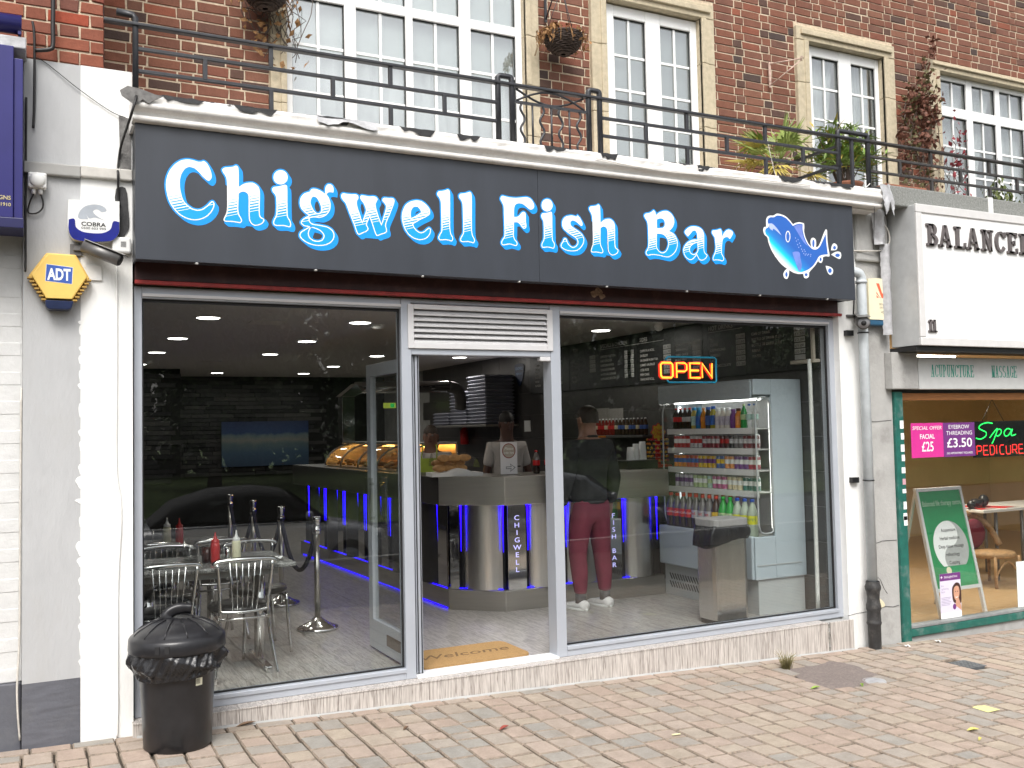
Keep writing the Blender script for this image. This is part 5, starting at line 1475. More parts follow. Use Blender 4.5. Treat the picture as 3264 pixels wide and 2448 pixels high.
bracket(5.79, 5.06, pm('chipped_white_bracket', (.5, .36, .3), .6, var=.5, scale=25), 'empty chipped white bracket on the brickwork', .3, .23, rot=.75)
# dry climber on the big window's left jamb and russet creeper right of the third window
def creeper(name, label, x0, x1, z0, z1, n, seed, mats, y=.93, dense=None, twigs=24, smin=.018, smax=.042):
    rr = random.Random(seed)
    t = thing(name, label, 'climbing plant', ((x0+x1)/2, y, z0))
    tw = MB()
    for k in range(twigs):
        xx = rr.uniform(x0, x1); zz = rr.uniform(z0, z0+(z1-z0)*.5)
        p = [Vector((xx, y+.01, zz))]
        for j in range(6):
            p.append(p[-1]+Vector((rr.gauss(0, .05), rr.uniform(-.02, .015), rr.uniform(.02, .15))))
        tw.tube(sm([q for q in p if q.z < z1+.05], 2), .0035, 3)
    build('stems', tw, M_twig, t, kind='stuff')
    for mi_, (m_, frac) in enumerate(mats):
        lf = MB()
        cl = [(rr.uniform(x0, x1), rr.uniform(z0, z1), rr.uniform(.05, .16)) for _ in range(26)]
        for k in range(int(n*frac)):
            c0 = rr.choice(cl)
            c = Vector((min(x1+.05, max(x0-.05, rr.gauss(c0[0], c0[2]*.55))), y-abs(rr.gauss(0, .035)), rr.gauss(c0[1], c0[2])))
            if dense and not dense(c.x, c.z, rr): continue
            s = rr.uniform(smin, smax)
            M = Matrix.Translation(c) @ Matrix.Rotation(rr.gauss(0, .7), 4, 'Z') @ Matrix.Rotation(rr.gauss(.4, .5), 4, 'X') @ Matrix.Rotation(rr.uniform(0, 6.28), 4, 'Y')
            lf._add([M @ Vector(v) for v in ((0, 0, -s), (s*.55, -.004, -s*.1), (s*.25, .002, s*.45), (0, -.004, s), (-s*.25, .002, s*.45), (-s*.55, -.004, -s*.1))], [(0, 1, 2, 3, 4, 5)])
        build('leaves', lf, m_, t, kind='stuff')
    return t
creeper('russet_creeper', 'russet creeper climbing the brick between the two right hand windows', 7.50, 8.02, 3.75, 5.55, 1900, 9, [(M_creep, .75), (M_creepg, .25)],
        dense=lambda x, z, rr: rr.random() < (.95 if 4.35 < z < 5.0 else .5 if z < 5.15 else .4) and (z < 5.2 or x > 7.84))
creeper('dry_climber', 'bare wiry stems hanging over the big window left jamb', .86, 1.25, 4.35, 4.95, 60, 12, [(M_straw, 1)], twigs=26, y=.94)
creeper('creeper_spray', 'thin red creeper spray trailing over the last upper window', 8.22, 8.42, 3.7, 4.75, 90, 15, [(pm('red_creeper_leaf', (.24, .03, .04), .6, var=.3), 1)], twigs=10, y=.95)
# palm in a pot and oleander behind the railing
def palm(x, y, z, label):
    rr = random.Random(21)
    t = thing('potted_palm', label, 'potted plant', (x, y, z))
    build('pot', MB().lathe([(0, .0), (.11, .0), (.15, .22), (.165, .22), (.165, .25), (.14, .25), (.13, .22), (0, .21)], 20, (x, y, z)), pm('brown_fibre_pot', (.12, .08, .055), .9, bmp=.4), t)
    build('trunk', MB().tube([(x, y, z+.2), (x+.01, y, z+.4)], [.07, .055], 10), pm('palm_fibre', (.11, .075, .05), .9, var=.4, scale=40, bmp=.5), t)
    for m_, n, el0, el1 in ((M_leafg, 22, .15, 1.35), (M_leafy, 8, -.5, .5)):
        mb = MB()
        for k in range(n):
            a = rr.uniform(0, 6.28); el = rr.uniform(el0, el1)
            d = Vector((cos(a)*cos(el), sin(a)*cos(el)*.7, sin(el)))
            c = Vector((x, y, z+.4)); e = c+d*rr.uniform(.16, .30)
            mb.tube([c, e], .005, 4)
            side = d.cross(Vector((0, 0, 1)))
            side = side.normalized() if side.length > .1 else Vector((1, 0, 0))
            for j in range(13):
                an = -1.25+2.5*j/12
                ld = (d*cos(an)+side*sin(an)).normalized()
                L = rr.uniform(.2, .3)*(1-.25*abs(an))
                nrm = ld.cross(d).normalized() if ld.cross(d).length > .05 else side
                wd = (nrm.cross(ld)).normalized()*.011
                p1 = e+ld*L*.5; p2 = e+ld*L+Vector((0, 0, -.05*abs(an)-.02))
                mb._add([e, p1+wd, p2, p1-wd], [(0, 1, 2, 3)])
        build('fronds', mb, m_, t, kind='stuff')
palm(5.48, .55, 3.545, 'potted fan palm with some yellow fronds behind the railing')
def oleander(x, y, z, label):
    rr = random.Random(33)
    t = thing('potted_shrub', label, 'potted plant', (x, y, z))
    build('pot', MB().lathe([(0, 0), (.12, 0), (.16, .2), (.17, .22), (.15, .22), (0, .2)], 18, (x, y, z)), M_terra, t)
    st = MB(); lf = MB(); ly = MB()
    for k in range(46):
        a = rr.uniform(0, 6.28); sp = rr.uniform(.05, .48)
        top = Vector((x+sp*cos(a)+.06, y+sp*sin(a)*.5, z+rr.uniform(.42, .80)-sp*.25))
        p = sm([(x+.05*cos(a), y+.05*sin(a), z+.2), ((x+top.x)/2, (y+top.y)/2, z+.45), top], 3)
        st.tube(p, .005, 4)
        for j in range(30):
            q = p[min(len(p)-1, int(len(p)*rr.uniform(.4, 1.0)))]+Vector((rr.gauss(0, .015), rr.gauss(0, .015), rr.gauss(0, .02)))
            b_ = rr.uniform(0, 6.28); el = rr.uniform(-.2, 1.2)
            d = Vector((cos(b_)*cos(el), sin(b_)*cos(el), sin(el))); L = rr.uniform(.09, .16)
            w = Vector((-sin(b_), cos(b_), 0))*.012
            (ly if rr.random() < .15 else lf)._add([q, q+d*L*.45+w, q+d*L+Vector((0, 0, -.02)), q+d*L*.45-w], [(0, 1, 2, 3)])
    build('stems', st, M_twig, t)
    build('leaves', lf, pm('oleander_leaf', (.20, .30, .07), .5, var=.45, scale=12), t, kind='stuff')
    build('yellow_leaves', ly, M_leafy, t, kind='stuff')
oleander(6.10, .38, 3.56, 'bushy oleander with narrow green leaves spilling over the railing')
mb = MB().box(6.50, 6.98, .25, .50, 3.60, 3.80)
mb.box(6.47, 7.01, .23, .52, 3.765, 3.80)
single('plant_trough', mb, M_terra, 'low terracotta trough on the ledge above the white sign', 'planter', bevel=.012)
t = thing('potted_shrub', 'small green plant on the balcony at the right edge of the picture', 'potted plant', (8.05, .25, 3.60))
mb = MB(); rr = random.Random(17)
for k in range(260):
    c = Vector((8.05+rr.gauss(0, .1), .25+rr.gauss(0, .06), 3.68+abs(rr.gauss(0, .11))))
    s = rr.uniform(.02, .04)
    M = Matrix.Translation(c) @ Matrix.Rotation(rr.uniform(0, 6), 4, 'Z') @ Matrix.Rotation(rr.uniform(0, 3), 4, 'X')
    mb._add([M @ Vector(v) for v in ((0, -s, 0), (s*.5, 0, 0), (0, s, 0), (-s*.5, 0, 0))], [(0, 1, 2, 3)])
build('leaves', mb, M_leafd, t, kind='stuff')
build('pot', MB().lathe([(0, 0), (.06, 0), (.08, .1), (0, .1)], 14, (8.05, .25, 3.60)), M_terra, t)
mb = MB(); mb.smooth = True
mb.lathe([(.27, .0), (.26, .03), (.22, .05), (0, .06)], 28, (.62, .05, 3.552))
mb.lathe([(.28, -.005), (.285, .01), (.27, .012)], 28, (.62, .05, 3.552))
single('bin_lid', mb, M_black, 'black round lid lying on the balcony behind the railing at left', 'lid')
cable([(4.76, -.10, 3.97), (4.80, -.11, 3.75), (4.83, -.13, 3.60), (4.86, -.2, 3.56)], .003, M_wcable, 'loose pale cord tied to the railing near the palm')
cable([(5.74, -.11, 3.61), (5.80, -.13, 3.60), (5.88, -.12, 3.65)], .004, M_wplast, 'white cord knotted on the bottom rail by the divider')
# ---------------------------------------------------------------- inside the fish bar: room
CZ = 2.65
fl = structure('shop_floor', MB().box(-.02, 5.52, .02, 11.6, -.08, -.006), M_grout, None, (0, 0, 0))
tm = [MB().box(0, .4485, 0, .8985, -.006, .0008).mesh('floor_tile', M_floor)]
for i in range(13):
    for j in range(13):
        x0 = -.02+.45*i; y0 = .105+.9*j-(.45 if i % 2 else 0)
        if x0 > 5.4 or y0 > 11: continue
        o = D.objects.new('floor_tile', tm[0]) if y0 > .1 and x0+.45 < 5.5 else None
        if o is None:
            o = D.objects.new('floor_tile', MB().box(0, min(.4485, 5.51-x0), max(0, .103-y0), .8985, -.006, .0008).mesh('floor_tile', M_floor))
        COL.objects.link(o); o.parent = fl; o.location = (x0, y0, 0)
structure('shop_ceiling', MB().box(-.05, 5.55, .11, 11.6, CZ, CZ+.06).box(-.05, 5.55, .10, .13, 2.50, CZ), M_ceil)
wl = structure('left_shop_wall', MB().box(-.12, -.02, .1, 11.6, -.1, CZ), pm('dark_slate_paint', (.04, .04, .042), .8), None, (0, 0, 0))
bw = structure('back_shop_wall', MB().box(-.02, 1.545, 9.5, 11.6, -.1, CZ).box(1.545, 5.55, 11.42, 11.6, -.1, CZ), pm('dark_grout', (.012, .012, .012), .9), None, (0, 0, 0))
rs = random.Random(12)
cm = [brick_mb(w, .068, .03, 300+k).mesh('stone_strip', M_clad) for k, w in enumerate((.30, .42, .5, .36))]
cw = (.30, .42, .5, .36)
for (xa, xb, yy) in ((.55, 1.545, 9.5), (1.56, 4.4, 11.42)):
    z = .9; r = 0
    while z < CZ-.05:
        x = xa-(.15 if r % 2 else 0)
        while x < xb:
            k = rs.randrange(4)
            if x+cw[k] > xb+.02: break
            o = D.objects.new('stone_strip', cm[k]); COL.objects.link(o); o.parent = bw
            o.location = (x+cw[k]/2, yy-.012-rs.choice((0, .006, .012, .018)), z+.036)
            x += cw[k]+.004
        z += .073; r += 1
rw = structure('right_shop_wall', MB().box(5.505, 5.60, .05, 11.6, -.1, CZ), M_grout, None, (0, 0, 0))
tt = MB().box(0, .008, 0, .597, 0, .297).mesh('wall_tile', M_wtile)
th_ = MB().box(0, .008, 0, .297, 0, .297).mesh('wall_tile', M_wtile)
for r in range(9):
    y = .10 if r % 2 else -.2
    while y < 9:
        if y > .05:
            o = D.objects.new('wall_tile', tt)
            COL.objects.link(o); o.parent = rw; o.location = (5.497, y, .002+.3*r if r < 8 else .002+.3*r)
        else:
            o = D.objects.new('wall_tile', th_)
            COL.objects.link(o); o.parent = rw; o.location = (5.497, .10, .002+.3*r)
        y += .6
# white waste pipe and casing at the right end of the window
cable([(5.40, .17, 2.16), (5.405, .17, 1.0), (5.41, .18, .03)], .018, pm('white_waste_pipe', (.68, .68, .65), .5), 'white vertical pipe inside the right end of the window', 'pipe')
mb = MB().box(5.40, 5.495, .12, .40, 2.13, 2.16).box(5.40, 5.425, .12, .15, 2.16, 2.45)
single('wall_bracket', mb, pm('cream_timber', (.5, .44, .36), .7), 'cream timber bracket high at the right end of the window', 'bracket', bevel=.003)

# ---------------------------------------------------------------- downlights
cols = [(.86, 'leftmost column'), (2.24, 'second column from the left'), (3.68, 'third column from the left'), (4.90, 'rightmost column')]
rows = [(2.69, 'nearest the window'), (4.62, 'second row from the window'), (6.45, 'third row from the window'), (8.53, 'fourth row from the window'), (10.33, 'row by the back wall')]
lit = {(0, 0), (0, 1), (0, 2), (0, 3), (1, 0), (1, 1), (1, 2), (1, 4), (2, 2), (2, 3), (2, 4), (3, 0), (3, 2)}
proto = None
for ci, ri in sorted(lit):
    lab = 'round lit ceiling downlight, %s, %s' % (cols[ci][1], rows[ri][1])
    if proto is None:
        proto = thing('downlight', lab, 'downlight', (0, 0, 0), 'downlights in the shop ceiling')
        build('trim', MB().lathe([(.098, 0), (.115, -.006), (.118, .0), (.118, .01)], 24), M_wplast, proto)
        build('lens', MB().lathe([(.0, -.004), (.095, -.004), (.098, 0)], 24), M_lamp, proto)
        o = proto
        o.location = (cols[ci][0], rows[ri][0], CZ-.004)
    else:
        o = dup(proto, (cols[ci][0], rows[ri][0], CZ-.004), label=lab)
    ld = D.lights.new('downlight_lamp', 'AREA'); ld.shape = 'DISK'; ld.size = .17; ld.energy = 1.5; ld.color = (1, .95, .87)
    lo_ = D.objects.new('downlight_lamp', ld); COL.objects.link(lo_); lo_.parent = o; lo_.location = (0, 0, -.015)
mb = MB().lathe([(.0, -.04), (.05, -.04), (.065, -.02), (.07, 0)], 20, (2.47, 2.85, CZ))
single('smoke_detector', mb, M_wplast, 'flat white smoke detector on the ceiling near the louvre', 'smoke detector')
for k, (x, y, lab) in enumerate(((1.42, 2.95, 'faint flush ceiling vent between the two front downlights'), (1.72, 7.9, 'flush ceiling vent beyond the middle of the left ceiling'))):
    mb = MB()
    for j in range(5): mb.box(x-.15, x+.15, y-.12+.055*j, y-.09+.055*j, CZ-.008, CZ)
    single('ceiling_vent', mb, M_ceil, lab, 'vent')

# ---------------------------------------------------------------- service counter
ct = thing('service_counter', 'brushed steel service counter with blue lights and an angled corner', 'counter', (3.2, 1.9, 0))
base = [Vector((4.96, 1.735)), Vector((3.243, 1.735)), Vector((2.852, 2.115)), Vector((2.74, 6.95))]
def off2(pl, d):
    """offset the polyline towards the customers' side"""
    out = []
    for i, p in enumerate(pl):
        ns = []
        for a, b_ in ((i-1, i), (i, i+1)):
            if a >= 0 and b_ < len(pl):
                e = (pl[b_]-pl[a]).normalized(); ns.append(Vector((-e.y, e.x))*1.0)
        n = sum(ns, Vector((0, 0))).normalized()
        k = 1/max(.5, n.dot(ns[0]))
        out.append(p+n*d*k)
    return out
def sgn_ok():
    q = off2(base, .1)
    return q[0].y < base[0].y
SG = 1 if sgn_ok() else -1
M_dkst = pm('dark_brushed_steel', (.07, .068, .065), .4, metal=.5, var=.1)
def ring(d0, d1, z0, z1, span=(0, 3)):
    a = off2(base, SG*d0); b_ = off2(base, SG*d1)
    mb = MB()
    vs = []
    for i in range(4):
        vs += [(a[i].x, a[i].y, z0), (a[i].x, a[i].y, z1), (b_[i].x, b_[i].y, z1), (b_[i].x, b_[i].y, z0)]
    fs = []
    for i in range(span[0], span[1]):
        for k in range(4):
            k2 = (k+1) % 4
            fs.append((i*4+k, i*4+k2, (i+1)*4+k2, (i+1)*4+k))
    e_ = span[1]*4; b_0 = span[0]*4
    fs += [(b_0, b_0+3, b_0+2, b_0+1), (e_, e_+1, e_+2, e_+3)]
    mb._add(vs[b_0:e_+4], [tuple(q-b_0 for q in f) for f in fs])
    return mb
build('plinth', ring(.0, -.5, .0, .18), M_steel_h, ct, bevel=.004)
build('carcass', ring(-.07, -.5, .18, .94), M_black, ct)
build('top_band', ring(.105, -.55, .945, 1.20, (0, 2)), M_steel_h, ct, bevel=.006)
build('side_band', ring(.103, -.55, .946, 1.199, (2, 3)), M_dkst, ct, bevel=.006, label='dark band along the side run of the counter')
def onseg(i, s, d, z):
    a, b_ = base[i], base[i+1]
    e = (b_-a).normalized(); n = Vector((-e.y, e.x))*SG
    p = a+e*s+n*d
    return Vector((p.x, p.y, z))
def panel_flat(i, s0, s1, d, name, mat):
    mb = MB()
    q = [onseg(i, s0, d, .182), onseg(i, s1, d, .182), onseg(i, s1, d, .94), onseg(i, s0, d, .94)]
    r = [onseg(i, s0, d-.03, .182), onseg(i, s1, d-.03, .182), onseg(i, s1, d-.03, .94), onseg(i, s0, d-.03, .94)]
    mb._add(q+r, [(3, 2, 1, 0), (0, 1, 5, 4), (1, 2, 6, 5), (2, 3, 7, 6), (3, 0, 4, 7)])
    return build(name, mb, mat, ct)
def panel_curve(i, s0, s1):
    mb = MB(); mb.smooth = True
    L = s1-s0
    mb.grid(lambda u, v: onseg(i, s0+L*u, -.06+.085*sin(pi*u)**.8, .184+.755*v), 18, 1)
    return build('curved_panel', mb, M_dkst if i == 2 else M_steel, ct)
def led_streak(i, s):  # LED plus its light streak on the metal, put into the tapered shape
    mb = MB()
    q0 = onseg(i, s, -.028, 0)
    mb.tube([(q0.x, q0.y, z_) for z_ in (.52, .66, .80, .90, .938)], [.0015, .003, .005, .0085, .012], 6)
    return build('led_strip', mb, M_led, ct)
# right run, measured from its right-hand end (x=4.96)
S0 = lambda x: 4.96-x
for (xa, xb) in ((3.28, 3.46), (4.31, 4.48)): panel_flat(0, S0(xb), S0(xa), -.012, 'mirror_panel', M_mirror)
for (xa, xb) in ((3.51, 3.86), (3.91, 4.255), (4.545, 4.87)): panel_curve(0, S0(xb), S0(xa))
for x in (3.487, 3.885, 4.283, 4.512, 4.90): led_streak(0, S0(x))
L1 = (base[2]-base[1]).length
panel_flat(1, L1-.10, L1-.015, -.015, 'mirror_panel', M_mirror)
panel_curve(1, .045, L1-.135)
led_streak(1, .025); led_streak(1, L1-.118)
s = .06
while s < 4.4:
    panel_flat(2, s, s+.2, -.015, 'mirror_panel', M_mirror)
    led_streak(2, s+.225)
    panel_curve(2, s+.25, s+.69)
    led_streak(2, s+.715)
    s += .75
build('led_strip', MB().tube([onseg(2, .05, -.012, .186), onseg(2, 4.7, -.012, .186)], .004, 4), M_led2, ct)
build('led_strip', MB().tube([onseg(2, .02, .004, .012), onseg(2, 4.7, .004, .012)], .004, 4), M_led2, ct)
build('led_strip', MB().tube([onseg(0, .3, -.03, .19), onseg(0, 1.66, -.03, .19)], .004, 4), M_led2, ct)
build('led_strip', MB().tube([onseg(1, .03, -.03, .19), onseg(1, L1-.1, -.03, .19)], .004, 4), M_led2, ct)
M_letglow = emit('glowing_letters', (.42, .40, .95), .7, (.7, .7, .8))  # lettering glows by itself, with no lamp behind it
mb = MB()
for k, ch in enumerate('CHIGWELL'): text_mb(mb, ch, (3.37, 1.744, .80-.066*k), .062, align='CENTER', sx=1.25)
build('panel_lettering', mb, M_letglow, ct)
mb = MB()
for k, ch in enumerate('FISH BAR'):
    if ch != ' ': text_mb(mb, ch, (4.395, 1.744, .76-.066*k), .062, align='CENTER', sx=1.25)
build('panel_lettering', mb, M_letglow, ct)

# hot food cabinet on the long run
hc = thing('hot_cabinet', 'curved glass hot food cabinet glowing amber on the counter', 'hot cabinet', (2.95, 4.6, 1.2))
def hprof(t):
    a = t*1.42
    return (2.80+.42*(1-cos(a)), 1.215+.265*sin(a))
for k in range(4):
    y0 = 3.26+.66*k
    mb = MB(); mb.smooth = True
    mb.grid(lambda u, v, y0=y0: (hprof(v)[0], y0+.012+.636*u, hprof(v)[1]), 2, 12)
    build('curved_glass', mb, M_case, hc)
for k in range(5):
    y0 = 3.26+.66*k
    build('rib', MB().tube([(hprof(t/10)[0]-.004, y0, hprof(t/10)[1]) for t in range(11)], .012, 6), M_gunm, hc)
build('canopy', MB().box(3.10, 3.45, 3.24, 5.92, 1.472, 1.50), M_steel_h, hc, bevel=.004)
build('back_panel', MB().box(3.43, 3.45, 3.24, 5.92, 1.2, 1.472), pm('amber_lit_panel', (.62, .45, .25), .35, metal=.6), hc)
build('end_panel', MB().poly([hprof(t/10) for t in range(11)]+[(3.43, 1.478), (3.43, 1.215)], lambda u, v, w: (u, 5.92+w, v), (0, .01)), M_steel_h, hc)
build('tray', MB().box(2.82, 3.43, 3.26, 5.90, 1.201, 1.218), M_steel_h, hc, bevel=.003)
for k in range(4): build('heat_lamp', MB().tube([(3.26, 3.34+.66*k, 1.455), (3.26, 3.84+.66*k, 1.455)], .012, 8), M_warm, hc)
rr = random.Random(40)
fd = MB()
for k in range(240):
    c = Vector((rr.uniform(2.92, 3.36), rr.uniform(3.32, 5.85), 1.23+rr.uniform(0, .05)))
    M = Matrix.Translation(c) @ Matrix.Rotation(rr.uniform(0, 6), 4, 'Z') @ Matrix.Rotation(rr.gauss(0, .3), 4, 'X')
    fd.ball((0, 0, 0), (.055, .022, .018), 8, 5, M)
build('fried_food', fd, pm('golden_batter', (.45, .22, .05), .6, var=.4, scale=40, bmp=.4), hc, kind='stuff')

# extraction duct
du = thing('extraction_duct', 'shiny steel extraction duct rising from the range and turning along the ceiling', 'duct', (3.0, 5.6, 1.5))
build('riser', MB().box(2.90, 3.06, 5.5, 5.68, 1.48, 2.06), M_mirror, du, bevel=.004)
build('elbow', MB()._add([(2.875, 5.48, 2.06), (3.06, 5.48, 2.06), (3.06, 5.7, 2.06), (2.875, 5.7, 2.06), (3.085, 5.48, 2.225), (3.16, 5.48, 2.11), (3.16, 5.7, 2.11), (3.085, 5.7, 2.225)], [(0, 1, 5, 4), (1, 2, 6, 5), (2, 3, 7, 6), (3, 0, 4, 7), (3, 2, 1, 0), (4, 5, 6, 7)]), M_mirror, du, bevel=.003)
build('run', MB().tube([(3.10, 5.59, 2.172), (4.35, 5.59, 2.19)], .075, 18), M_mirror, du)
build('bend', MB().tube(sm([(4.35, 5.59, 2.19), (4.5, 5.62, 2.15), (4.57, 5.68, 2.02), (4.58, 5.72, 1.9)], 5), .077, 16), M_gunm, du)

# bread roll display, order sign and bottles on the counter
bc = thing('roll_display', 'clear domed display case of golden bread rolls on the counter corner', 'display case', (2.93, 2.12, 1.2))
Mb = Matrix.Translation((2.93, 2.12, 0)) @ Matrix.Rotation(radians(-10), 4, 'Z')
wv = [(-.235, 1.202), (.235, 1.202), (.235, 1.232), (.15, 1.236), (.08, 1.262), (.0, 1.275), (-.06, 1.262), (-.12, 1.24), (-.235, 1.236)]
build('base', MB().poly(cr([(p[0], p[1], 1) if i in (0, 1, 2, 8) else p for i, p in enumerate(wv)], 4), lambda u, v, w: Mb @ Vector((u, -.14-w, v)), (-.28, 0)), M_wplast, bc, bevel=.003)
mb = MB(); mb.smooth = True
mb.grid(lambda u, v: Mb @ Vector((-.21+.42*u, -.125+.25*v, 1.245+.165*sin(pi*(.04+.92*v))**.6*(1 if u < .8 else 1-.35*(u-.8)/.2))), 8, 14)
for s_ in (0, 1):
    mb.poly([(-.125+.25*v/14, 1.245+.165*sin(pi*(.04+.92*v/14))**.6*(1 if s_ == 0 else .65)) for v in range(15)], lambda u, v, w, s_=s_: Mb @ Vector((-.21+.42*s_, u, v)))
build('dome', mb, M_case, bc)
M_roll = pm('bread_crust', (.52, .29, .11), .6, var=.25, scale=20, bmp=.1)
rr = random.Random(9)
for k in range(9):
    x_ = -.15+.095*(k % 3)+(.04 if k > 5 else 0); y_ = -.06+.065*((k//3) % 2); z_ = 1.275+.05*(k//3)*.9
    single('bread_roll', MB().ball((0, 0, 0), (.068, .042, .034), 14, 8, Mb @ Matrix.Translation((x_, y_, z_)) @ Matrix.Rotation(rr.uniform(-.3, .3), 4, 'Z')), M_roll,
           'golden bread roll inside the domed case, %s from the left in the %s layer' % (['first', 'second', 'third'][k % 3], ['bottom front', 'middle', 'top'][k//3]), 'bread roll', 'bread rolls in the display case')
os_ = thing('order_sign', 'white counter sign with a brown circle and an arrow pointing right', 'counter sign', (3.35, 1.85, 1.2))
build('holder', MB().box(3.262, 3.440, 1.845, 1.850, 1.201, 1.505).box(3.262, 3.44, 1.80, 1.90, 1.2005, 1.206), M_case, os_)
build('card', MB().box(3.266, 3.436, 1.838, 1.843, 1.21, 1.50), pm('white_card', (.78, .77, .78), .7, var=.02), os_)
mb = MB()
cc_ = (3.350, 1.42)
mb.m = 0; mb.poly([(cc_[0]+.068*cos(k*pi/16), cc_[1]+.068*sin(k*pi/16)) for k in range(32)], XZ(1.8372))
mb.m = 1; mb.poly([(cc_[0]+.060*cos(k*pi/16), cc_[1]+.060*sin(k*pi/16)) for k in range(32)], XZ(1.8366))
mb.m = 2
text_mb(mb, 'Please', (3.35, 1.8362, 1.428), .036, align='CENTER', shear=.25)
text_mb(mb, 'order here', (3.35, 1.8362, 1.392), .034, align='CENTER', shear=.25, maxw=.105)
mb.m = 3
ar = [(3.318, 1.278), (3.368, 1.278), (3.36, 1.305), (3.415, 1.267), (3.36, 1.229), (3.368, 1.256), (3.318, 1.256)]
mb.poly([ar, offset(ar, -.0055)], XZ(1.8366))
build('print', mb, [pm('dark_red_ring', (.25, .04, .03), .6), pm('beige_print', (.45, .40, .33), .6), M_pw, pm('grey_arrow', (.12, .12, .13), .6)], os_)

# ---------------------------------------------------------------- bottles and cans (one of each shape, then copies)
def liquid(name, col, rough=.12):
    return pm(name, col, rough, var=.05, spec=.6)
M_cola = liquid('cola', (.022, .009, .006))
M_redcap = pm('red_cap', (.55, .02, .02), .4)
M_redlab = pm('red_label', (.62, .018, .02), .4, var=.03)
M_sil = pm('silver_label', (.55, .55, .56), .35, metal=.3)
def bottle_mesh(h, r, kind):
    """returns (body, cap, label) builders for a bottle of height h"""
    if kind == 'pet':
        pr_ = [(0, .0), (r*.75, .0), (r*.95, h*.03), (r, h*.10), (r*.92, h*.28), (r, h*.36), (r, h*.58), (r*.93, h*.66), (r*.6, h*.80), (r*.34, h*.89), (r*.33, h*.94)]
    elif kind == 'pint':
        pr_ = [(0, 0), (r*.9, 0), (r, h*.05), (r, h*.62), (r*.85, h*.74), (r*.6, h*.82), (r*.55, h*.9)]
    else:
        pr_ = [(0, 0), (r*.86, 0), (r, h*.06), (r, h*.90), (r*.82, h*.97), (r*.8, h), (0, h*.99)]
    b_ = MB().lathe(pr_, 16)
    cp = MB().lathe([(r*.40, h*.925), (r*.42, h*.93), (r*.42, h*.99), (r*.38, h), (0, h)], 12) if kind == 'pet' else (MB().lathe([(r*.66, h*.87), (r*.68, h*.88), (r*.68, h*.99), (r*.6, h), (0, h)], 14) if kind == 'pint' else None)
    l0, l1 = {'pet': (.36, .58), 'pint': (.18, .60), 'can': (.0, 0)}[kind]
    lb = MB().lathe([(r*1.012, h*l0), (r*1.015, h*l0+.001), (r*1.015, h*l1-.001), (r*1.012, h*l1)], 18) if l1 else None
    return b_, cp, lb
_bm = {}
def drink(kind, h, r, body, cap, lab, x, y, z, label, cat, group, name, txt=None, split=None):
    key = (kind, h, r, body.name, cap.name if cap else '', lab.name if lab else '', txt[0] if txt else '')
    if key in _bm:
        return dup(_bm[key], (x, y, z), rnd(-.25, .25) if not txt else 0, label)
    t = thing(name, label, cat, (0, 0, 0), group)
    b_, cp, lb = bottle_mesh(h, r, kind)
    if kind == 'can':
        lb2 = MB().lathe([(r*1.006, h*.07), (r*1.006, h*.89)], 18)
        build('can_body', b_, M_can, t); build('printed_band', lb2, body, t)
        if lab: build('emblem', MB().lathe([(r*1.012, h*.38), (r*1.014, h*.40), (r*1.014, h*.66), (r*1.012, h*.68)], 18), lab, t)
    else:
        build('bottle_body', b_, body, t)
        if cp: build('cap', cp, cap, t)
        if lb: build('wrap_label', lb, lab, t)
        if kind == 'pet' and split:
            build('headspace', MB().lathe([(r*1.0+.0006, h*.585), (r*.93+.0008, h*.66), (r*.6+.0008, h*.80), (r*.345, h*.89), (r*.335, h*.93)], 16), split, t)
    if txt:
        mb = MB()
        for w_, sz, dz, col_ in [txt]:
            base_ = MB(); text_mb(base_, w_, (0, 0, 0), sz, align='CENTER', bold=.01)
            for f in base_.f:
                mb._add([(-(r*1.02)*cos(base_.v[i][0]/r), (r*1.02)*sin(-base_.v[i][0]/r), base_.v[i][2]+dz) for i in f], [tuple(range(len(f)))])
            build('label_print', mb, col_, t)
    _bm[key] = t
    t.location = (x, y, z)
    return t
M_can = pm('can_metal', (.6, .6, .6), .25, metal=.9)
M_headcl = liquid('clear_headspace', (.16, .15, .14), .08)
for k, x in enumerate((3.665, 3.785)):
    drink('pet', .215, .033, M_cola, M_redcap, M_redlab, x, 1.90, 1.2, ['left of the two cola bottles standing on the counter', 'right of the two cola bottles standing on the counter, by the door frame'][k], 'bottle', 'cola bottles on the counter', 'cola_bottle', split=M_headcl)

# ---------------------------------------------------------------- drinks fridge
fr = thing('drinks_fridge', 'tall grey open fronted drinks fridge stacked with bottles and cans', 'fridge', (5.2, 1.08, 0))
M_fr = pm('pale_grey_enamel', (.43, .49, .53), .4, var=.03, scale=4)
M_fr2 = pm('mid_grey_enamel', (.40, .42, .42), .45, var=.04, scale=4)
M_fw = pm('white_enamel', (.74, .74, .73), .4, var=.02)
for y0, nm in ((.38, 'near'), (1.715, 'far')):
    sp_ = MB()
    sp_.box(5.15, 5.49, y0, y0+.04, .30, 2.0)
    sp_.box(4.955, 5.15, y0, y0+.04, 1.865, 2.0)
    sp_.box(4.925, 5.15, y0, y0+.04, .30, .66)
    s_ = build('side_panel', sp_, M_fr, fr, bevel=.006)
    build('side_glass', MB().box(4.95, 5.15, y0+.015, y0+.023, .66, 1.865), M_case, s_)
    rim = MB().tube([(4.968, y0-.002, 1.74), (4.968, y0-.002, .76), (4.99, y0-.002, .70), (5.03, y0-.002, .685), (5.09, y0-.002, .685), (5.125, y0-.002, .70), (5.135, y0-.002, .76), (5.135, y0-.002, 1.74), (5.12, y0-.002, 1.82), (5.08, y0-.002, 1.845), (5.03, y0-.002, 1.845), (4.99, y0-.002, 1.825)], .008, 6, closed=True)
    build('glass_trim', rim, M_fr2, s_)
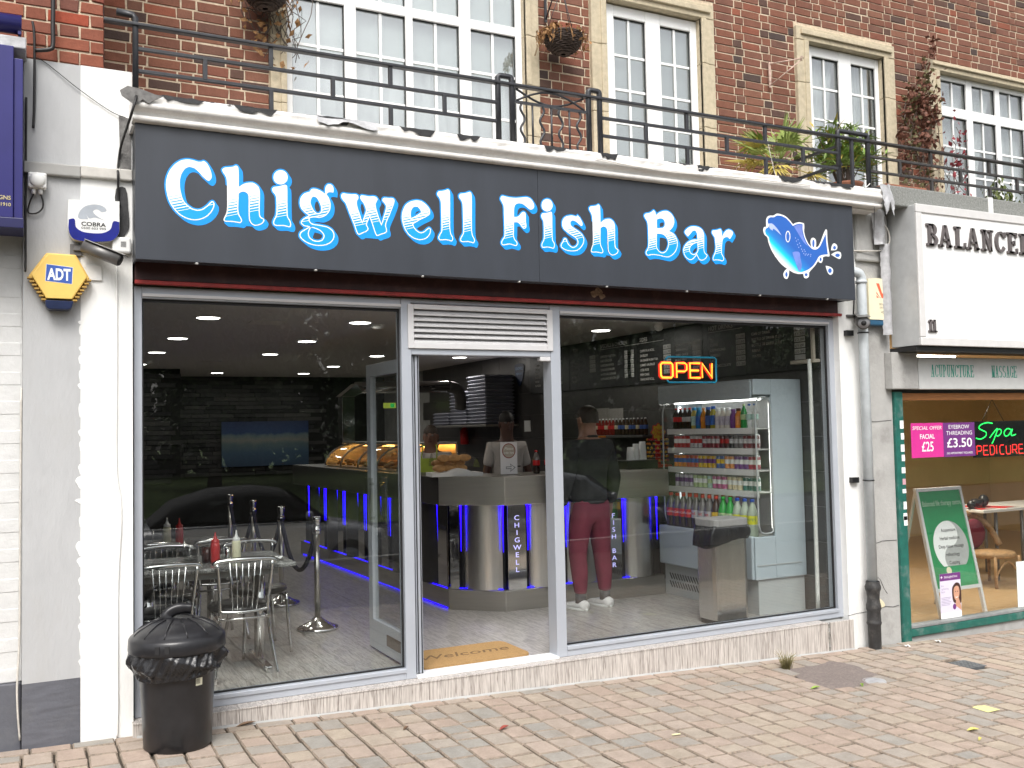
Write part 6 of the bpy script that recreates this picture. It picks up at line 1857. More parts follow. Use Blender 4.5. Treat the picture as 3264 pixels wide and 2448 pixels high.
build('side_groove', MB().box(4.94, 5.43, .375, .38, .415, .424), M_fr2, fr)
build('back_panel', MB().box(5.45, 5.49, .42, 1.715, .30, 2.0), M_fw, fr)
build('canopy', MB().box(4.955, 5.45, .42, 1.715, 1.84, 2.0).box(4.94, 4.955, .40, 1.74, 1.83, 1.985), M_fr, fr, bevel=.01)
build('deck', MB().box(4.95, 5.45, .42, 1.715, .60, .638), M_fw, fr, bevel=.004)
build('front_panel', MB().box(4.905, 4.95, .40, 1.74, .30, .665), M_fr, fr, bevel=.012)
bs_ = build('base', MB().box(4.965, 5.48, .40, 1.735, .0, .30), M_fr2, fr, bevel=.004)
gr = MB()
for k in range(26):
    for r in range(2):
        gr.bar((4.962, .62+.04*k, .08+.075*r), (4.962, .635+.04*k+.02, .135+.075*r), .004, .010)
build('vent_slot', gr, M_gasket, bs_, kind='stuff')
SH = [1.578, 1.398, 1.215, 1.030]
for z_ in SH:
    build('shelf', MB().box(5.03, 5.45, .425, 1.71, z_-.008, z_).box(5.015, 5.03, .425, 1.71, z_-.045, z_+.006), M_fw, fr, bevel=.002)
M_ft = emit('fridge_tube', (1, .98, .94), 6)
build('glow_tube', MB().tube([(5.10, .46, 1.832), (5.10, 1.68, 1.832)], .010, 8), M_ft, fr)
for y_ in (.434, 1.70): build('glow_tube', MB().tube([(5.172, y_, .72), (5.172, y_, 1.80)], .007, 8), M_ft, fr)  # unseen end strips added to brighten the shelves
def cmat(n, c): return pm(n, c, .38, var=.25, scale=60)
C_ = {k: cmat('print_'+k, v) for k, v in dict(red=(.5, .02, .02), silver=(.55, .55, .56), cherry=(.23, .015, .03), black=(.02, .02, .022), blackred=(.07, .015, .015), grey=(.16, .15, .15), maroon=(.17, .03, .035), orange=(.75, .24, .02), ored=(.62, .10, .04), yellow=(.72, .47, .03), bluey=(.06, .13, .40), amber=(.70, .28, .09), purple=(.17, .05, .24), crimson=(.40, .04, .08), lilac=(.52, .48, .58), lime=(.45, .58, .30), mint=(.42, .6, .55), magenta=(.50, .08, .27), cream=(.68, .58, .38), bgreen=(.03, .16, .14), blue=(.03, .12, .45)).items()}
C_['white'] = M_pw
cols_word = dict(red='red', silver='silver', cherry='dark cherry', black='black', blackred='black and red', grey='dark grey', maroon='maroon', orange='orange', ored='red orange', yellow='yellow', bluey='blue and yellow', amber='amber', purple='purple', crimson='crimson', lilac='lilac and white', lime='lime green', mint='mint green', magenta='magenta', cream='cream', bgreen='blue and green')
def can_row(z, seq, shelf, x=5.075):
    n = sum(c for _, c, _ in seq)
    y0, y1 = 1.665, .465
    i = 0
    for colr, cnt, em in seq:
        for k in range(cnt):
            y = y0+(y1-y0)*(i+.5)/n
            who = 'on the %s fridge shelf' % shelf
            lab = ('%s drinks can %s' % (cols_word[colr], who)) if cnt == 1 else ('%s of the %s cans from the left %s' % (ORD[k], cols_word[colr], who))
            drink('can', .132, .0305, C_[colr], None, C_[em] if em else None, x+rnd(-.004, .004), y, z+.001, lab, 'drinks can', 'drinks cans in the fridge', 'drinks_can')
            i += 1
can_row(SH[1], [('red', 4, 'white'), ('silver', 3, 'red'), ('cherry', 4, 'silver'), ('blackred', 2, 'red'), ('black', 1, 'silver'), ('grey', 2, 'silver'), ('maroon', 3, 'silver')], 'second')
can_row(SH[2], [('orange', 3, 'blue'), ('ored', 3, 'blue'), ('yellow', 4, 'purple'), ('bluey', 2, 'yellow'), ('amber', 2, 'white'), ('purple', 3, 'white'), ('crimson', 2, 'white')], 'third')
can_row(SH[3], [('lilac', 4, 'purple'), ('lime', 3, 'white'), ('mint', 1, 'lime'), ('magenta', 3, 'white'), ('cream', 3, 'white'), ('bgreen', 3, 'white')], 'fourth')
top = [('pet', .205, M_cola, M_redcap, M_redlab, 'cola bottle with red label', 2), ('pet', .205, M_cola, M_redcap, M_sil, 'cola bottle with silver label', 2),
       ('pint', .205, liquid('straw_drink', (.55, .42, .08)), pm('azure_cap', (.02, .25, .5), .4), C_['mint'], 'straw coloured bottle with blue cap', 1), ('pint', .205, liquid('blue_drink', (.02, .2, .45)), pm('azure_cap2', (.05, .3, .5), .4), C_['blue'], 'bright blue bottle', 1),
       ('pet', .195, liquid('orange_drink', (.7, .25, .02)), C_['orange'], C_['orange'], 'slim orange bottle', 1), ('pint', .205, C_['black'], C_['blue'], C_['bluey'], 'dark bottle with blue and red label', 1), ('pint', .21, liquid('olive_drink', (.4, .35, .04)), C_['blue'], C_['blue'], 'olive bottle with navy label', 1),
       ('pint', .19, pm('milk_white', (.74, .70, .62), .4), M_pw, C_['lilac'], 'white yoghurt drink bottle', 3), ('pint', .175, C_['purple'], C_['purple'], C_['purple'], 'purple juice bottle', 1), ('pint', .18, C_['orange'], pm('brown_cap', (.09, .03, .02), .4), C_['amber'], 'orange juice bottle with dark cap', 1),
       ('pet', .215, liquid('green_plastic', (.03, .25, .06)), C_['lime'], C_['lime'], 'green lemonade bottle', 1), ('pet', .215, M_case, C_['blue'], C_['mint'], 'clear water bottle with blue cap', 2)]
n = sum(t[-1] for t in top); i = 0
for kind, h, bm_, cp_, lb_, word, cnt in top:
    for k in range(cnt):
        y = 1.665-1.2*(i+.5)/n
        lab = word+' on the top fridge shelf' if cnt == 1 else '%s %s from the left on the top fridge shelf' % (ORD[k], word)
        drink(kind, h, .031, bm_, cp_, lb_, 5.07, y, SH[0]+.001, lab, 'bottle', 'bottles on the top fridge shelf', 'drinks_bottle')
        i += 1
M_wtxt = M_pw
big = [('Coca-Cola', M_cola, M_redcap, M_redlab, 'large cola bottle with red label', 4, M_headcl), ('diet', M_cola, M_redcap, M_sil, 'large cola bottle with silver label', 3, M_headcl),
       (None, liquid('brown_drink', (.05, .02, .01)), M_redcap, C_['yellow'], 'large dark bottle with yellow label', 1, None),
       ('7UP', liquid('green_bottle', (.02, .32, .04)), pm('green_cap', (.02, .35, .05), .4), C_['lime'], 'large bright green lemonade bottle', 2, None),
       ("R.WHITE'S", pm('clear_lemonade', (.36, .42, .33), .1, var=.05), pm('blue_cap', (.02, .08, .4), .4), pm('yellow_lime_label', (.62, .62, .02), .4), 'large clear lemonade bottle with yellow label', 3, None)]
n = 13; i = 0
for tx, bm_, cp_, lb_, word, cnt, hs_ in big:
    for k in range(cnt):
        y = 1.70-1.26*(i+.5)/n
        lab = word+' on the fridge deck' if cnt == 1 else '%s %s counted from the left along the fridge deck' % (ORD[k], word)
        drink('pet', .335, .047, bm_, cp_, lb_, 5.00, y, .639, lab, 'bottle', 'large bottles on the fridge deck', 'drinks_bottle', txt=(tx, .03 if len(tx) > 4 else .042, .335*.45, M_pw if lb_ is M_redlab else M_redlab if tx == 'diet' else C_['bgreen']) if tx else None, split=hs_)
        i += 1
for k in range(9):
    drink('pet', .335, .047, M_cola, M_redcap, M_redlab, 5.12, 1.62-.1*k, .639, '%s cola bottle from the left in the back row of the fridge deck' % ORD[k], 'bottle', 'large bottles in the back row of the fridge deck', 'drinks_bottle', split=M_headcl)

# stainless waste bin in the window
wb = thing('waste_bin', 'square stainless steel waste bin with black liner in front of the fridge', 'bin', (4.56, .37, 0))
sq = lambda x0, x1, y0, y1, r: [(x0+r, y0), (x1-r, y0), (x1-r*.3, y0+r*.3), (x1, y0+r), (x1, y1-r), (x1-r*.3, y1-r*.3), (x1-r, y1), (x0+r, y1), (x0+r*.3, y1-r*.3), (x0, y1-r), (x0, y0+r), (x0+r*.3, y0+r*.3)]
P3 = lambda u, v, w: (u, v, w)
build('body', MB().poly(sq(4.39, 4.735, .24, .50, .045), P3, (.04, .76)), pm('bin_steel', (.68, .66, .63), .24, metal=1., var=.08, scale=2, stretch=(12, 12, .4)), wb)
build('foot', MB().poly(sq(4.395, 4.73, .245, .495, .045), P3, (.0, .04)), M_black, wb)
build('lid', MB().poly(sq(4.378, 4.748, .228, .512, .05), P3, (.79, .85)), pm('grey_lid', (.30, .29, .285), .45), wb, bevel=.008)
mb = MB(); mb.smooth = True
rr = random.Random(14)
def lin(u, v):
    a = 2*pi*u
    c_, s_ = cos(a), sin(a)
    k = 1/max(abs(c_)/.172, abs(s_)/.13)
    rx = 4.563+c_*k*(1.02+.07*sin(v*pi)*(1+.45*sin(7*a)+.3*sin(17*a)))*(1+.16*v*(c_ < -.5)); ry = .37+s_*k*(1.02+.07*sin(v*pi)*(1+.45*sin(9*a+1)+.3*sin(19*a)))
    return (rx, ry, .80-.12*v*(1+.55*max(0, -c_))+.005*sin(5*a)*v)
mb.grid(lin, 72, 8)
build('bin_liner', mb, pm('glossy_black_liner', (.02, .02, .022), .18, bmp=.3, bscale=24), wb)

# doormat
dm = thing('doormat', 'tan coir doormat reading Welcome inside the doorway', 'doormat', (2.25, .41, .001))
build('mat', MB().poly(sq(1.835, 2.665, .155, .655, .06), P3, (.0012, .016)), pm('coir', (.40, .245, .10), .95, var=.2, scale=90, bmp=.6, bscale=200), dm)
mb = MB()
text_mb(mb, 'Welcome', (2.26, .36, .0162), .17, face='+z', align='CENTER', shear=.3, maxw=.68, bold=.005)
build('lettering', mb, pm('faded_brown_print', (.17, .10, .045), .95), dm)

# ---------------------------------------------------------------- rope barriers
M_rope = pm('navy_velvet', (.012, .012, .035), .85)
ps = [(1.590, 1.906), (1.605, 3.23), (1.575, 4.35), (1.56, 5.55)]
wd = ['nearest the window', 'second from the window', 'third from the window', 'farthest from the window']
pp = None
for (x, y), w_ in zip(ps, wd):
    lab = 'chrome rope barrier post on a round base, %s' % w_
    if pp is None:
        pp = thing('barrier_post', lab, 'barrier post', (0, 0, 0), 'rope barrier posts')
        build('base', MB().lathe([(0, 0), (.17, 0), (.172, .015), (.165, .028), (.10, .05), (.05, .085), (.03, .10)], 32), M_chrome, pp)
        build('pole', MB().tube([(0, 0, .09), (0, 0, .78)], .0245, 16), M_steel, pp)
        build('head', MB().lathe([(.025, .78), (.034, .79), (.034, .83), (.025, .84), (.027, .86), (.036, .90), (.036, .925), (0, .93)], 18), M_chrome, pp)
        pp.location = (x, y, 0)
    else:
        dup(pp, (x, y, 0), 0, lab)
for k in range(3):
    (xa, ya), (xb, yb) = ps[k], ps[k+1]
    pts = [(xa+(xb-xa)*t/20, ya+(yb-ya)*t/20, .83-.42*(1-(2*t/20-1)**2)) for t in range(21)]
    single('barrier_rope', MB().tube(pts, .02, 8), M_rope, ['dark velvet rope between the first and second barrier posts', 'dark velvet rope between the second and third barrier posts', 'dark velvet rope between the third and farthest barrier posts'][k], 'rope', 'velvet barrier ropes')

# ---------------------------------------------------------------- tables, chairs and condiments
def granite():
    m, t, b = new_mat('speckled_granite_laminate')
    v = coords(t)
    f = noise(t, v, 160, 3, .8)
    c = ramp(t, f, [(.36, (.03, .03, .03)), (.5, (.20, .20, .19)), (.62, (.5, .5, .48))])
    t.links.new(c, b.inputs['Base Color']); b.inputs['Roughness'].default_value = .22
    return m
M_gran = granite()
def table(x0, x1, y0, y1, label):
    t = thing('dining_table', label, 'table', ((x0+x1)/2, (y0+y1)/2, 0), 'dining tables')
    build('table_top', MB().box(x0, x1, y0, y1, .715, .745), M_gran, t, bevel=.008)
    for x in (x0+.17, x1-.17):
        ym = (y0+y1)/2
        build('pedestal', MB().tube([(x, ym, .05), (x, ym, .70)], .038, 14), M_chrome, t)
        build('foot', MB().bar((x, ym-.29, .03), (x, ym+.29, .03), .05, .03).box(x-.02, x+.02, ym-.31, ym-.28, 0, .045).box(x-.02, x+.02, ym+.28, ym+.31, 0, .045), M_chrome, t, bevel=.006)
    build('apron', MB().box(x0+.1, x1-.1, y0+.12, y0+.14, .66, .713).box(x0+.1, x1-.1, y1-.14, y1-.12, .66, .713), M_fr2, t)
    return t
table(.0, 1.085, .565, 1.345, 'speckled granite top dining table nearest the window')
table(-.0, .98, 1.93, 2.68, 'speckled granite top dining table behind the first')
def chair_proto():
    t = thing('dining_chair', 'chair', 'chair', (0, 0, 0), 'chrome dining chairs')
    for s in (-1, 1):
        build('rear_leg', MB().tube(sm([(s*.18, -.20, .775), (s*.165, -.185, .62), (s*.155, -.15, .46), (s*.17, -.18, .25), (s*.205, -.235, .0)], 4), .0125, 8), M_chrome, t)
        build('front_leg', MB().tube(sm([(s*.155, .18, .44), (s*.165, .20, .2), (s*.18, .215, .0)], 3), .012, 8), M_chrome, t)
    build('top_rail', MB().tube(sm([(-.20, -.195, .76), (-.17, -.20, .785), (0, -.225, .795), (.17, -.20, .785), (.20, -.195, .76)], 5), .018, 8), M_chrome, t)
    build('lower_rail', MB().tube(sm([(-.155, -.152, .45), (0, -.185, .445), (.155, -.152, .45)], 5), .011, 8), M_chrome, t)
    for k in range(6):
        x = -.09+.036*k
        build('spindle', MB().tube([(x*1.15, -.222, .785), (x*.85, -.178, .45)], .0045, 6), M_chrome, t)
    build('seat', MB().lathe([(0, .43), (.17, .43), (.205, .445), (.21, .46), (.195, .478), (.12, .486), (0, .487)], 24, (0, .02, 0)), pm('black_vinyl', (.014, .014, .015), .3), t)
    build('stretcher', MB().tube([(-.165, -.16, .40), (-.16, .185, .41)], .009, 6).tube([(.165, -.16, .40), (.16, .185, .41)], .009, 6).tube([(-.165, -.165, .40), (.165, -.165, .40)], .009, 6), M_chrome, t)
    return t
cp = chair_proto()
places = [(.735, .73, 0, 'chrome spindle back dining chair with its back to the window, in front of the table'), (.23, .70, .1, 'chrome spindle back dining chair half hidden by the left window frame'),
          (.36, 1.42, pi, 'chrome spindle back chair on the far side of the front table, at left'), (1.0, 1.40, pi+.1, 'chrome spindle back chair on the far side of the front table, at right'),
          (.30, 2.02, 0, 'chrome spindle back chair tucked under the rear table, at left'), (.80, 2.05, .05, 'chrome spindle back chair tucked under the rear table, at right')]
for k, (x, y, r, lab) in enumerate(places):
    if k == 0: cp.location = (x, y, 0); cp.rotation_euler = (0, 0, r); cp['label'] = lab
    else: dup(cp, (x, y, 0), r, lab)
M_mayo = pm('cream_sauce_bottle', (.70, .68, .48), .35, var=.03)
M_ket = pm('red_sauce_bottle', (.5, .03, .03), .35, var=.04)
def squeeze(x, y, z, m_, label):
    t = thing('sauce_bottle', label, 'sauce bottle', (x, y, z), 'squeezy sauce bottles')
    build('body', MB().lathe([(0, 0), (.027, 0), (.031, .01), (.031, .12), (.026, .14), (0, .14)], 18, (x, y, z)), m_, t)
    build('cap', MB().lathe([(.027, .138), (.027, .155), (.015, .162), (.007, .185), (.004, .21), (0, .21)], 14, (x, y, z)), m_ if m_ is M_ket else M_wplast, t)
squeeze(.745, .885, .745, M_mayo, 'cream squeezy sauce bottle on the front table')
squeeze(.595, .835, .745, M_ket, 'red squeezy sauce bottle on the front table')
squeeze(.46, 2.28, .745, M_mayo, 'cream squeezy sauce bottle on the rear table')
squeeze(.54, 2.17, .745, M_ket, 'red squeezy sauce bottle on the rear table')
def jar(x, y, z, h, r, m_, label, nm='glass_tumbler', cat='tumbler'):
    single(nm, MB().lathe([(0, 0), (r, 0), (r*1.05, h*.5), (r*1.1, h), (r*1.02, h), (r*.95, .01), (0, .01)], 18, (x, y, z)), m_, label, cat)
jar(.553, .90, .745, .10, .036, pm('dark_vinegar', (.05, .012, .008), .1), 'dark vinegar bottle beside the red sauce on the front table', 'vinegar_bottle', 'vinegar bottle')
jar(.47, 1.08, .745, .13, .05, M_case, 'large clear glass jar at the back of the front table')
jar(.665, 1.0, .745, .09, .03, M_case, 'small clear tumbler behind the sauces on the front table')
jar(.40, 2.30, .745, .12, .05, M_case, 'clear glass tumbler on the rear table')
single('salt_shaker', MB().lathe([(0, 0), (.02, 0), (.022, .06), (.018, .085), (0, .09)], 14, (.69, .90, .745)), M_chrome, 'chrome salt shaker between the sauces on the front table', 'salt shaker')
mb = MB(); mb.smooth = True; rr = random.Random(3)
mb.grid(lambda u, v: (.955+.075*u, .70+.05*v, .748+.02*abs(sin(u*5+v*3))+rr.uniform(0, .006)), 6, 5)
single('paper_napkin', mb, M_pw, 'crumpled white napkin on the right corner of the front table', 'napkin')

# ---------------------------------------------------------------- back of the shop: picture, exit sign, boxes, shelves, menus
def mural():
    m, t, b = new_mat('seaside_picture_print')
    tc = nn(t, 'ShaderNodeTexCoord'); sx = nn(t, 'ShaderNodeSeparateXYZ'); t.links.new(tc.outputs['Generated'], sx.inputs[0])
    v = coords(t)
    f = mth(t, 'ADD', sx.outputs['Z'], mth(t, 'MULTIPLY_ADD', noise(t, v, 4, 6), .22, -.11))
    c = ramp(t, f, [(.0, (.03, .06, .11)), (.3, (.05, .10, .16)), (.48, (.10, .15, .16)), (.58, (.20, .20, .18)), (.68, (.12, .17, .18)), (.75, (.02, .05, .14)), (1, (.015, .03, .09))])
    c = mixc(t, mth(t, 'MULTIPLY', noise(t, v, 40, 4, .8), .5), c, (.16, .2, .24), 'OVERLAY')
    t.links.new(c, b.inputs['Base Color']); b.inputs['Roughness'].default_value = .5
    return m
single('wall_picture', MB().box(2.48, 4.015, 11.33, 11.36, 1.06, 1.85), mural(), 'large blue seaside picture on the dark back wall', 'picture')
ex = thing('exit_sign', 'small yellow green exit sign hanging beyond the door leaf', 'exit sign', (5.0, 9.6, 2.0))
build('panel', MB().box(4.86, 5.08, 9.60, 9.62, 2.02, 2.11), emit('exit_panel', (.40, .48, .06), .55, (.4, .5, .1)), ex)
build('pictogram', MB().box(4.98, 5.05, 9.594, 9.60, 2.03, 2.10), emit('exit_green', (.03, .42, .08), .8), ex)
M_foam = pm('white_foam_box', (.30, .31, .37), .7, var=.04)
def foodbox(x, y, z, label, p=[None]):
    if p[0] is None:
        t = thing('food_box', label, 'food box', (0, 0, 0), 'white foam food boxes stacked on the high shelf')
        build('tray', MB()._add([(-.2, -.27, .0), (.2, -.27, 0), (.2, .27, 0), (-.2, .27, 0), (-.23, -.3, .024), (.23, -.3, .024), (.23, .3, .024), (-.23, .3, .024)], [(3, 2, 1, 0), (0, 1, 5, 4), (1, 2, 6, 5), (2, 3, 7, 6), (3, 0, 4, 7), (4, 5, 6, 7)]), M_foam, t)
        build('lid', MB()._add([(-.23, -.3, .026), (.23, -.3, .026), (.23, .3, .026), (-.23, .3, .026), (-.2, -.27, .046), (.2, -.27, .046), (.2, .27, .046), (-.2, .27, .046)], [(3, 2, 1, 0), (0, 1, 5, 4), (1, 2, 6, 5), (2, 3, 7, 6), (3, 0, 4, 7), (4, 5, 6, 7)]), M_foam, t)
        p[0] = t; t.location = (x, y, z); return t
    return dup(p[0], (x, y, z), rnd(-.02, .02), label)
for k in range(14): foodbox(5.25, 6.18+rnd(-.01, .01), 1.69+.049*k, '%s foam food box up from the shelf in the tall near stack' % ORD[k])
for k in range(10): foodbox(5.25, 6.84+rnd(-.01, .01), 1.69+.049*k, '%s foam food box up from the shelf in the middle stack' % ORD[k])
for k in range(4): foodbox(5.25, 7.50+rnd(-.01, .01), 1.69+.049*k, '%s foam food box up from the shelf in the low far stack' % ORD[k])
single('wall_shelf', MB().box(4.98, 5.495, 5.8, 7.9, 1.66, 1.688), M_steel_h, 'steel shelf carrying the white foam food boxes', 'shelf', bevel=.003)
fe = thing('fire_extinguisher', 'red fire extinguisher on the wall below the stacked food boxes', 'fire extinguisher', (5.42, 7.5, 1.42))
build('cylinder', MB().lathe([(0, 1.40), (.06, 1.40), (.065, 1.42), (.065, 1.60), (.05, 1.64), (.02, 1.66), (0, 1.66)], 18, (5.42, 7.5, 0)), M_redlab, fe)
build('valve', MB().box(5.395, 5.445, 7.47, 7.53, 1.66, 1.685), M_black, fe)
single('notice', MB().box(5.488, 5.494, 5.46, 5.64, 1.58, 1.73), M_pw, 'small white notice taped to the tiles behind the serving man', 'notice', bevel=.001)
single('notice', MB().box(5.486, 5.494, 3.50, 3.79, 1.57, 1.84), pm('dim_paper', (.42, .40, .36), .8), 'left of two large pale papers on the tiles behind the customer', 'notice')
single('notice', MB().box(5.486, 5.494, 3.20, 3.485, 1.575, 1.83), pm('dim_paper_b', (.46, .44, .41), .8), 'right of two large pale papers on the tiles, with a dark stamp', 'notice')
sh_ = single('sauce_shelf', MB().box(5.20, 5.495, 2.40, 3.50, 1.50, 1.525), M_gunm, 'dark wall shelf of small sauce bottles behind the counter', 'shelf', bevel=.003)
build('shelf_label', MB().box(5.194, 5.20, 3.12, 3.36, 1.502, 1.523), C_['orange'], sh_)
for k in range(15):
    lab_, m_, c_ = ((M_redlab, liquid('ketchup', (.22, .02, .015)), M_pw) if k < 6 else (C_['bluey'], liquid('brown_sauce', (.05, .025, .015)), M_pw))
    drink('pet', .185, .026, m_, c_, lab_ if k % 3 else C_['cream'], 5.27, 3.42-.07*k, 1.526, '%s small sauce bottle from the left on the dark wall shelf' % ORD[k], 'sauce bottle', 'small sauce bottles on the wall shelf', 'shelf_sauce_bottle')
tb = MB().box(4.66, 5.02, 1.88, 2.15, 1.20, 1.285)
single('cup_tray', tb, M_black, 'black tray of the hot drinks machine carrying foam cup stacks', 'tray', bevel=.008)
for k, (x, y, n_) in enumerate(((4.775, 2.0, 5), (4.855, 2.02, 8), (4.94, 2.03, 10))):
    mb = MB(); h = .075+.0105*n_
    mb.lathe([(0, 0), (.04, 0), (.042, .004)]+[(.041-.001*(j % 2)-.0005*j, .004+.0105*j) for j in range(n_)]+[(.030, h), (0, h)], 18, (x, y, 1.286))
    single('foam_cup_stack', mb, M_pw, ['shortest of the three upturned white foam cup stacks', 'middle of the three upturned white foam cup stacks', 'tallest of the three upturned white foam cup stacks'][k], 'cup stack', 'foam cup stacks')
ls = thing('lollipop_stand', 'red lollipop stand topped by a yellow flower sign reading Chupa Chups', 'lollipop stand', (5.175, 2.1, 1.2))
build('base', MB().box(5.07, 5.29, 2.02, 2.18, 1.2, 1.225), M_redlab, ls, bevel=.004)
build('pole', MB().box(5.15, 5.20, 2.09, 2.11, 1.225, 1.50), M_redlab, ls)
fl_ = [(5.175+(.075+.010*cos(8*a))*cos(a), 1.555+(.075+.010*cos(8*a))*sin(a)) for a in [2*pi*k/64 for k in range(64)]]
hd = build('flower_sign', MB().poly(offset(fl_, .008), XZ(2.085), (0, .006)), M_redlab, ls)
build('flower_face', MB().poly(fl_, XZ(2.078), (0, .002)), C_['yellow'], hd)
mb = MB()
text_mb(mb, 'Chupa', (5.175, 2.0755, 1.562), .045, align='CENTER', shear=.2, bold=.015)
text_mb(mb, 'Chups', (5.175, 2.0755, 1.522), .045, align='CENTER', shear=.2, bold=.015)
build('lettering', mb, M_redlab, hd)
rr = random.Random(5)
for k in range(6):
    z_ = 1.26+.042*k
    build('wire_ring', MB().tube([(5.175+.10*cos(a), 2.1+.07*sin(a), z_) for a in [2*pi*j/20 for j in range(20)]], .0035, 4, closed=True), M_chrome, ls)
ll = MB()
for k in range(6):
    for j in range(10):
        a = 2*pi*j/10+k
        ll.m = rr.randrange(3)
        ll.ball((5.175+.112*cos(a), 2.1+.08*sin(a), 1.27+.042*k), .012, 8, 5)
build('lollipops', ll, [C_['yellow'], C_['red'], C_['orange']], ls, kind='stuff')

# menu boards along the right wall, over the counter
mn = thing('menu_board', 'black menu board with pale lettering along the right wall', 'menu board', (5.47, 3.0, 2.06))
for y0, y1 in ((.12, 1.05), (1.055, 1.70), (1.705, 2.85), (2.855, 4.35), (4.355, 5.4)):
    build('board', MB().box(5.47, 5.495, y0, y1, 2.08, 2.645), M_board, mn, bevel=.002)
tx = MB(); X_ = 5.4692
def line(body, y, z, h, w=None): text_mb(tx, body, (X_, y, z), h, face='-x', bold=.012, maxw=w)
def column(rows_, y, z0, dz, h, w=None):
    for k, r_ in enumerate(rows_): line(r_, y, z0-dz*k, h)
tx.m = 0
line('HOT DRINKS', 1.60, 2.545, .062); 
column(['TEA', 'COFFEE', 'CAPPUCCINO', 'ESPRESSO', 'LATTE', 'HOT CHOCOLATE'], 1.58, 2.44, .052, .036)
line('COLD DRINKS', .97, 2.545, .062)
column(['CAN OF DRINK', 'BOTTLE OF DRINK (0.5lt)', 'BOTTLE OF DRINK (1.5lt)', 'RIBENA', 'WATER'], .97, 2.44, .052, .036)
line('SPECIALS & CHICKEN', 3.62, 2.545, .06); line('SIDES', 2.80, 2.545, .06)
column(['CHICKEN PORTION', 'HALF CHICKEN', 'CHICKEN WINGS', 'CHICKEN BURGER', '1/4 POUND BURGER', '1/2 POUND BURGER'], 3.62, 2.43, .052, .036)
column(['CHIPS IN A ROLL', 'SAVELOY', 'SAUSAGE IN BATTER', 'JUMBO SAUSAGE', 'COD ROE', 'FISH CAKE', 'PANCAKE ROLL'], 2.80, 2.43, .052, .036)
column(['6 CHICKEN NUGGETS', 'ONION RINGS', 'CURRY SAUCE', 'MUSHY PEAS', 'GRAVY'], 2.16, 2.44, .052, .034)
line('FISH', 4.25, 2.545, .06)
column(['COD', 'HADDOCK', 'PLAICE', 'SKATE', 'ROCK', 'SCAMPI'], 4.28, 2.43, .052, .036)
column(['KEBABS', 'DONER', 'SHISH', 'CHICKEN', 'MIXED', 'BURGERS'], 5.25, 2.43, .052, .036)
for y in (.35, 1.13, 1.80, 2.30, 2.99, 3.05, 3.80, 4.60):
    for k in range(6 if y != 3.80 else 4):
        tx.m = 1
        tx._add([(X_, y+.065, 2.475-.052*k), (X_, y-.065, 2.475-.052*k), (X_, y-.065, 2.431-.052*k), (X_, y+.065, 2.431-.052*k)], [(0, 3, 2, 1)])
        tx.m = 2
        pr_ = {.35: ['£0.90', '£1.50', '£2.00', '£1.00', '£0.90', ''], 1.13: ['£1.00', '£1.50', '£1.50', '£1.50', '£1.50', '£1.20']}.get(y, ['£1.50', '£2.70', '£1.20', '£2.00', '£3.50', '£1.30'])[k]
        text_mb(tx, pr_, (X_-.0006, y+.055, 2.438-.052*k), .034, face='-x', maxw=.11) if pr_ else None
tx.m = 0
for y0, y1 in ((1.62, 1.10), (3.62, 2.35), (.98, .2)):
    tx._add([(X_, y0, 2.53), (X_, y1, 2.53), (X_, y1, 2.526), (X_, y0, 2.526)], [(0, 3, 2, 1)])
build('lettering', tx, [M_chalk, M_price, M_ink], mn)
lg = build('logo', MB().poly(cr([(5.88, 2.50), (5.62, 2.50), (5.62, 2.40), (5.66, 2.30), (5.75, 2.2), (5.84, 2.3), (5.88, 2.40)], 3), lambda u, v, w: (5.49-w, u, v), (0, .004)), pm('navy_logo', (.015, .03, .09), .5), mn)
mb = MB(); text_mb(mb, 'CHIGWELL', (5.4852, 5.86, 2.43), .055, face='-x', maxw=.22, bold=.02); text_mb(mb, 'FISH BAR', (5.4852, 5.84, 2.36), .045, face='-x', maxw=.18)
build('logo_print', mb, pm('pale_blue_print', (.3, .45, .7), .5), lg)
op = thing('open_sign', 'lit orange OPEN sign with blue border hanging in the right window', 'neon sign', (4.07, .1, 1.95))
bd = [(3.865, 2.135), (3.878, 2.15), (4.33, 2.15), (4.343, 2.137), (4.343, 1.966), (4.33, 1.952), (3.878, 1.952), (3.865, 1.966)]
build('border', MB().tube([(a, .10, b_) for a, b_ in ([(3.855, 2.125), (3.87, 2.145)]+bd[1:7]+[(3.865, 1.972)])], .008, 6), M_neonb, op)
def neon(st_, x0, w, y=.09):
    return [[(x0+p[0]*w, y, 1.988+p[1]*.115) for p in s] for s in st_]
gl_ = {'O': [[(.15, 0), (.85, 0), (1, .12), (1, .88), (.85, 1), (.15, 1), (0, .88), (0, .12), (.15, 0)]], 'P': [[(0, 0), (0, 1), (.8, 1), (1, .88), (1, .55), (.8, .43), (0.05, .43)]], 'E': [[(1, 1), (0, 1), (0, 0), (1, 0)], [(0.05, .5), (.85, .5)]], 'N': [[(0, 0), (0, 1), (1, 0), (1, 1)]]}
for ch, x0 in zip('OPEN', (3.80, 3.948, 4.078, 4.195)):
    w_ = .112 if ch == 'O' else .098
    lt = MB(); hb = MB()
    for s in neon(gl_[ch], x0, w_): lt.tube(s, .0085, 6); 
    for s in neon(gl_[ch], x0, w_, .098): hb.tube(s, .014, 6)
    L_ = build('neon_letter', lt, M_neon, op)
    build('letter_glow_edge', hb, M_neonr, L_)
for x in (3.95, 4.27): build('hanging_wire', MB().tube([(x, .10, 2.15), (x, .10, 2.62)], .002, 4), M_iron, op)
cm2 = thing('security_camera', 'white dome camera fixed under the ceiling behind the right pane', 'security camera', (4.80, 1.5, 2.56))
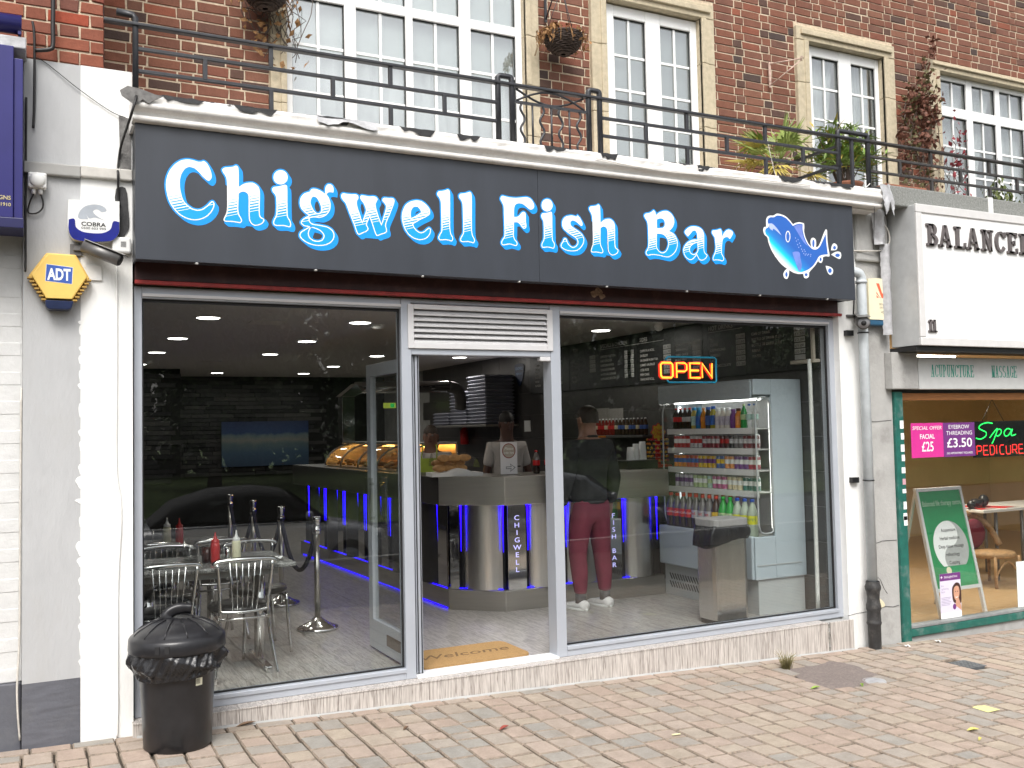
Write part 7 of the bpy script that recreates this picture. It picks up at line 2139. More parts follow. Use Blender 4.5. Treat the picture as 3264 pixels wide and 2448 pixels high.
build('mount', MB().lathe([(.05, 2.65), (.05, 2.60), (.03, 2.58)], 16, (4.80, 1.5, 0)), M_wplast, cm2)
build('dome', MB().ball((4.80, 1.5, 2.56), .045, 14, 8), M_wplast, cm2)
# ---------------------------------------------------------------- therapy shop on the right
M_beige = pm('warm_beige_wall', (.70, .55, .33), .85, var=.06, scale=3)
rm = MB()
rm.box(6.08, 14, 4.9, 5.0, -.35, 2.5)
rm.box(13.9, 14, .1, 4.9, -.35, 2.5)
structure('therapy_room_wall', rm, M_beige, None, (0, 0, 0))
structure('party_wall', MB().box(5.62, 6.09, .36, 11.6, -.4, 3.38), M_beige, None, (0, 0, 0))
structure('therapy_room_floor', MB().box(6.09, 13.9, .0, 4.9, -.40, -.215), striped_stone('tan_laminate', (.5, 5, 1), (.30, .19, .09), (.46, .31, .16), .35), None, (0, 0, 0))
structure('therapy_room_ceiling', MB().box(6.09, 13.9, .02, 4.9, 2.38, 2.5), pm('cream_ceiling', (.7, .6, .42), .9), None, (0, 0, 0))
ts = thing('therapy_shopfront', 'green painted timber shopfront with a large pane at the right', 'shopfront', (8, -.05, -.25))
mb = MB().box(6.103, 6.202, -.095, .05, gz(6.15)-.02, 1.87)
post_ = build('door_post', mb, M_green, ts, bevel=.008)
sl = MB(); sl.box(6.202, 14, -.085, .05, -.235, -.165)
build('sill', sl, M_green, ts, bevel=.008)
build('sill_bead', MB().box(6.202, 14, -.088, .0, -.163, -.138), pm('worn_grey_bead', (.22, .23, .23), .6, var=.2), ts, bevel=.004)
build('stall_riser', MB().box(6.2, 14, -.06, .05, -.5, -.236), M_conc, ts)
build('pane', MB().box(6.2, 14, -.035, -.027, -.138, 1.80), M_gl, ts)
build('head_beam', MB().box(6.2, 14, -.05, .05, 1.795, 1.858), pm('orange_timber', (.38, .16, .05), .5, var=.25, stretch=(.4, 6, 6)), ts, bevel=.004)
build('head_gap_shade', MB().box(6.1, 14, -.03, .1, 1.86, 1.90), M_black, ts)  # black bar, the shade of the gap above the beam put into colour
for k in range(9):
    z = 1.62-.098*k-(.01 if k % 3 else 0)
    h = (.07, .055, .062, .055, .05, .05, .035, .065, .06)[k]
    c = build('sticker', MB().box(6.152+.006*(k % 2), 6.196, -.0965, -.0955, z-h, z), M_pw if k != 5 else pm('pink_sticker', (.6, .35, .4), .6), ts)
build('sticker', MB().box(6.155, 6.198, -.0965, -.0955, .72, .80), M_pw, ts)
fs_ = thing('shop_fascia', 'pale grey fascia reading ACUPUNCTURE MASSAGE in thin green letters', 'sign', (8, -.15, 1.89))
build('end_block', MB().box(6.025, 6.338, -.15, -.068, 1.89, 2.205), M_conc, fs_, bevel=.006)
build('panel', MB().box(6.342, 14, -.152, -.06, 1.888, 2.17), pm('pale_grey_fascia', (.56, .57, .56), .5, var=.04, dirt=.15, dcol=(.4, .4, .38), dscale=3), fs_, bevel=.004)
build('gap_shade', MB().box(6.1, 14, -.34, -.05, 2.205, 2.24), M_black, fs_)  # black strip standing for the shaded gap below the white sign
tl = thing('strip_light', 'lit strip light under the therapy shop ceiling, mirrored in the pane', 'light', (8.2, 1.6, 2.33))
build('tube', MB().tube([(7.4, 1.6, 2.345), (9.0, 1.6, 2.345)], .018, 8), emit('tube_glow', (1, .93, .8), 14), tl)
build('batten', MB().box(7.35, 9.05, 1.57, 1.63, 2.355, 2.38), M_wplast, tl)
ld = D.lights.new('strip_lamp', 'AREA'); ld.shape = 'RECTANGLE'; ld.size = 1.6; ld.size_y = .1; ld.energy = 60; ld.color = (1, .9, .74)
o = D.objects.new('strip_lamp', ld); COL.objects.link(o); o.parent = tl; o.location = (0, 0, -.01)
# slab-serif capitals drawn as strokes
def serif(mb, ch, x, z, h, w, T, t, f3, dep):
    """T thick stroke, t thin stroke (fractions of h), letter box w wide"""
    T *= h; t *= h; s = T*.75
    def q(pts): mb.poly(pts, f3, dep)
    def stem(xc, z0=0., z1=1., wd=None, foot=True, head=True):
        wd = wd or T
        q([(x+xc-wd/2, z+z0*h), (x+xc+wd/2, z+z0*h), (x+xc+wd/2, z+z1*h), (x+xc-wd/2, z+z1*h)])
        if foot: q([(x+xc-wd/2-s*.8, z+z0*h-.0004), (x+xc+wd/2+s*.8, z+z0*h-.0004), (x+xc+wd/2+s*.8, z+z0*h+t), (x+xc-wd/2-s*.8, z+z0*h+t)])
        if head: q([(x+xc-wd/2-s*.8, z+z1*h-t), (x+xc+wd/2+s*.8, z+z1*h-t), (x+xc+wd/2+s*.8, z+z1*h+.0004), (x+xc-wd/2-s*.8, z+z1*h+.0004)])
    def bar(x0, x1, zz, th=None):
        th = th or t
        q([(x+x0, z+zz*h-th/2), (x+x1, z+zz*h-th/2), (x+x1, z+zz*h+th/2), (x+x0, z+zz*h+th/2)])
    def dg(x0, z0, x1, z1, wd):
        q([(x+x0-wd/2, z+z0*h), (x+x0+wd/2, z+z0*h), (x+x1+wd/2, z+z1*h), (x+x1-wd/2, z+z1*h)])
    def arc(cx, cz, rx, rz, a0, a1, n=12):
        o = []; i_ = []
        for k in range(n+1):
            a = a0+(a1-a0)*k/n
            wdt = t+(T-t)*abs(cos(a))**1.5
            o.append((x+cx+rx*cos(a), z+(cz+rz*sin(a))*h)); i_.append((x+cx+(rx-wdt)*cos(a), z+cz*h+(rz*h-wdt)*sin(a)))
        q(o+i_[::-1])
    S_ = T/2+s*.8
    if ch == 'B':
        stem(S_); arc(S_+.2*w, .74, w*.66-S_, .26, -pi/2, pi/2); arc(S_+.2*w, .26, w*.74-S_, .26, -pi/2, pi/2)
        for zz in (t/2/h, .5, 1-t/2/h): bar(S_, S_+.22*w, zz)
    elif ch == 'D':
        stem(S_); arc(S_+.15*w, .5, w*.84-S_, .5, -pi/2, pi/2); bar(S_, S_+.17*w, t/2/h); bar(S_, S_+.17*w, 1-t/2/h)
    elif ch == 'A':
        dg(S_*.8, 0, w*.47, 1, t*1.1); dg(w-S_*.9, 0, w*.5, 1, T); bar(w*.25, w*.75, .32)
        for xc in (S_*.8, w-S_*.9): bar(xc-s*1.1, xc+s*1.1, t/2/h)
    elif ch == 'L':
        stem(S_); bar(S_, w*.95, t/2/h); dg(w*.93, 0, w*.97, .28, t)
    elif ch == 'N':
        stem(S_*.8, wd=t*1.2); stem(w-S_*.8, wd=t*1.2, foot=False); dg(S_*.7, 1, w-S_*.8, 0, T)
    elif ch in 'CG':
        arc(w*.52, .5, w*.5, .5, radians(38), radians(322)); dg(w*.93, .72, w*.93, .98, t)
        if ch == 'G': stem(w*.84, 0.02, .42, foot=False)
    elif ch == 'E':
        stem(S_); bar(S_, w*.93, t/2/h); bar(S_, w*.70, .5); bar(S_, w*.9, 1-t/2/h); dg(w*.92, 0, w*.95, .26, t); dg(w*.9, .76, w*.9, 1, t); dg(w*.7, .38, w*.7, .62, t)
    elif ch == 'U':
        stem(S_, .25, 1, foot=False); stem(w-S_*.9, .25, 1, wd=t*1.2, foot=False); arc(w*.5, .27, w*.5-S_+T/2, .27, pi, 2*pi)
    elif ch in 'PR':
        stem(S_); arc(S_+.15*w, .73, w*.66-S_, .27, -pi/2, pi/2); bar(S_, S_+.17*w, .47); bar(S_, S_+.17*w, 1-t/2/h)
        if ch == 'R': dg(w*.9, 0, w*.45, .48, T)
    elif ch == 'T':
        stem(w*.5, head=False); bar(0, w, 1-t/2/h); dg(t/2, .76, t/2, 1, t); dg(w-t/2, .76, w-t/2, 1, t)
    elif ch == 'M':
        stem(S_*.8, wd=t*1.2); stem(w-S_*.9); dg(S_*.8, 1, w*.5, .05, T); dg(w-S_*.9, 1, w*.5, .05, t)
    elif ch == 'S':
        arc(w*.5, .74, w*.44, .26, radians(35), radians(270)); arc(w*.5, .26, w*.46, .26, radians(-145), radians(90))
    elif ch == '1':
        stem(w*.55, head=False); dg(w*.5, 1, w*.2, .82, T*.8)
M_tgreen = pm('teal_print', (.03, .33, .24), .5)
mb = MB()
def word(mb, s, x, z, h, pitch, w, T, t, y, dep=(0, .001)):
    for k, ch in enumerate(s): serif(mb, ch, x+pitch*k, z, h, w*(.6 if ch == '1' else 1), T, t, XZ(y), dep)
word(mb, 'ACUPUNCTURE', 6.492, 1.995, .108, .0508, .047, .10, .05, -.1525)
build('lettering', mb, M_tgreen, fs_)
mb = MB()
word(mb, 'MASSAGE', 7.285, 1.995, .108, .0505, .047, .10, .05, -.1525)
build('lettering', mb, M_tgreen, fs_)
bs2 = thing('therapy_sign', 'white box sign with dark raised serif letters reading BALANCED at the right edge', 'sign', (8, -.38, 2.25))
build('casing', MB().box(6.12, 14, -.36, -.07, 2.248, 3.44), pm('pale_steel_casing', (.55, .56, .56), .45, metal=.2, var=.06, dirt=.15), bs2, bevel=.004)
build('frame', MB().box(6.118, 14, -.382, -.36, 3.372, 3.445).box(6.118, 14, -.382, -.36, 2.246, 2.315).box(6.118, 6.185, -.3815, -.36, 2.316, 3.371), pm('sign_frame', (.62, .61, .60), .5, var=.05), bs2, bevel=.006)
build('face', MB().box(6.185, 14, -.370, -.361, 2.315, 3.372), pm('white_sign_face', (.82, .82, .81), .4, var=.01), bs2)
M_raised = pm('grey_brown_raised_letters', (.11, .095, .095), .55, var=.2)
for k, (ch, xa, wl_) in enumerate((('B', 6.232, .145), ('A', 6.375, .175), ('L', 6.575, .14), ('A', 6.725, .175), ('N', 6.922, .155), ('C', 7.10, .145), ('E', 7.262, .14), ('D', 7.43, .16))):
    l_ = MB(); serif(l_, ch, xa, 3.095-.000*k, .188, wl_, .20, .10, XZ(-.3705), (0, .018))
    build('letter', l_, M_raised, bs2)
for xa in (6.215, 6.262):
    l_ = MB(); serif(l_, '1', xa, 2.36, .105, .05, .24, .12, XZ(-.3705), (0, .014))
    build('numeral', l_, M_raised, bs2)
# posters on the pane
def poster(name, x0, x1, z0, z1, mat, label, y=-.0375):
    return single(name, MB().box(x0, x1, y, y+.0015, z0, z1), mat, label, 'poster', org=((x0+x1)/2, y, z0))
M_pkp = pm('magenta_poster', (.62, .03, .27), .5, var=.05)
M_ppp = pm('purple_poster', (.15, .03, .19), .5, var=.05)
p1 = poster('window_poster', 6.350, 6.755, 1.29, 1.594, M_pkp, 'pink window poster reading SPECIAL OFFER FACIAL £25')
mb = MB(); Y_ = -.0378
text_mb(mb, 'SPECIAL OFFER', (6.552, Y_, 1.535), .045, align='CENTER', maxw=.37, shear=.2)
text_mb(mb, 'FACIAL', (6.552, Y_, 1.455), .058, align='CENTER', bold=.015)
text_mb(mb, '£25', (6.552, Y_, 1.345), .12, align='CENTER', bold=.012, sx=.85)
build('print', mb, M_pw, p1)
p2 = poster('window_poster', 6.757, 7.172, 1.287, 1.592, M_ppp, 'purple window poster reading EYEBROW THREADING £3.50')
mb = MB()
text_mb(mb, 'EYEBROW', (6.965, Y_, 1.537), .05, align='CENTER', maxw=.27)
text_mb(mb, 'THREADING', (6.965, Y_, 1.482), .05, align='CENTER', maxw=.34)
text_mb(mb, '£3.50', (6.965, Y_, 1.372), .115, align='CENTER', maxw=.33, bold=.012)
text_mb(mb, '(NO APPOINTMENT REQUIRED)', (6.965, Y_, 1.31), .026, align='CENTER', maxw=.34)
build('print', mb, M_pw, p2)
p3 = poster('window_poster', 6.634, 6.90, -.135, .258, pm('pale_lilac_poster', (.66, .62, .74), .5, var=.03), 'lilac and white skin clinic poster with a dark haired woman low in the pane')
mb = MB()
mb.m = 0; mb.poly([(6.634, .195), (6.90, .195), (6.90, .258), (6.634, .258)], XZ(Y_))
mb.m = 1; mb.poly([(6.634, -.135), (6.90, -.135), (6.90, -.085), (6.634, -.085)], XZ(Y_))
mb.m = 2; mb.poly(cr([(6.785, .06), (6.79, .13), (6.835, .168), (6.88, .16), (6.898, .12), (6.898, -.01), (6.86, -.02), (6.80, .0)], 4), XZ(Y_-.0003))
mb.m = 3; mb.poly(cr([(6.805, .07), (6.81, .12), (6.84, .14), (6.87, .13), (6.88, .08), (6.865, .03), (6.84, .01), (6.815, .03)], 4), XZ(Y_-.0006))
mb.poly([(6.838, .03), (6.868, .03), (6.897, -.04), (6.897, -.08), (6.82, -.03)], XZ(Y_-.0005))
mb.m = 1; mb.poly(cr([(6.825, .045), (6.84, .035), (6.86, .045), (6.842, .04)], 3), XZ(Y_-.0009))
mb.m = 4
for a in (6.828, 6.856): mb.poly([(a-.007, .088), (a+.007, .088), (a+.005, .094), (a-.005, .094)], XZ(Y_-.0009))
mb.m = 0; mb.poly([(6.81+.022*cos(k*pi/8), -.04+.026*sin(k*pi/8)) for k in range(16)], XZ(Y_-.0009))
mb.m = 1; text_mb(mb, 'SkinLightClinic', (6.69, Y_, .218), .028, maxw=.17); text_mb(mb, '+', (6.645, Y_, .212), .045, bold=.02)
mb.m = 5
for k, s in enumerate(('Skin', 'Lightening', 'Facial')): text_mb(mb, s, (6.645, Y_, .145-.027*k), .024)
for k in range(6): mb.poly([(6.645, .045-.013*k), (6.77-.01*(k % 3), .045-.013*k), (6.77-.01*(k % 3), .050-.013*k), (6.645, .050-.013*k)], XZ(Y_))
build('print', mb, [M_ppp, M_pw, pm('dark_hair_print', (.05, .02, .015), .5), pm('skin_print', (.56, .30, .2), .5), M_ink, pm('grey_lilac_print', (.34, .30, .42), .6)], p3)
poster('window_notice', 7.665, 8.2, -.135, .285, pm('white_paper', (.72, .76, .74), .7), 'plain white paper taped low in the pane at the right edge')
le = thing('led_sign', 'black LED window sign reading Spa in green and PEDICURE in red', 'neon sign', (7.7, -.01, 1.265))
build('panel', MB().box(7.18, 8.25, -.012, .0, 1.265, 1.598), M_black, le, bevel=.003)
M_lg = emit('green_led', (.02, 1., .12), 2.2); M_lr = emit('red_led', (1., .03, .03), 1.8)
def dots(mb, pts, step, r):
    P_ = [Vector((p[0], 0, p[1])) for p in pts]; acc = 0
    for a, b_ in zip(P_, P_[1:]):
        L = (b_-a).length; d = -acc
        while True:
            d += step
            if d > L: acc = L-(d-step); break
            q = a.lerp(b_, max(0, d)/L if L else 0)
            mb.ball((q.x, -.013, q.z), (r, .004, r), 6, 4)
S2 = lambda l: [(p.x, p.y) for p in sm([(a, b_, 0) for a, b_ in l], 5)]
mb = MB()
for l in ([(7.46, 1.575), (7.38, 1.585), (7.29, 1.565), (7.265, 1.535), (7.31, 1.515), (7.36, 1.495), (7.35, 1.46), (7.28, 1.435), (7.22, 1.445)], [(7.40, 1.44), (7.52, 1.53), (7.46, 1.42), (7.43, 1.39)], [(7.50, 1.515), (7.56, 1.52), (7.57, 1.49), (7.53, 1.46), (7.49, 1.465)], [(7.72, 1.51), (7.66, 1.525), (7.61, 1.49), (7.63, 1.455), (7.68, 1.47), (7.73, 1.52), (7.71, 1.46), (7.78, 1.47)]):
    dots(mb, S2(l), .012, .0055)
build('green_lettering', mb, M_lg, le, kind='stuff')
mb = MB()
for ch, x0 in zip('PEDICURE', (7.225, 7.315, 7.405, 7.495, 7.54, 7.63, 7.72, 7.81)):
    g_ = {'P': gl_['P'], 'E': gl_['E'], 'D': [[(0, 0), (0, 1), (.7, 1), (1, .75), (1, .25), (.7, 0), (0, 0)]], 'I': [[(0, 0), (0, 1)]], 'C': [[(1, 1), (0.2, 1), (0, .8), (0, .2), (.2, 0), (1, 0)]], 'U': [[(0, 1), (0, .15), (.2, 0), (.8, 0), (1, .15), (1, 1)]], 'R': [[(0, 0), (0, 1), (.8, 1), (1, .85), (1, .55), (.8, .45), (0, .45)], [(.5, .45), (1, 0)]]}[ch]
    for s in g_: dots(mb, [(x0+p[0]*.062, 1.288+p[1]*.085) for p in s], .0115, .005)
build('red_lettering', mb, M_lr, le, kind='stuff')
for x in (7.32, 7.62): build('hanging_wire', MB().tube([(x, -.006, 1.598), (7.47, -.006, 1.80)], .003, 4), M_iron, le)
# pavement sign standing inside
ab = thing('a_board', 'green and white A frame board reading therapy centre inside the right shop', 'a board', (7.3, .4, -.215))
def abp(u, v, w=0.):      # u across .63 m, v up the leaning face
    return Vector((6.965+u, .30+.19*(v/.95)-w, .02+v))
def afr(u0, u1, v0, v1, w0, w1, name, mat, par=None):
    mb = MB()
    vs = [abp(u, v, w) for w in (w0, w1) for v in (v0, v1) for u in (u0, u1)]
    mb._add(vs, [(0, 2, 3, 1), (4, 5, 7, 6), (0, 1, 5, 4), (2, 6, 7, 3), (0, 4, 6, 2), (1, 3, 7, 5)])
    return build(name, mb, mat, par or ab)
bd_ = afr(.03, .60, .03, .92, 0, .012, 'board', pm('green_board', (.02, .26, .09), .4, var=.05))
mb = MB()
for a, b_, c, d in ((0, .03, -.23, .95), (.60, .63, -.23, .95), (.03, .60, .92, .95), (.03, .60, 0, .03)):
    vs = [abp(u, v, w) for w in (-.01, .022) for v in (c, d) for u in (a, b_)]
    mb._add(vs, [(0, 2, 3, 1), (4, 5, 7, 6), (0, 1, 5, 4), (2, 6, 7, 3), (0, 4, 6, 2), (1, 3, 7, 5)])
build('frame', mb, M_alu_l, ab)
mb = MB()
for u in (.02, .58): mb.bar(abp(u, .93), (6.965+u, .78, -.214), .025, .02)
build('rear_leg', mb, M_alu_l, ab)
ABM = Matrix(((1, 0, 0, 6.965), (0, -.98, .196, .30), (0, .196, .98, .02), (0, 0, 0, 1)))
def F3(u, v, w): return abp(u, v, .0125+w)
def ab_text(mb, s, u, v, sz, **k):
    tmp = MB(); text_mb(tmp, s, (u, 0, v), sz, **k)
    mb._add([F3(p[0], p[2], .001) for p in tmp.v], tmp.f)
mb = MB()
mb.m = 0; mb.poly([(.335+.235*cos(k*pi/20), .40+.235*sin(k*pi/20)) for k in range(40)], F3)
mb.m = 1
yy = [(.335+.235*cos(-pi/2+k*pi/16), .40+.235*sin(-pi/2+k*pi/16)) for k in range(17)]+[(.335+.1175*cos(pi/2-k*pi/10), .5175+.1175*sin(pi/2-k*pi/10)) for k in range(1, 10)]+[(.335-.1175*sin(k*pi/10), .2825+.1175*cos(k*pi/10)) for k in range(1, 10)]
mb.poly(yy, lambda u, v, w: F3(u, v, .0005))
mb.m = 2
for k, s in enumerate(('Acupuncture', 'Herbal medicine', 'Deep tissue massage', 'reflexology', 'Cupping')): ab_text(mb, s, .335, .535-.075*k, .045, align='CENTER', maxw=(.2, .27, .34, .19, .14)[k], bold=.012)
mb.m = 3
ab_text(mb, 'Balanced life therapy centre', .325, .78, .07, align='CENTER', maxw=.53)
mb.m = 4; mb.poly([(.18, .06), (.58, .06), (.58, .22), (.18, .22)], lambda u, v, w: F3(u, v, .0015))
mb.m = 5
ab_text(mb, 'Laurence', .42, .155, .055, align='CENTER', shear=.3); ab_text(mb, 'Butler', .43, .10, .055, align='CENTER', shear=.3)
tmp = [(.235+.035*cos(k*pi/8), .18+.035*sin(k*pi/8)) for k in range(16)]
mb.poly(tmp, lambda u, v, w: F3(u, v, .003))
build('print', mb, [M_pw, pm('pale_grey_print', (.42, .43, .42), .5), M_ink, pm('mint_print', (.55, .7, .55), .5), pm('mid_green_print', (.03, .3, .12), .5), pm('cream_print', (.75, .7, .5), .5)], bd_)
# furniture inside the therapy shop
tt_ = thing('work_table', 'white folding table with a red cloth in the therapy shop', 'table', (9.7, 1.6, -.215))
build('top', MB().box(9.0, 11.0, 1.3, 1.95, .565, .60), M_wplast, tt_, bevel=.006)
for x in (9.3, 9.75, 10.7):
    for y in (1.38, 1.86): build('leg', MB().tube([(x, y, .565), (x, y, -.213)], .02, 8), M_gunm, tt_)
single('red_cloth', MB().grid(lambda u, v: (9.02+.62*u, 1.34+.5*v, .604+.006*sin(u*9+v*4)), 10, 6), M_redlab, 'red cloth lying on the folding table', 'cloth')
single('camera_bag', MB().ball((9.2, 1.55, .66), (.10, .07, .05), 10, 6).ball((9.33, 1.55, .68), (.06, .06, .07), 10, 6).tube([(9.06, 1.5, .65), (9.0, 1.46, .65)], .045, 10), M_black, 'black camera like object on the folding table', 'camera')
wc = thing('wicker_chair', 'tan wicker armchair with a dark red back beside the table', 'chair', (9.0, 1.2, -.215))
M_rat = pm('tan_rattan', (.34, .2, .09), .6, var=.3, scale=30, bmp=.3)
build('back', MB().tube(sm([(8.75, 1.4, .15), (8.74, 1.45, .45), (8.85, 1.5, .55), (9.05, 1.5, .53), (9.2, 1.42, .42), (9.24, 1.3, .2)], 5), .035, 8), M_rat, wc)
build('back_pad', MB().ball((8.98, 1.43, .33), (.19, .05, .17), 14, 8), pm('dark_red_fabric', (.16, .015, .03), .9), wc)
build('seat', MB().lathe([(0, .1), (.24, .1), (.25, .13), (.24, .16), (0, .17)], 20, (8.98, 1.22, 0)), M_rat, wc)
for a, b_ in ((8.80, 1.03), (9.18, 1.03), (8.80, 1.40), (9.18, 1.40)): build('leg', MB().tube([(a, b_, .12), (a, b_, -.213)], .018, 8), M_rat, wc)
build('arch_stretcher', MB().tube([(8.8+.38*k/12, 1.03, -.1+.16*sin(pi*k/12)) for k in range(13)], .012, 6), M_rat, wc)
sh2 = single('nail_shelf', MB().box(8.9, 9.9, 4.75, 4.89, 1.05, 1.08), M_wplast, 'white shelf of red bottles on the far wall of the therapy shop', 'shelf')
for k in range(14): single('polish_bottle', MB().lathe([(0, 0), (.028, 0), (.028, .06), (.012, .075), (.012, .12), (0, .125)], 10, (8.98+.065*k, 4.80, 1.081)), M_redlab if k % 3 else M_black, '%s small polish bottle from the left on the far white shelf' % ORD[k], 'bottle', 'polish bottles on the far shelf')
tr = thing('trolley', 'dark low cabinet with magazines behind the green doorpost', 'cabinet', (6.6, 1.2, -.215))
build('carcass', MB().box(6.35, 6.75, 1.0, 1.5, -.21, .52), pm('dark_timber', (.07, .05, .035), .5), tr, bevel=.006)
build('shelf', MB().box(6.33, 6.77, .98, 1.52, .52, .545), M_wplast, tr)
single('magazine_pile', MB().box(6.42, 6.68, 1.05, 1.35, .546, .56).box(6.44, 6.69, 1.07, 1.36, .561, .575).box(6.41, 6.66, 1.04, 1.33, .576, .59), M_pw, 'small pile of magazines on the dark cabinet behind the green doorpost', 'magazines')
cu = thing('cutting_mat', 'dark tools laid on the floor in front of the board', 'floor tools', (7.5, .2, -.215)) if False else None
# ---------------------------------------------------------------- people
def skin_obj(name, verts, edges, radii, mat, parent, sub=2, root=0, flat=None):
    me = D.meshes.new(name)
    me.from_pydata([tuple(v) for v in verts], edges, [])
    me.materials.append(mat)
    o = D.objects.new(name, me)
    COL.objects.link(o)
    o.parent = parent
    md = o.modifiers.new('skin', 'SKIN')
    md.use_smooth_shade = True
    if not me.skin_vertices:
        pass
    sv = me.skin_vertices[0].data
    for i, r in enumerate(radii):
        sv[i].radius = r if isinstance(r, tuple) else (r, r)
    sv[root].use_root = True
    sb = o.modifiers.new('subsurf', 'SUBSURF'); sb.levels = sub; sb.render_levels = sub
    return o

class Sk:
    def __init__(s): s.v = []; s.e = []; s.r = []
    def add(s, p, r, par=None):
        s.v.append(Vector(p)); s.r.append(r)
        if par is not None: s.e.append((par, len(s.v)-1))
        return len(s.v)-1
    def chain(s, par, pts):
        for p, r in pts: par = s.add(p, r, par)
        return par
def hand(sk, wrist, w, dr, side, palm):
    """palm and five separate bent fingers; dr = direction of the fingers, side = across the palm (index side), palm = facing of the palm"""
    d = Vector(dr).normalized(); sd_ = Vector(side).normalized(); pn = Vector(palm).normalized()
    p = Vector(w)
    k = sk.add(p+d*.045, (.034, .018), wrist)
    for j, (o, L) in enumerate(((.027, .066), (.009, .076), (-.009, .070), (-.026, .055))):
        a = sk.add(p+d*.085+sd_*o, .0105, k)
        b_ = sk.add(p+d*(.085+L*.5)+sd_*o*1.08+pn*.008, .009, a)
        sk.add(p+d*(.085+L*.88)+sd_*o*1.05+pn*.026, .0075, b_)
    a = sk.add(p+d*.035+sd_*.038+pn*.008, .011, k)
    sk.add(p+d*.078+sd_*.052+pn*.02, .009, a)

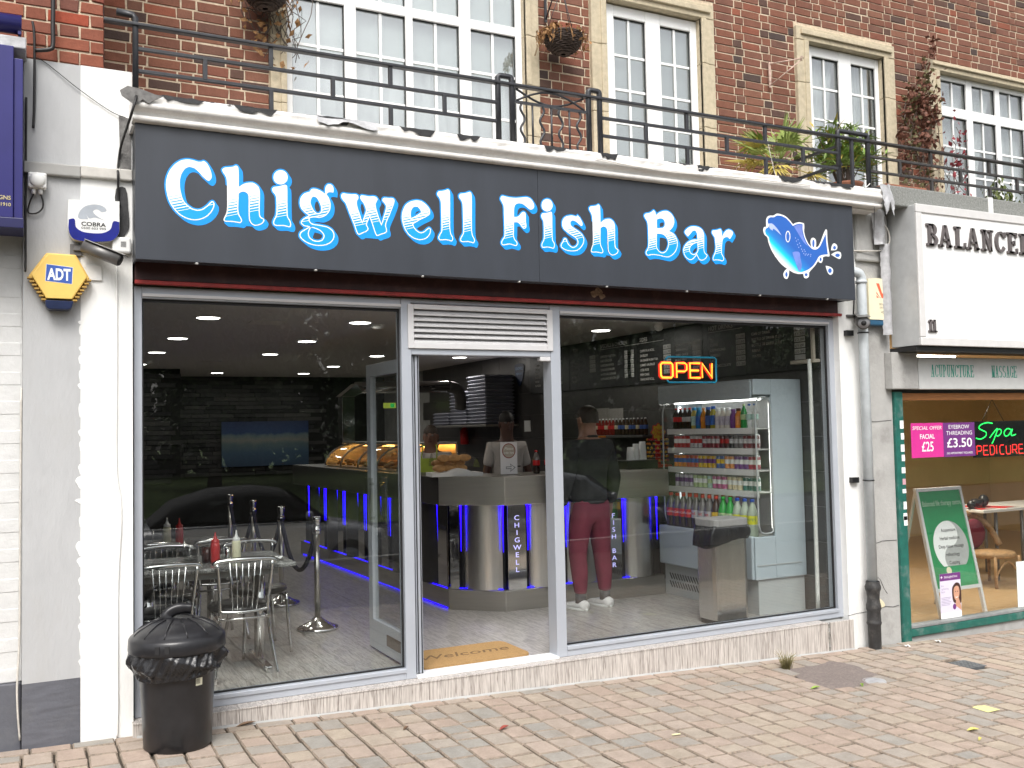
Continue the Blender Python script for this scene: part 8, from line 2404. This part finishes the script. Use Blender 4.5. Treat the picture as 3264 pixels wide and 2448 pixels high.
def person(label, loc, rot, h=1.78, skin=(.30, .17, .11), shirt=None, trouser=None, hair=(.015, .012, .01), arms='down', lean=0., sleeves='long', hair_long=False, collar=True, stance=.11, turn=0., legs=True, wide=1.):
    t = thing('person', label, 'person', loc)
    k = h/1.78
    M_skin = pm('skin_tone', skin, .5, var=.06, scale=12)
    M_sk2 = pm('lip_tone', tuple(c*.75*(1, .7, .7)[i] for i, c in enumerate(skin)), .5)
    M_hair = pm('hair', hair, .55, var=.3, scale=90, bmp=.4, bscale=200)
    B_ = Sk()
    V = lambda x, y, z: Vector((x*k, (y+lean*max(0, z-.95))*k, z*k))
    pel = B_.add(V(0, 0, .95), (.155, .105))
    wst = B_.add(V(0, -.005, 1.10), (.135, .095), pel)
    chs = B_.add(V(0, 0, 1.28), (.165, .11), wst)
    nb = B_.add(V(0, .015, 1.43), (.10, .07), chs)
    nk = B_.add(V(0, .005, 1.51), .060, nb)
    h0 = B_.add(V(0, -.012, 1.585), (.070, .080), nk)
    h1 = B_.add(V(0, -.005, 1.655), (.084, .100), h0)
    h2 = B_.add(V(0, .005, 1.715), (.080, .094), h1)
    wr_ = {}
    for s in (-1, 1):
        sh = B_.add(V(s*.165, .01, 1.415), .066, nb)
        if arms == 'down':
            el = V(s*.245, .02, 1.13); wp = V(s*.255, -.05, .885); fd = Vector((s*.03, -.18, -1)); pn_ = Vector((-s, -.1, 0)); sd2 = Vector((0, -1, .1))
        elif arms == 'front':
            el = V(s*.25, -.01, 1.14); wp = V(s*.13, -.24, 1.10); fd = Vector((-s*.5, -.8, -.2)); pn_ = Vector((0, 0, -1)); sd2 = Vector((-s, .2, 0))
        else:
            el = V(s*.235, .03, 1.13); wp = V(s*.24, -.03, .90); fd = Vector((0, -.2, -1)); pn_ = Vector((-s, 0, 0)); sd2 = Vector((0, -1, 0))
        sp_ = V(s*.165, .01, 1.415)
        e = B_.chain(sh, [(sp_.lerp(el, .5), .048), (el, .042), (el.lerp(wp, .45), .040), (wp, .027)])
        hand(B_, e, wp, fd, sd2, pn_)
        wr_[s] = (sp_, el, wp)
        if legs:
            hp = B_.add(V(s*.095, .0, .88), .092, pel)
            B_.chain(hp, [(V(s*.105, -.005, .68), .082), (V(s*stance, -.01, .49), .058), (V(s*stance, .015, .32), .058), (V(s*stance, .02, .10), .040), (V(s*stance, .0, .06), .04)])
    body = skin_obj('body', B_.v, B_.e, B_.r, M_skin, t, root=pel)
    hc = V(0, -.005, 1.655)
    # face, ears and hair
    f = MB()
    f.ball(tuple(hc+Vector((0, -.096*k, -.012*k))), (.014*k, .02*k, .024*k), 8, 6)
    build('nose', f, M_skin, t, ORG[t.name]) if False else None
    def loc_build(name, mb, mat, par=t):
        o = D.objects.new(name, mb.mesh(name, mat)); COL.objects.link(o); o.parent = par; return o
    loc_build('nose', f, M_skin)
    for s in (-1, 1):
        loc_build('ear', MB().ball(tuple(hc+Vector((s*.078*k, .01*k, -.01*k))), (.012*k, .022*k, .034*k), 8, 6), M_skin)
        loc_build('eye', MB().ball(tuple(hc+Vector((s*.031*k, -.083*k, .008*k))), (.014*k, .010*k, .009*k), 8, 6), pm('eye_white', (.16, .14, .13), .4))
        loc_build('eyebrow', MB().ball(tuple(hc+Vector((s*.032*k, -.088*k, .030*k))), (.021*k, .006*k, .005*k), 8, 4), M_hair)
    loc_build('mouth', MB().ball(tuple(hc+Vector((0, -.080*k, -.058*k))), (.026*k, .010*k, .008*k), 10, 6), M_sk2)
    hm = MB()
    c = hc+Vector((0, .012*k, .03*k))
    hm.lathe([(.083*k*cos(a), .095*k*sin(a)) for a in [(-.15+1.72*j/8) for j in range(9)]], 20, tuple(c), None)
    hm.v = [(v[0], c.y+(v[1]-c.y)*1.2, v[2]-(.05*k if v[1] > c.y+.02 and v[2] < c.z+.02 else 0)) for v in hm.v]
    if hair_long: hm.ball(tuple(c+Vector((0, .05*k, -.09*k))), (.085*k, .055*k, .13*k), 14, 8)
    loc_build('hair', hm, M_hair)
    if shirt:
        T_ = Sk()
        a = T_.add(V(0, 0, .875 if sleeves == 'long' else .86), (.185, .13)); a2 = T_.add(V(0, 0, .95), (.185, .13), a); b_ = T_.add(V(0, -.005, 1.08), (.178, .125), a2); c_ = T_.add(V(0, 0, 1.28), (.20, .135), b_); n_ = T_.add(V(0, .015, 1.425), (.118, .085), c_); T_.add(V(0, .012, 1.475), (.066, .066), n_)
        for s in (-1, 1):
            sp_, el, wp = wr_[s]
            sh = T_.add(sp_, .088, n_)
            if sleeves == 'short': T_.chain(sh, [(sp_.lerp(el, .35), .070), (sp_.lerp(el, .72), .066)])
            else: T_.chain(sh, [(sp_.lerp(el, .5), .076), (el, .070), (el.lerp(wp, .5), .062), (el.lerp(wp, .95), .050)])
        skin_obj('jacket' if sleeves == 'long' else 'polo_shirt', T_.v, T_.e, T_.r, shirt, t, root=0)
        if collar:
            cm_ = MB()
            for s in (-1, 1):
                cm_._add([V(s*.01, -.085, 1.452), V(s*.062, -.062, 1.470), V(s*.075, -.01, 1.505), V(s*.06, .0, 1.515), V(s*.035, -.062, 1.49)] if False else [V(s*.004, -.100, 1.435), V(s*.060, -.098, 1.420), V(s*.085, -.03, 1.478), V(s*.062, -.012, 1.508), V(s*.03, -.068, 1.478)], [(0, 1, 2, 3, 4)])
            cm_.tube([V(.066*cos(a_), .012+.062*sin(a_), 1.492+.012*sin(a_)) for a_ in [-.4+k2*.28 for k2 in range(14)]], .012*k, 6)
            loc_build('collar', cm_, shirt)
    if trouser and legs:
        T_ = Sk()
        a = T_.add(V(0, 0, 1.04), (.163, .115)); b_ = T_.add(V(0, .005, .88), (.17, .125), a)
        for s in (-1, 1):
            T_.chain(b_, [(V(s*.09, .0, .80), .108), (V(s*.105, -.005, .66), .098), (V(s*(stance), -.012, .49), .080), (V(s*stance, .012, .30), .073), (V(s*stance, .016, .155), .056), (V(s*stance, .012, .135), .050)])
        skin_obj('trousers', T_.v, T_.e, T_.r, trouser, t, root=0)
    if legs:
        for s in (-1, 1):
            sm_ = MB(); sm_.smooth = True
            secs = [(.075, .034, .075), (.03, .043, .085), (-.05, .045, .068), (-.12, .050, .05), (-.175, .044, .04), (-.205, .02, .028)]
            n = 14; vs = []
            for (yy, w_, hh) in secs:
                for q in range(n):
                    a_ = 2*pi*q/n
                    vs.append(V(0, 0, 0)+Vector((s*stance*k+w_*cos(a_)*k, (yy+.015)*k, max(0, (hh/2+hh/2*sin(a_)*1.15))*k)))
            fs = [(i*n+q, i*n+(q+1) % n, (i+1)*n+(q+1) % n, (i+1)*n+q) for i in range(len(secs)-1) for q in range(n)]+[tuple(range(n))[::-1], tuple((len(secs)-1)*n+q for q in range(n))]
            sm_._add(vs, fs)
            sh_o = loc_build('shoe', sm_, pm('white_canvas_shoe', (.72, .71, .70), .7))
            so = MB(); so.lathe([(1, 0), (1.03, .004), (1.03, .016), (1, .02)], 24)
            so.v = [(s*stance*k+v[0]*.053*k, (-.055+v[1]*.145)*k, v[2]) for v in so.v]
            loc_build('sole', so, M_pw, sh_o)
            loc_build('sock', MB().tube([V(s*stance, .018, .06), V(s*stance, .016, .15)], [.045*k, .043*k], 12), pm('grey_sock', (.07, .07, .075), .9))
    t.rotation_euler = (0, 0, rot)
    t.scale = (wide, wide*.98+.02, 1)
    return t
M_polo = pm('cream_polo', (.50, .47, .44), .85, var=.06, scale=9, bmp=.15, bscale=25)
sv_ = person('person in a cream polo shirt standing behind the counter facing the doorway', (3.72, 2.62, 0), radians(-12), 1.80, (.10, .05, .037), M_polo, pm('dark_trousers', (.02, .02, .022), .9), (.010, .008, .007), 'front', sleeves='short', wide=.9)
bdg = MB(); bdg.box(.055, .115, -.142, -.138, 1.245, 1.256)
o = D.objects.new('shirt_emblem', bdg.mesh('shirt_emblem', M_ink)); COL.objects.link(o); o.parent = sv_
cu_ = person('person in a dark grey jacket and maroon trousers standing at the counter, back turned', (3.985, 1.50, 0), radians(188), 1.82, (.30, .16, .11), pm('charcoal_jacket', (.030, .032, .033), .9, var=.2, scale=12, bmp=.35, bscale=9), pm('maroon_cotton', (.20, .03, .055), .85, var=.12, scale=9, bmp=.4, bscale=10), (.03, .02, .015), 'down', stance=.125, collar=True, wide=1.1)
st_ = person('person in a white shirt half hidden by the door, wearing a lime apron', (3.16, 3.25, 0), radians(-30), 1.68, (.22, .12, .085), M_polo, pm('black_trousers', (.015, .015, .016), .9), (.05, .035, .025), 'front', sleeves='short', hair_long=True)
ap = MB(); ap.smooth = True
ap.grid(lambda u, v: (-.13+.26*u, -.142-.03*sin(pi*u), 1.34-.62*v), 10, 8)
ap.tube([(-.08, -.15, 1.33), (-.07, -.08, 1.47), (0, .09, 1.45), (.07, -.08, 1.47), (.08, -.15, 1.33)], .008, 5)
o = D.objects.new('apron', ap.mesh('apron', pm('lime_apron', (.38, .48, .07), .85, var=.1))); COL.objects.link(o); o.parent = st_
# ---------------------------------------------------------------- across the road (seen mirrored in the glass)
def car(label, x, y, rot, paint, soft, z0=-.52):
    t = thing('parked_car', label, 'car', (x, y, z0), 'cars parked along the kerb')
    L = 3.7
    # side profile rings: (x, half width, z bottom, z shoulder)
    secs = [(-1.85, .60, .38, .62), (-1.80, .74, .26, .78), (-1.5, .82, .22, .90), (-.9, .84, .20, .93), (0, .85, .20, .92), (.7, .84, .20, .90), (1.2, .82, .22, .86), (1.6, .78, .25, .78), (1.80, .68, .28, .66), (1.86, .52, .34, .56)]
    mb = MB(); mb.smooth = True
    n = 20; vs = []
    for (xx, hw, zb, zs) in secs:
        for q in range(n):
            a = 2*pi*q/n
            c_, s_ = cos(a), sin(a)
            e = .45
            yy = hw*(abs(c_)**e)*(1 if c_ > 0 else -1); zz = (zb+zs)/2+(zs-zb)/2*(abs(s_)**e)*(1 if s_ > 0 else -1)
            vs.append((xx, yy, zz))
    fs = [(i*n+q, i*n+(q+1) % n, (i+1)*n+(q+1) % n, (i+1)*n+q) for i in range(len(secs)-1) for q in range(n)]+[tuple(range(n))[::-1], tuple((len(secs)-1)*n+q for q in range(n))]
    mb._add(vs, fs)
    def lb(name, mb, mat, par=t):
        o = D.objects.new(name, mb.mesh(name, mat)); COL.objects.link(o); o.parent = par; return o
    lb('body', mb, paint)
    roof = MB(); roof.smooth = True
    rs_ = [(-1.45, .66, .90, .94), (-1.15, .66, .90, 1.22), (-.6, .64, .90, 1.38), (0.0, .62, .90, 1.40), (.35, .61, .90, 1.35), (.95, .66, .88, .92)]
    vs = []
    for (xx, hw, zb, zs) in rs_:
        for q in range(n):
            a = 2*pi*q/n; c_, s_ = cos(a), sin(a); e = .5
            yy = hw*(abs(c_)**e)*(1 if c_ > 0 else -1)*(1-.14*max(0, s_)); zz = (zb+zs)/2+(zs-zb)/2*(abs(s_)**e)*(1 if s_ > 0 else -1)
            vs.append((xx, yy, zz))
    fs = [(i*n+q, i*n+(q+1) % n, (i+1)*n+(q+1) % n, (i+1)*n+q) for i in range(len(rs_)-1) for q in range(n)]+[tuple(range(n))[::-1], tuple((len(rs_)-1)*n+q for q in range(n))]
    roof._add(vs, fs)
    lb('soft_top' if soft else 'cabin', roof, M_roofs if soft else paint)
    for s in (-1, 1):
        w = MB()
        for prof in ([(-1.0, .97), (-.85, 1.2), (-.32, 1.28), (-.28, .95)], [(-.2, .95), (-.22, 1.28), (.25, 1.26), (.66, .95)]):
            w._add([(px, s*(.668 if pz < 1 else .615), pz) for px, pz in prof], [(0, 1, 2, 3)])
        lb('side_window', w, M_carglass)
        for xx in (-1.18, 1.2):
            wh = lb('wheel', MB().lathe([(0, -.09), (.28, -.09), (.31, -.06), (.31, .06), (.28, .09), (0, .09)], 24, (0, 0, 0), Matrix.Translation((xx, s*.76, .31)) @ Matrix.Rotation(pi/2, 4, 'X')), M_gasket)
            lb('rim', MB().lathe([(0, .095), (.19, .095), (.20, .085)], 18, (0, 0, 0), Matrix.Translation((xx, s*.76, .31)) @ Matrix.Rotation(-s*pi/2 if s < 0 else -pi/2, 4, 'X')), M_galv, wh)
        lb('headlight', MB().ball((1.72, s*.55, .64), (.09, .12, .09), 12, 8), M_wplast)
        lb('tail_light', MB().ball((-1.80, s*.62, .66), (.05, .07, .11), 10, 6), M_redlab)
        lb('chrome_strip', MB().tube([(-1.6, s*.835, .90), (0, s*.862, .905), (.75, s*.85, .895)], .012, 5), M_chrome)
        lb('wing_mirror', MB().ball((.62, s*.93, .99), (.06, .10, .07), 10, 6), paint)
    ws = MB(); ws._add([(.93, -.56, .93), (.93, .56, .93), (.42, .5, 1.33), (.42, -.5, 1.33)], [(0, 1, 2, 3)])
    lb('windscreen', ws, M_carglass)
    t.rotation_euler = (0, 0, rot)
    return t
M_carglass = pm('dark_car_glass', (.02, .025, .025), .06, spec=.7)
M_roofs = pm('black_canvas_roof', (.03, .03, .032), .9)
car('silver convertible with a black canvas roof, seen only as a reflection in the left pane', 2.4, -8.2, radians(3), pm('silver_paint', (.52, .53, .55), .3, metal=.0, coat=.6, var=.02), True)
car('pewter grey hatchback, seen only as a reflection in the right pane', 7.6, -8.5, radians(2), pm('pewter_paint', (.22, .22, .23), .25, metal=.5, coat=.7, var=.02), False)
M_bark = pm('tree_bark', (.07, .055, .04), .95, var=.3, bmp=.5, bscale=20)
M_fol = [pm('tree_foliage_a', (.05, .085, .02), .7, var=.4, scale=2), pm('tree_foliage_b', (.035, .065, .02), .7, var=.4, scale=2)]
def crown_mesh(seed, mat):
    rr = random.Random(seed); mb = MB()
    blobs = [(rr.gauss(0, 1.5), rr.gauss(0, 1.3), rr.uniform(2.2, 8.2), rr.uniform(1.1, 2.1)) for _ in range(20)]
    for k in range(7000):
        b_ = rr.choice(blobs)
        d = Vector((rr.gauss(0, 1), rr.gauss(0, 1), rr.gauss(0, .8))).normalized()*b_[3]*rr.uniform(.55, 1.05)
        c = Vector(b_[:3])+d; s = rr.uniform(.10, .24)
        M = Matrix.Translation(c) @ Matrix.Rotation(rr.uniform(0, 6.3), 4, 'Z') @ Matrix.Rotation(rr.uniform(0, 3.1), 4, 'X')
        mb._add([M @ Vector(v) for v in ((0, -s, 0), (s*.6, 0, s*.15), (0, s, 0), (-s*.6, 0, -s*.1))], [(0, 1, 2, 3)])
    return mb
for k in range(2):
    t = thing('street_tree', 'x', 'tree', (0, 0, 0), 'trees across the road, seen only in reflections')
    tr_ = MB().tube(sm([(0, 0, 0), (.05, 0, 1.5), (-.05, .1, 3.2), (.1, .1, 6)], 3), [.28, .26, .24, .22, .2, .18, .16, .13, .10, .05], 10)
    for j in range(5):
        a = j*1.3; tr_.tube([(0, .05, 2.2+.6*j), (1.3*cos(a), 1.3*sin(a), 3.6+.7*j)], [.09, .03], 6)
    build('trunk', tr_, M_bark, t)
    build('crown', crown_mesh(50+k, 0), M_fol[k], t)
    if k == 0: TA = t
    else: TB = t
spots = [(-22, -27), (-14.5, -25), (-7, -28), (-1, -24), (5, -27), (11, -25), (17.5, -27), (24, -25), (31, -28), (-30, -30), (39, -27), (-3.5, -33), (8, -34), (20, -34), (48, -30)]
for i, (x, y) in enumerate(spots):
    lab = '%s broad leafy tree from the left across the road, seen only mirrored in the glass' % (['outer left', 'second'][0] if False else ORD[i])
    rz = rnd(0, 6.28); sc = rnd(.72, .92)
    src = TA if i % 2 == 0 else TB
    if i < 2:
        o = src; o.location = (x, y, -.1); o.rotation_euler = (0, 0, rz); o.scale = (sc,)*3; o['label'] = lab
    else:
        dup(src, (x, y, -.1), rz, lab, scale=(sc,)*3)
hb_ = MB(); rr = random.Random(77)  # dense backdrop raised to close sky gaps in the mirrored trees
for k in range(16000):
    c = Vector((rr.uniform(-40, 60), -36+rr.gauss(0, .8), rr.uniform(0, 7.)))
    s = rr.uniform(.3, .7)
    M = Matrix.Translation(c) @ Matrix.Rotation(rr.uniform(0, 6.3), 4, 'Z') @ Matrix.Rotation(rr.uniform(0, 3.1), 4, 'X')
    hb_._add([M @ Vector(v) for v in ((0, -s, 0), (s*.6, 0, 0), (0, s, 0), (-s*.6, 0, 0))], [(0, 1, 2, 3)])
single('backdrop_hedge', hb_, M_fol[1], 'long dark hedge across the road, raised as backdrop, seen only mirrored in the glass', 'hedge', kind='stuff')
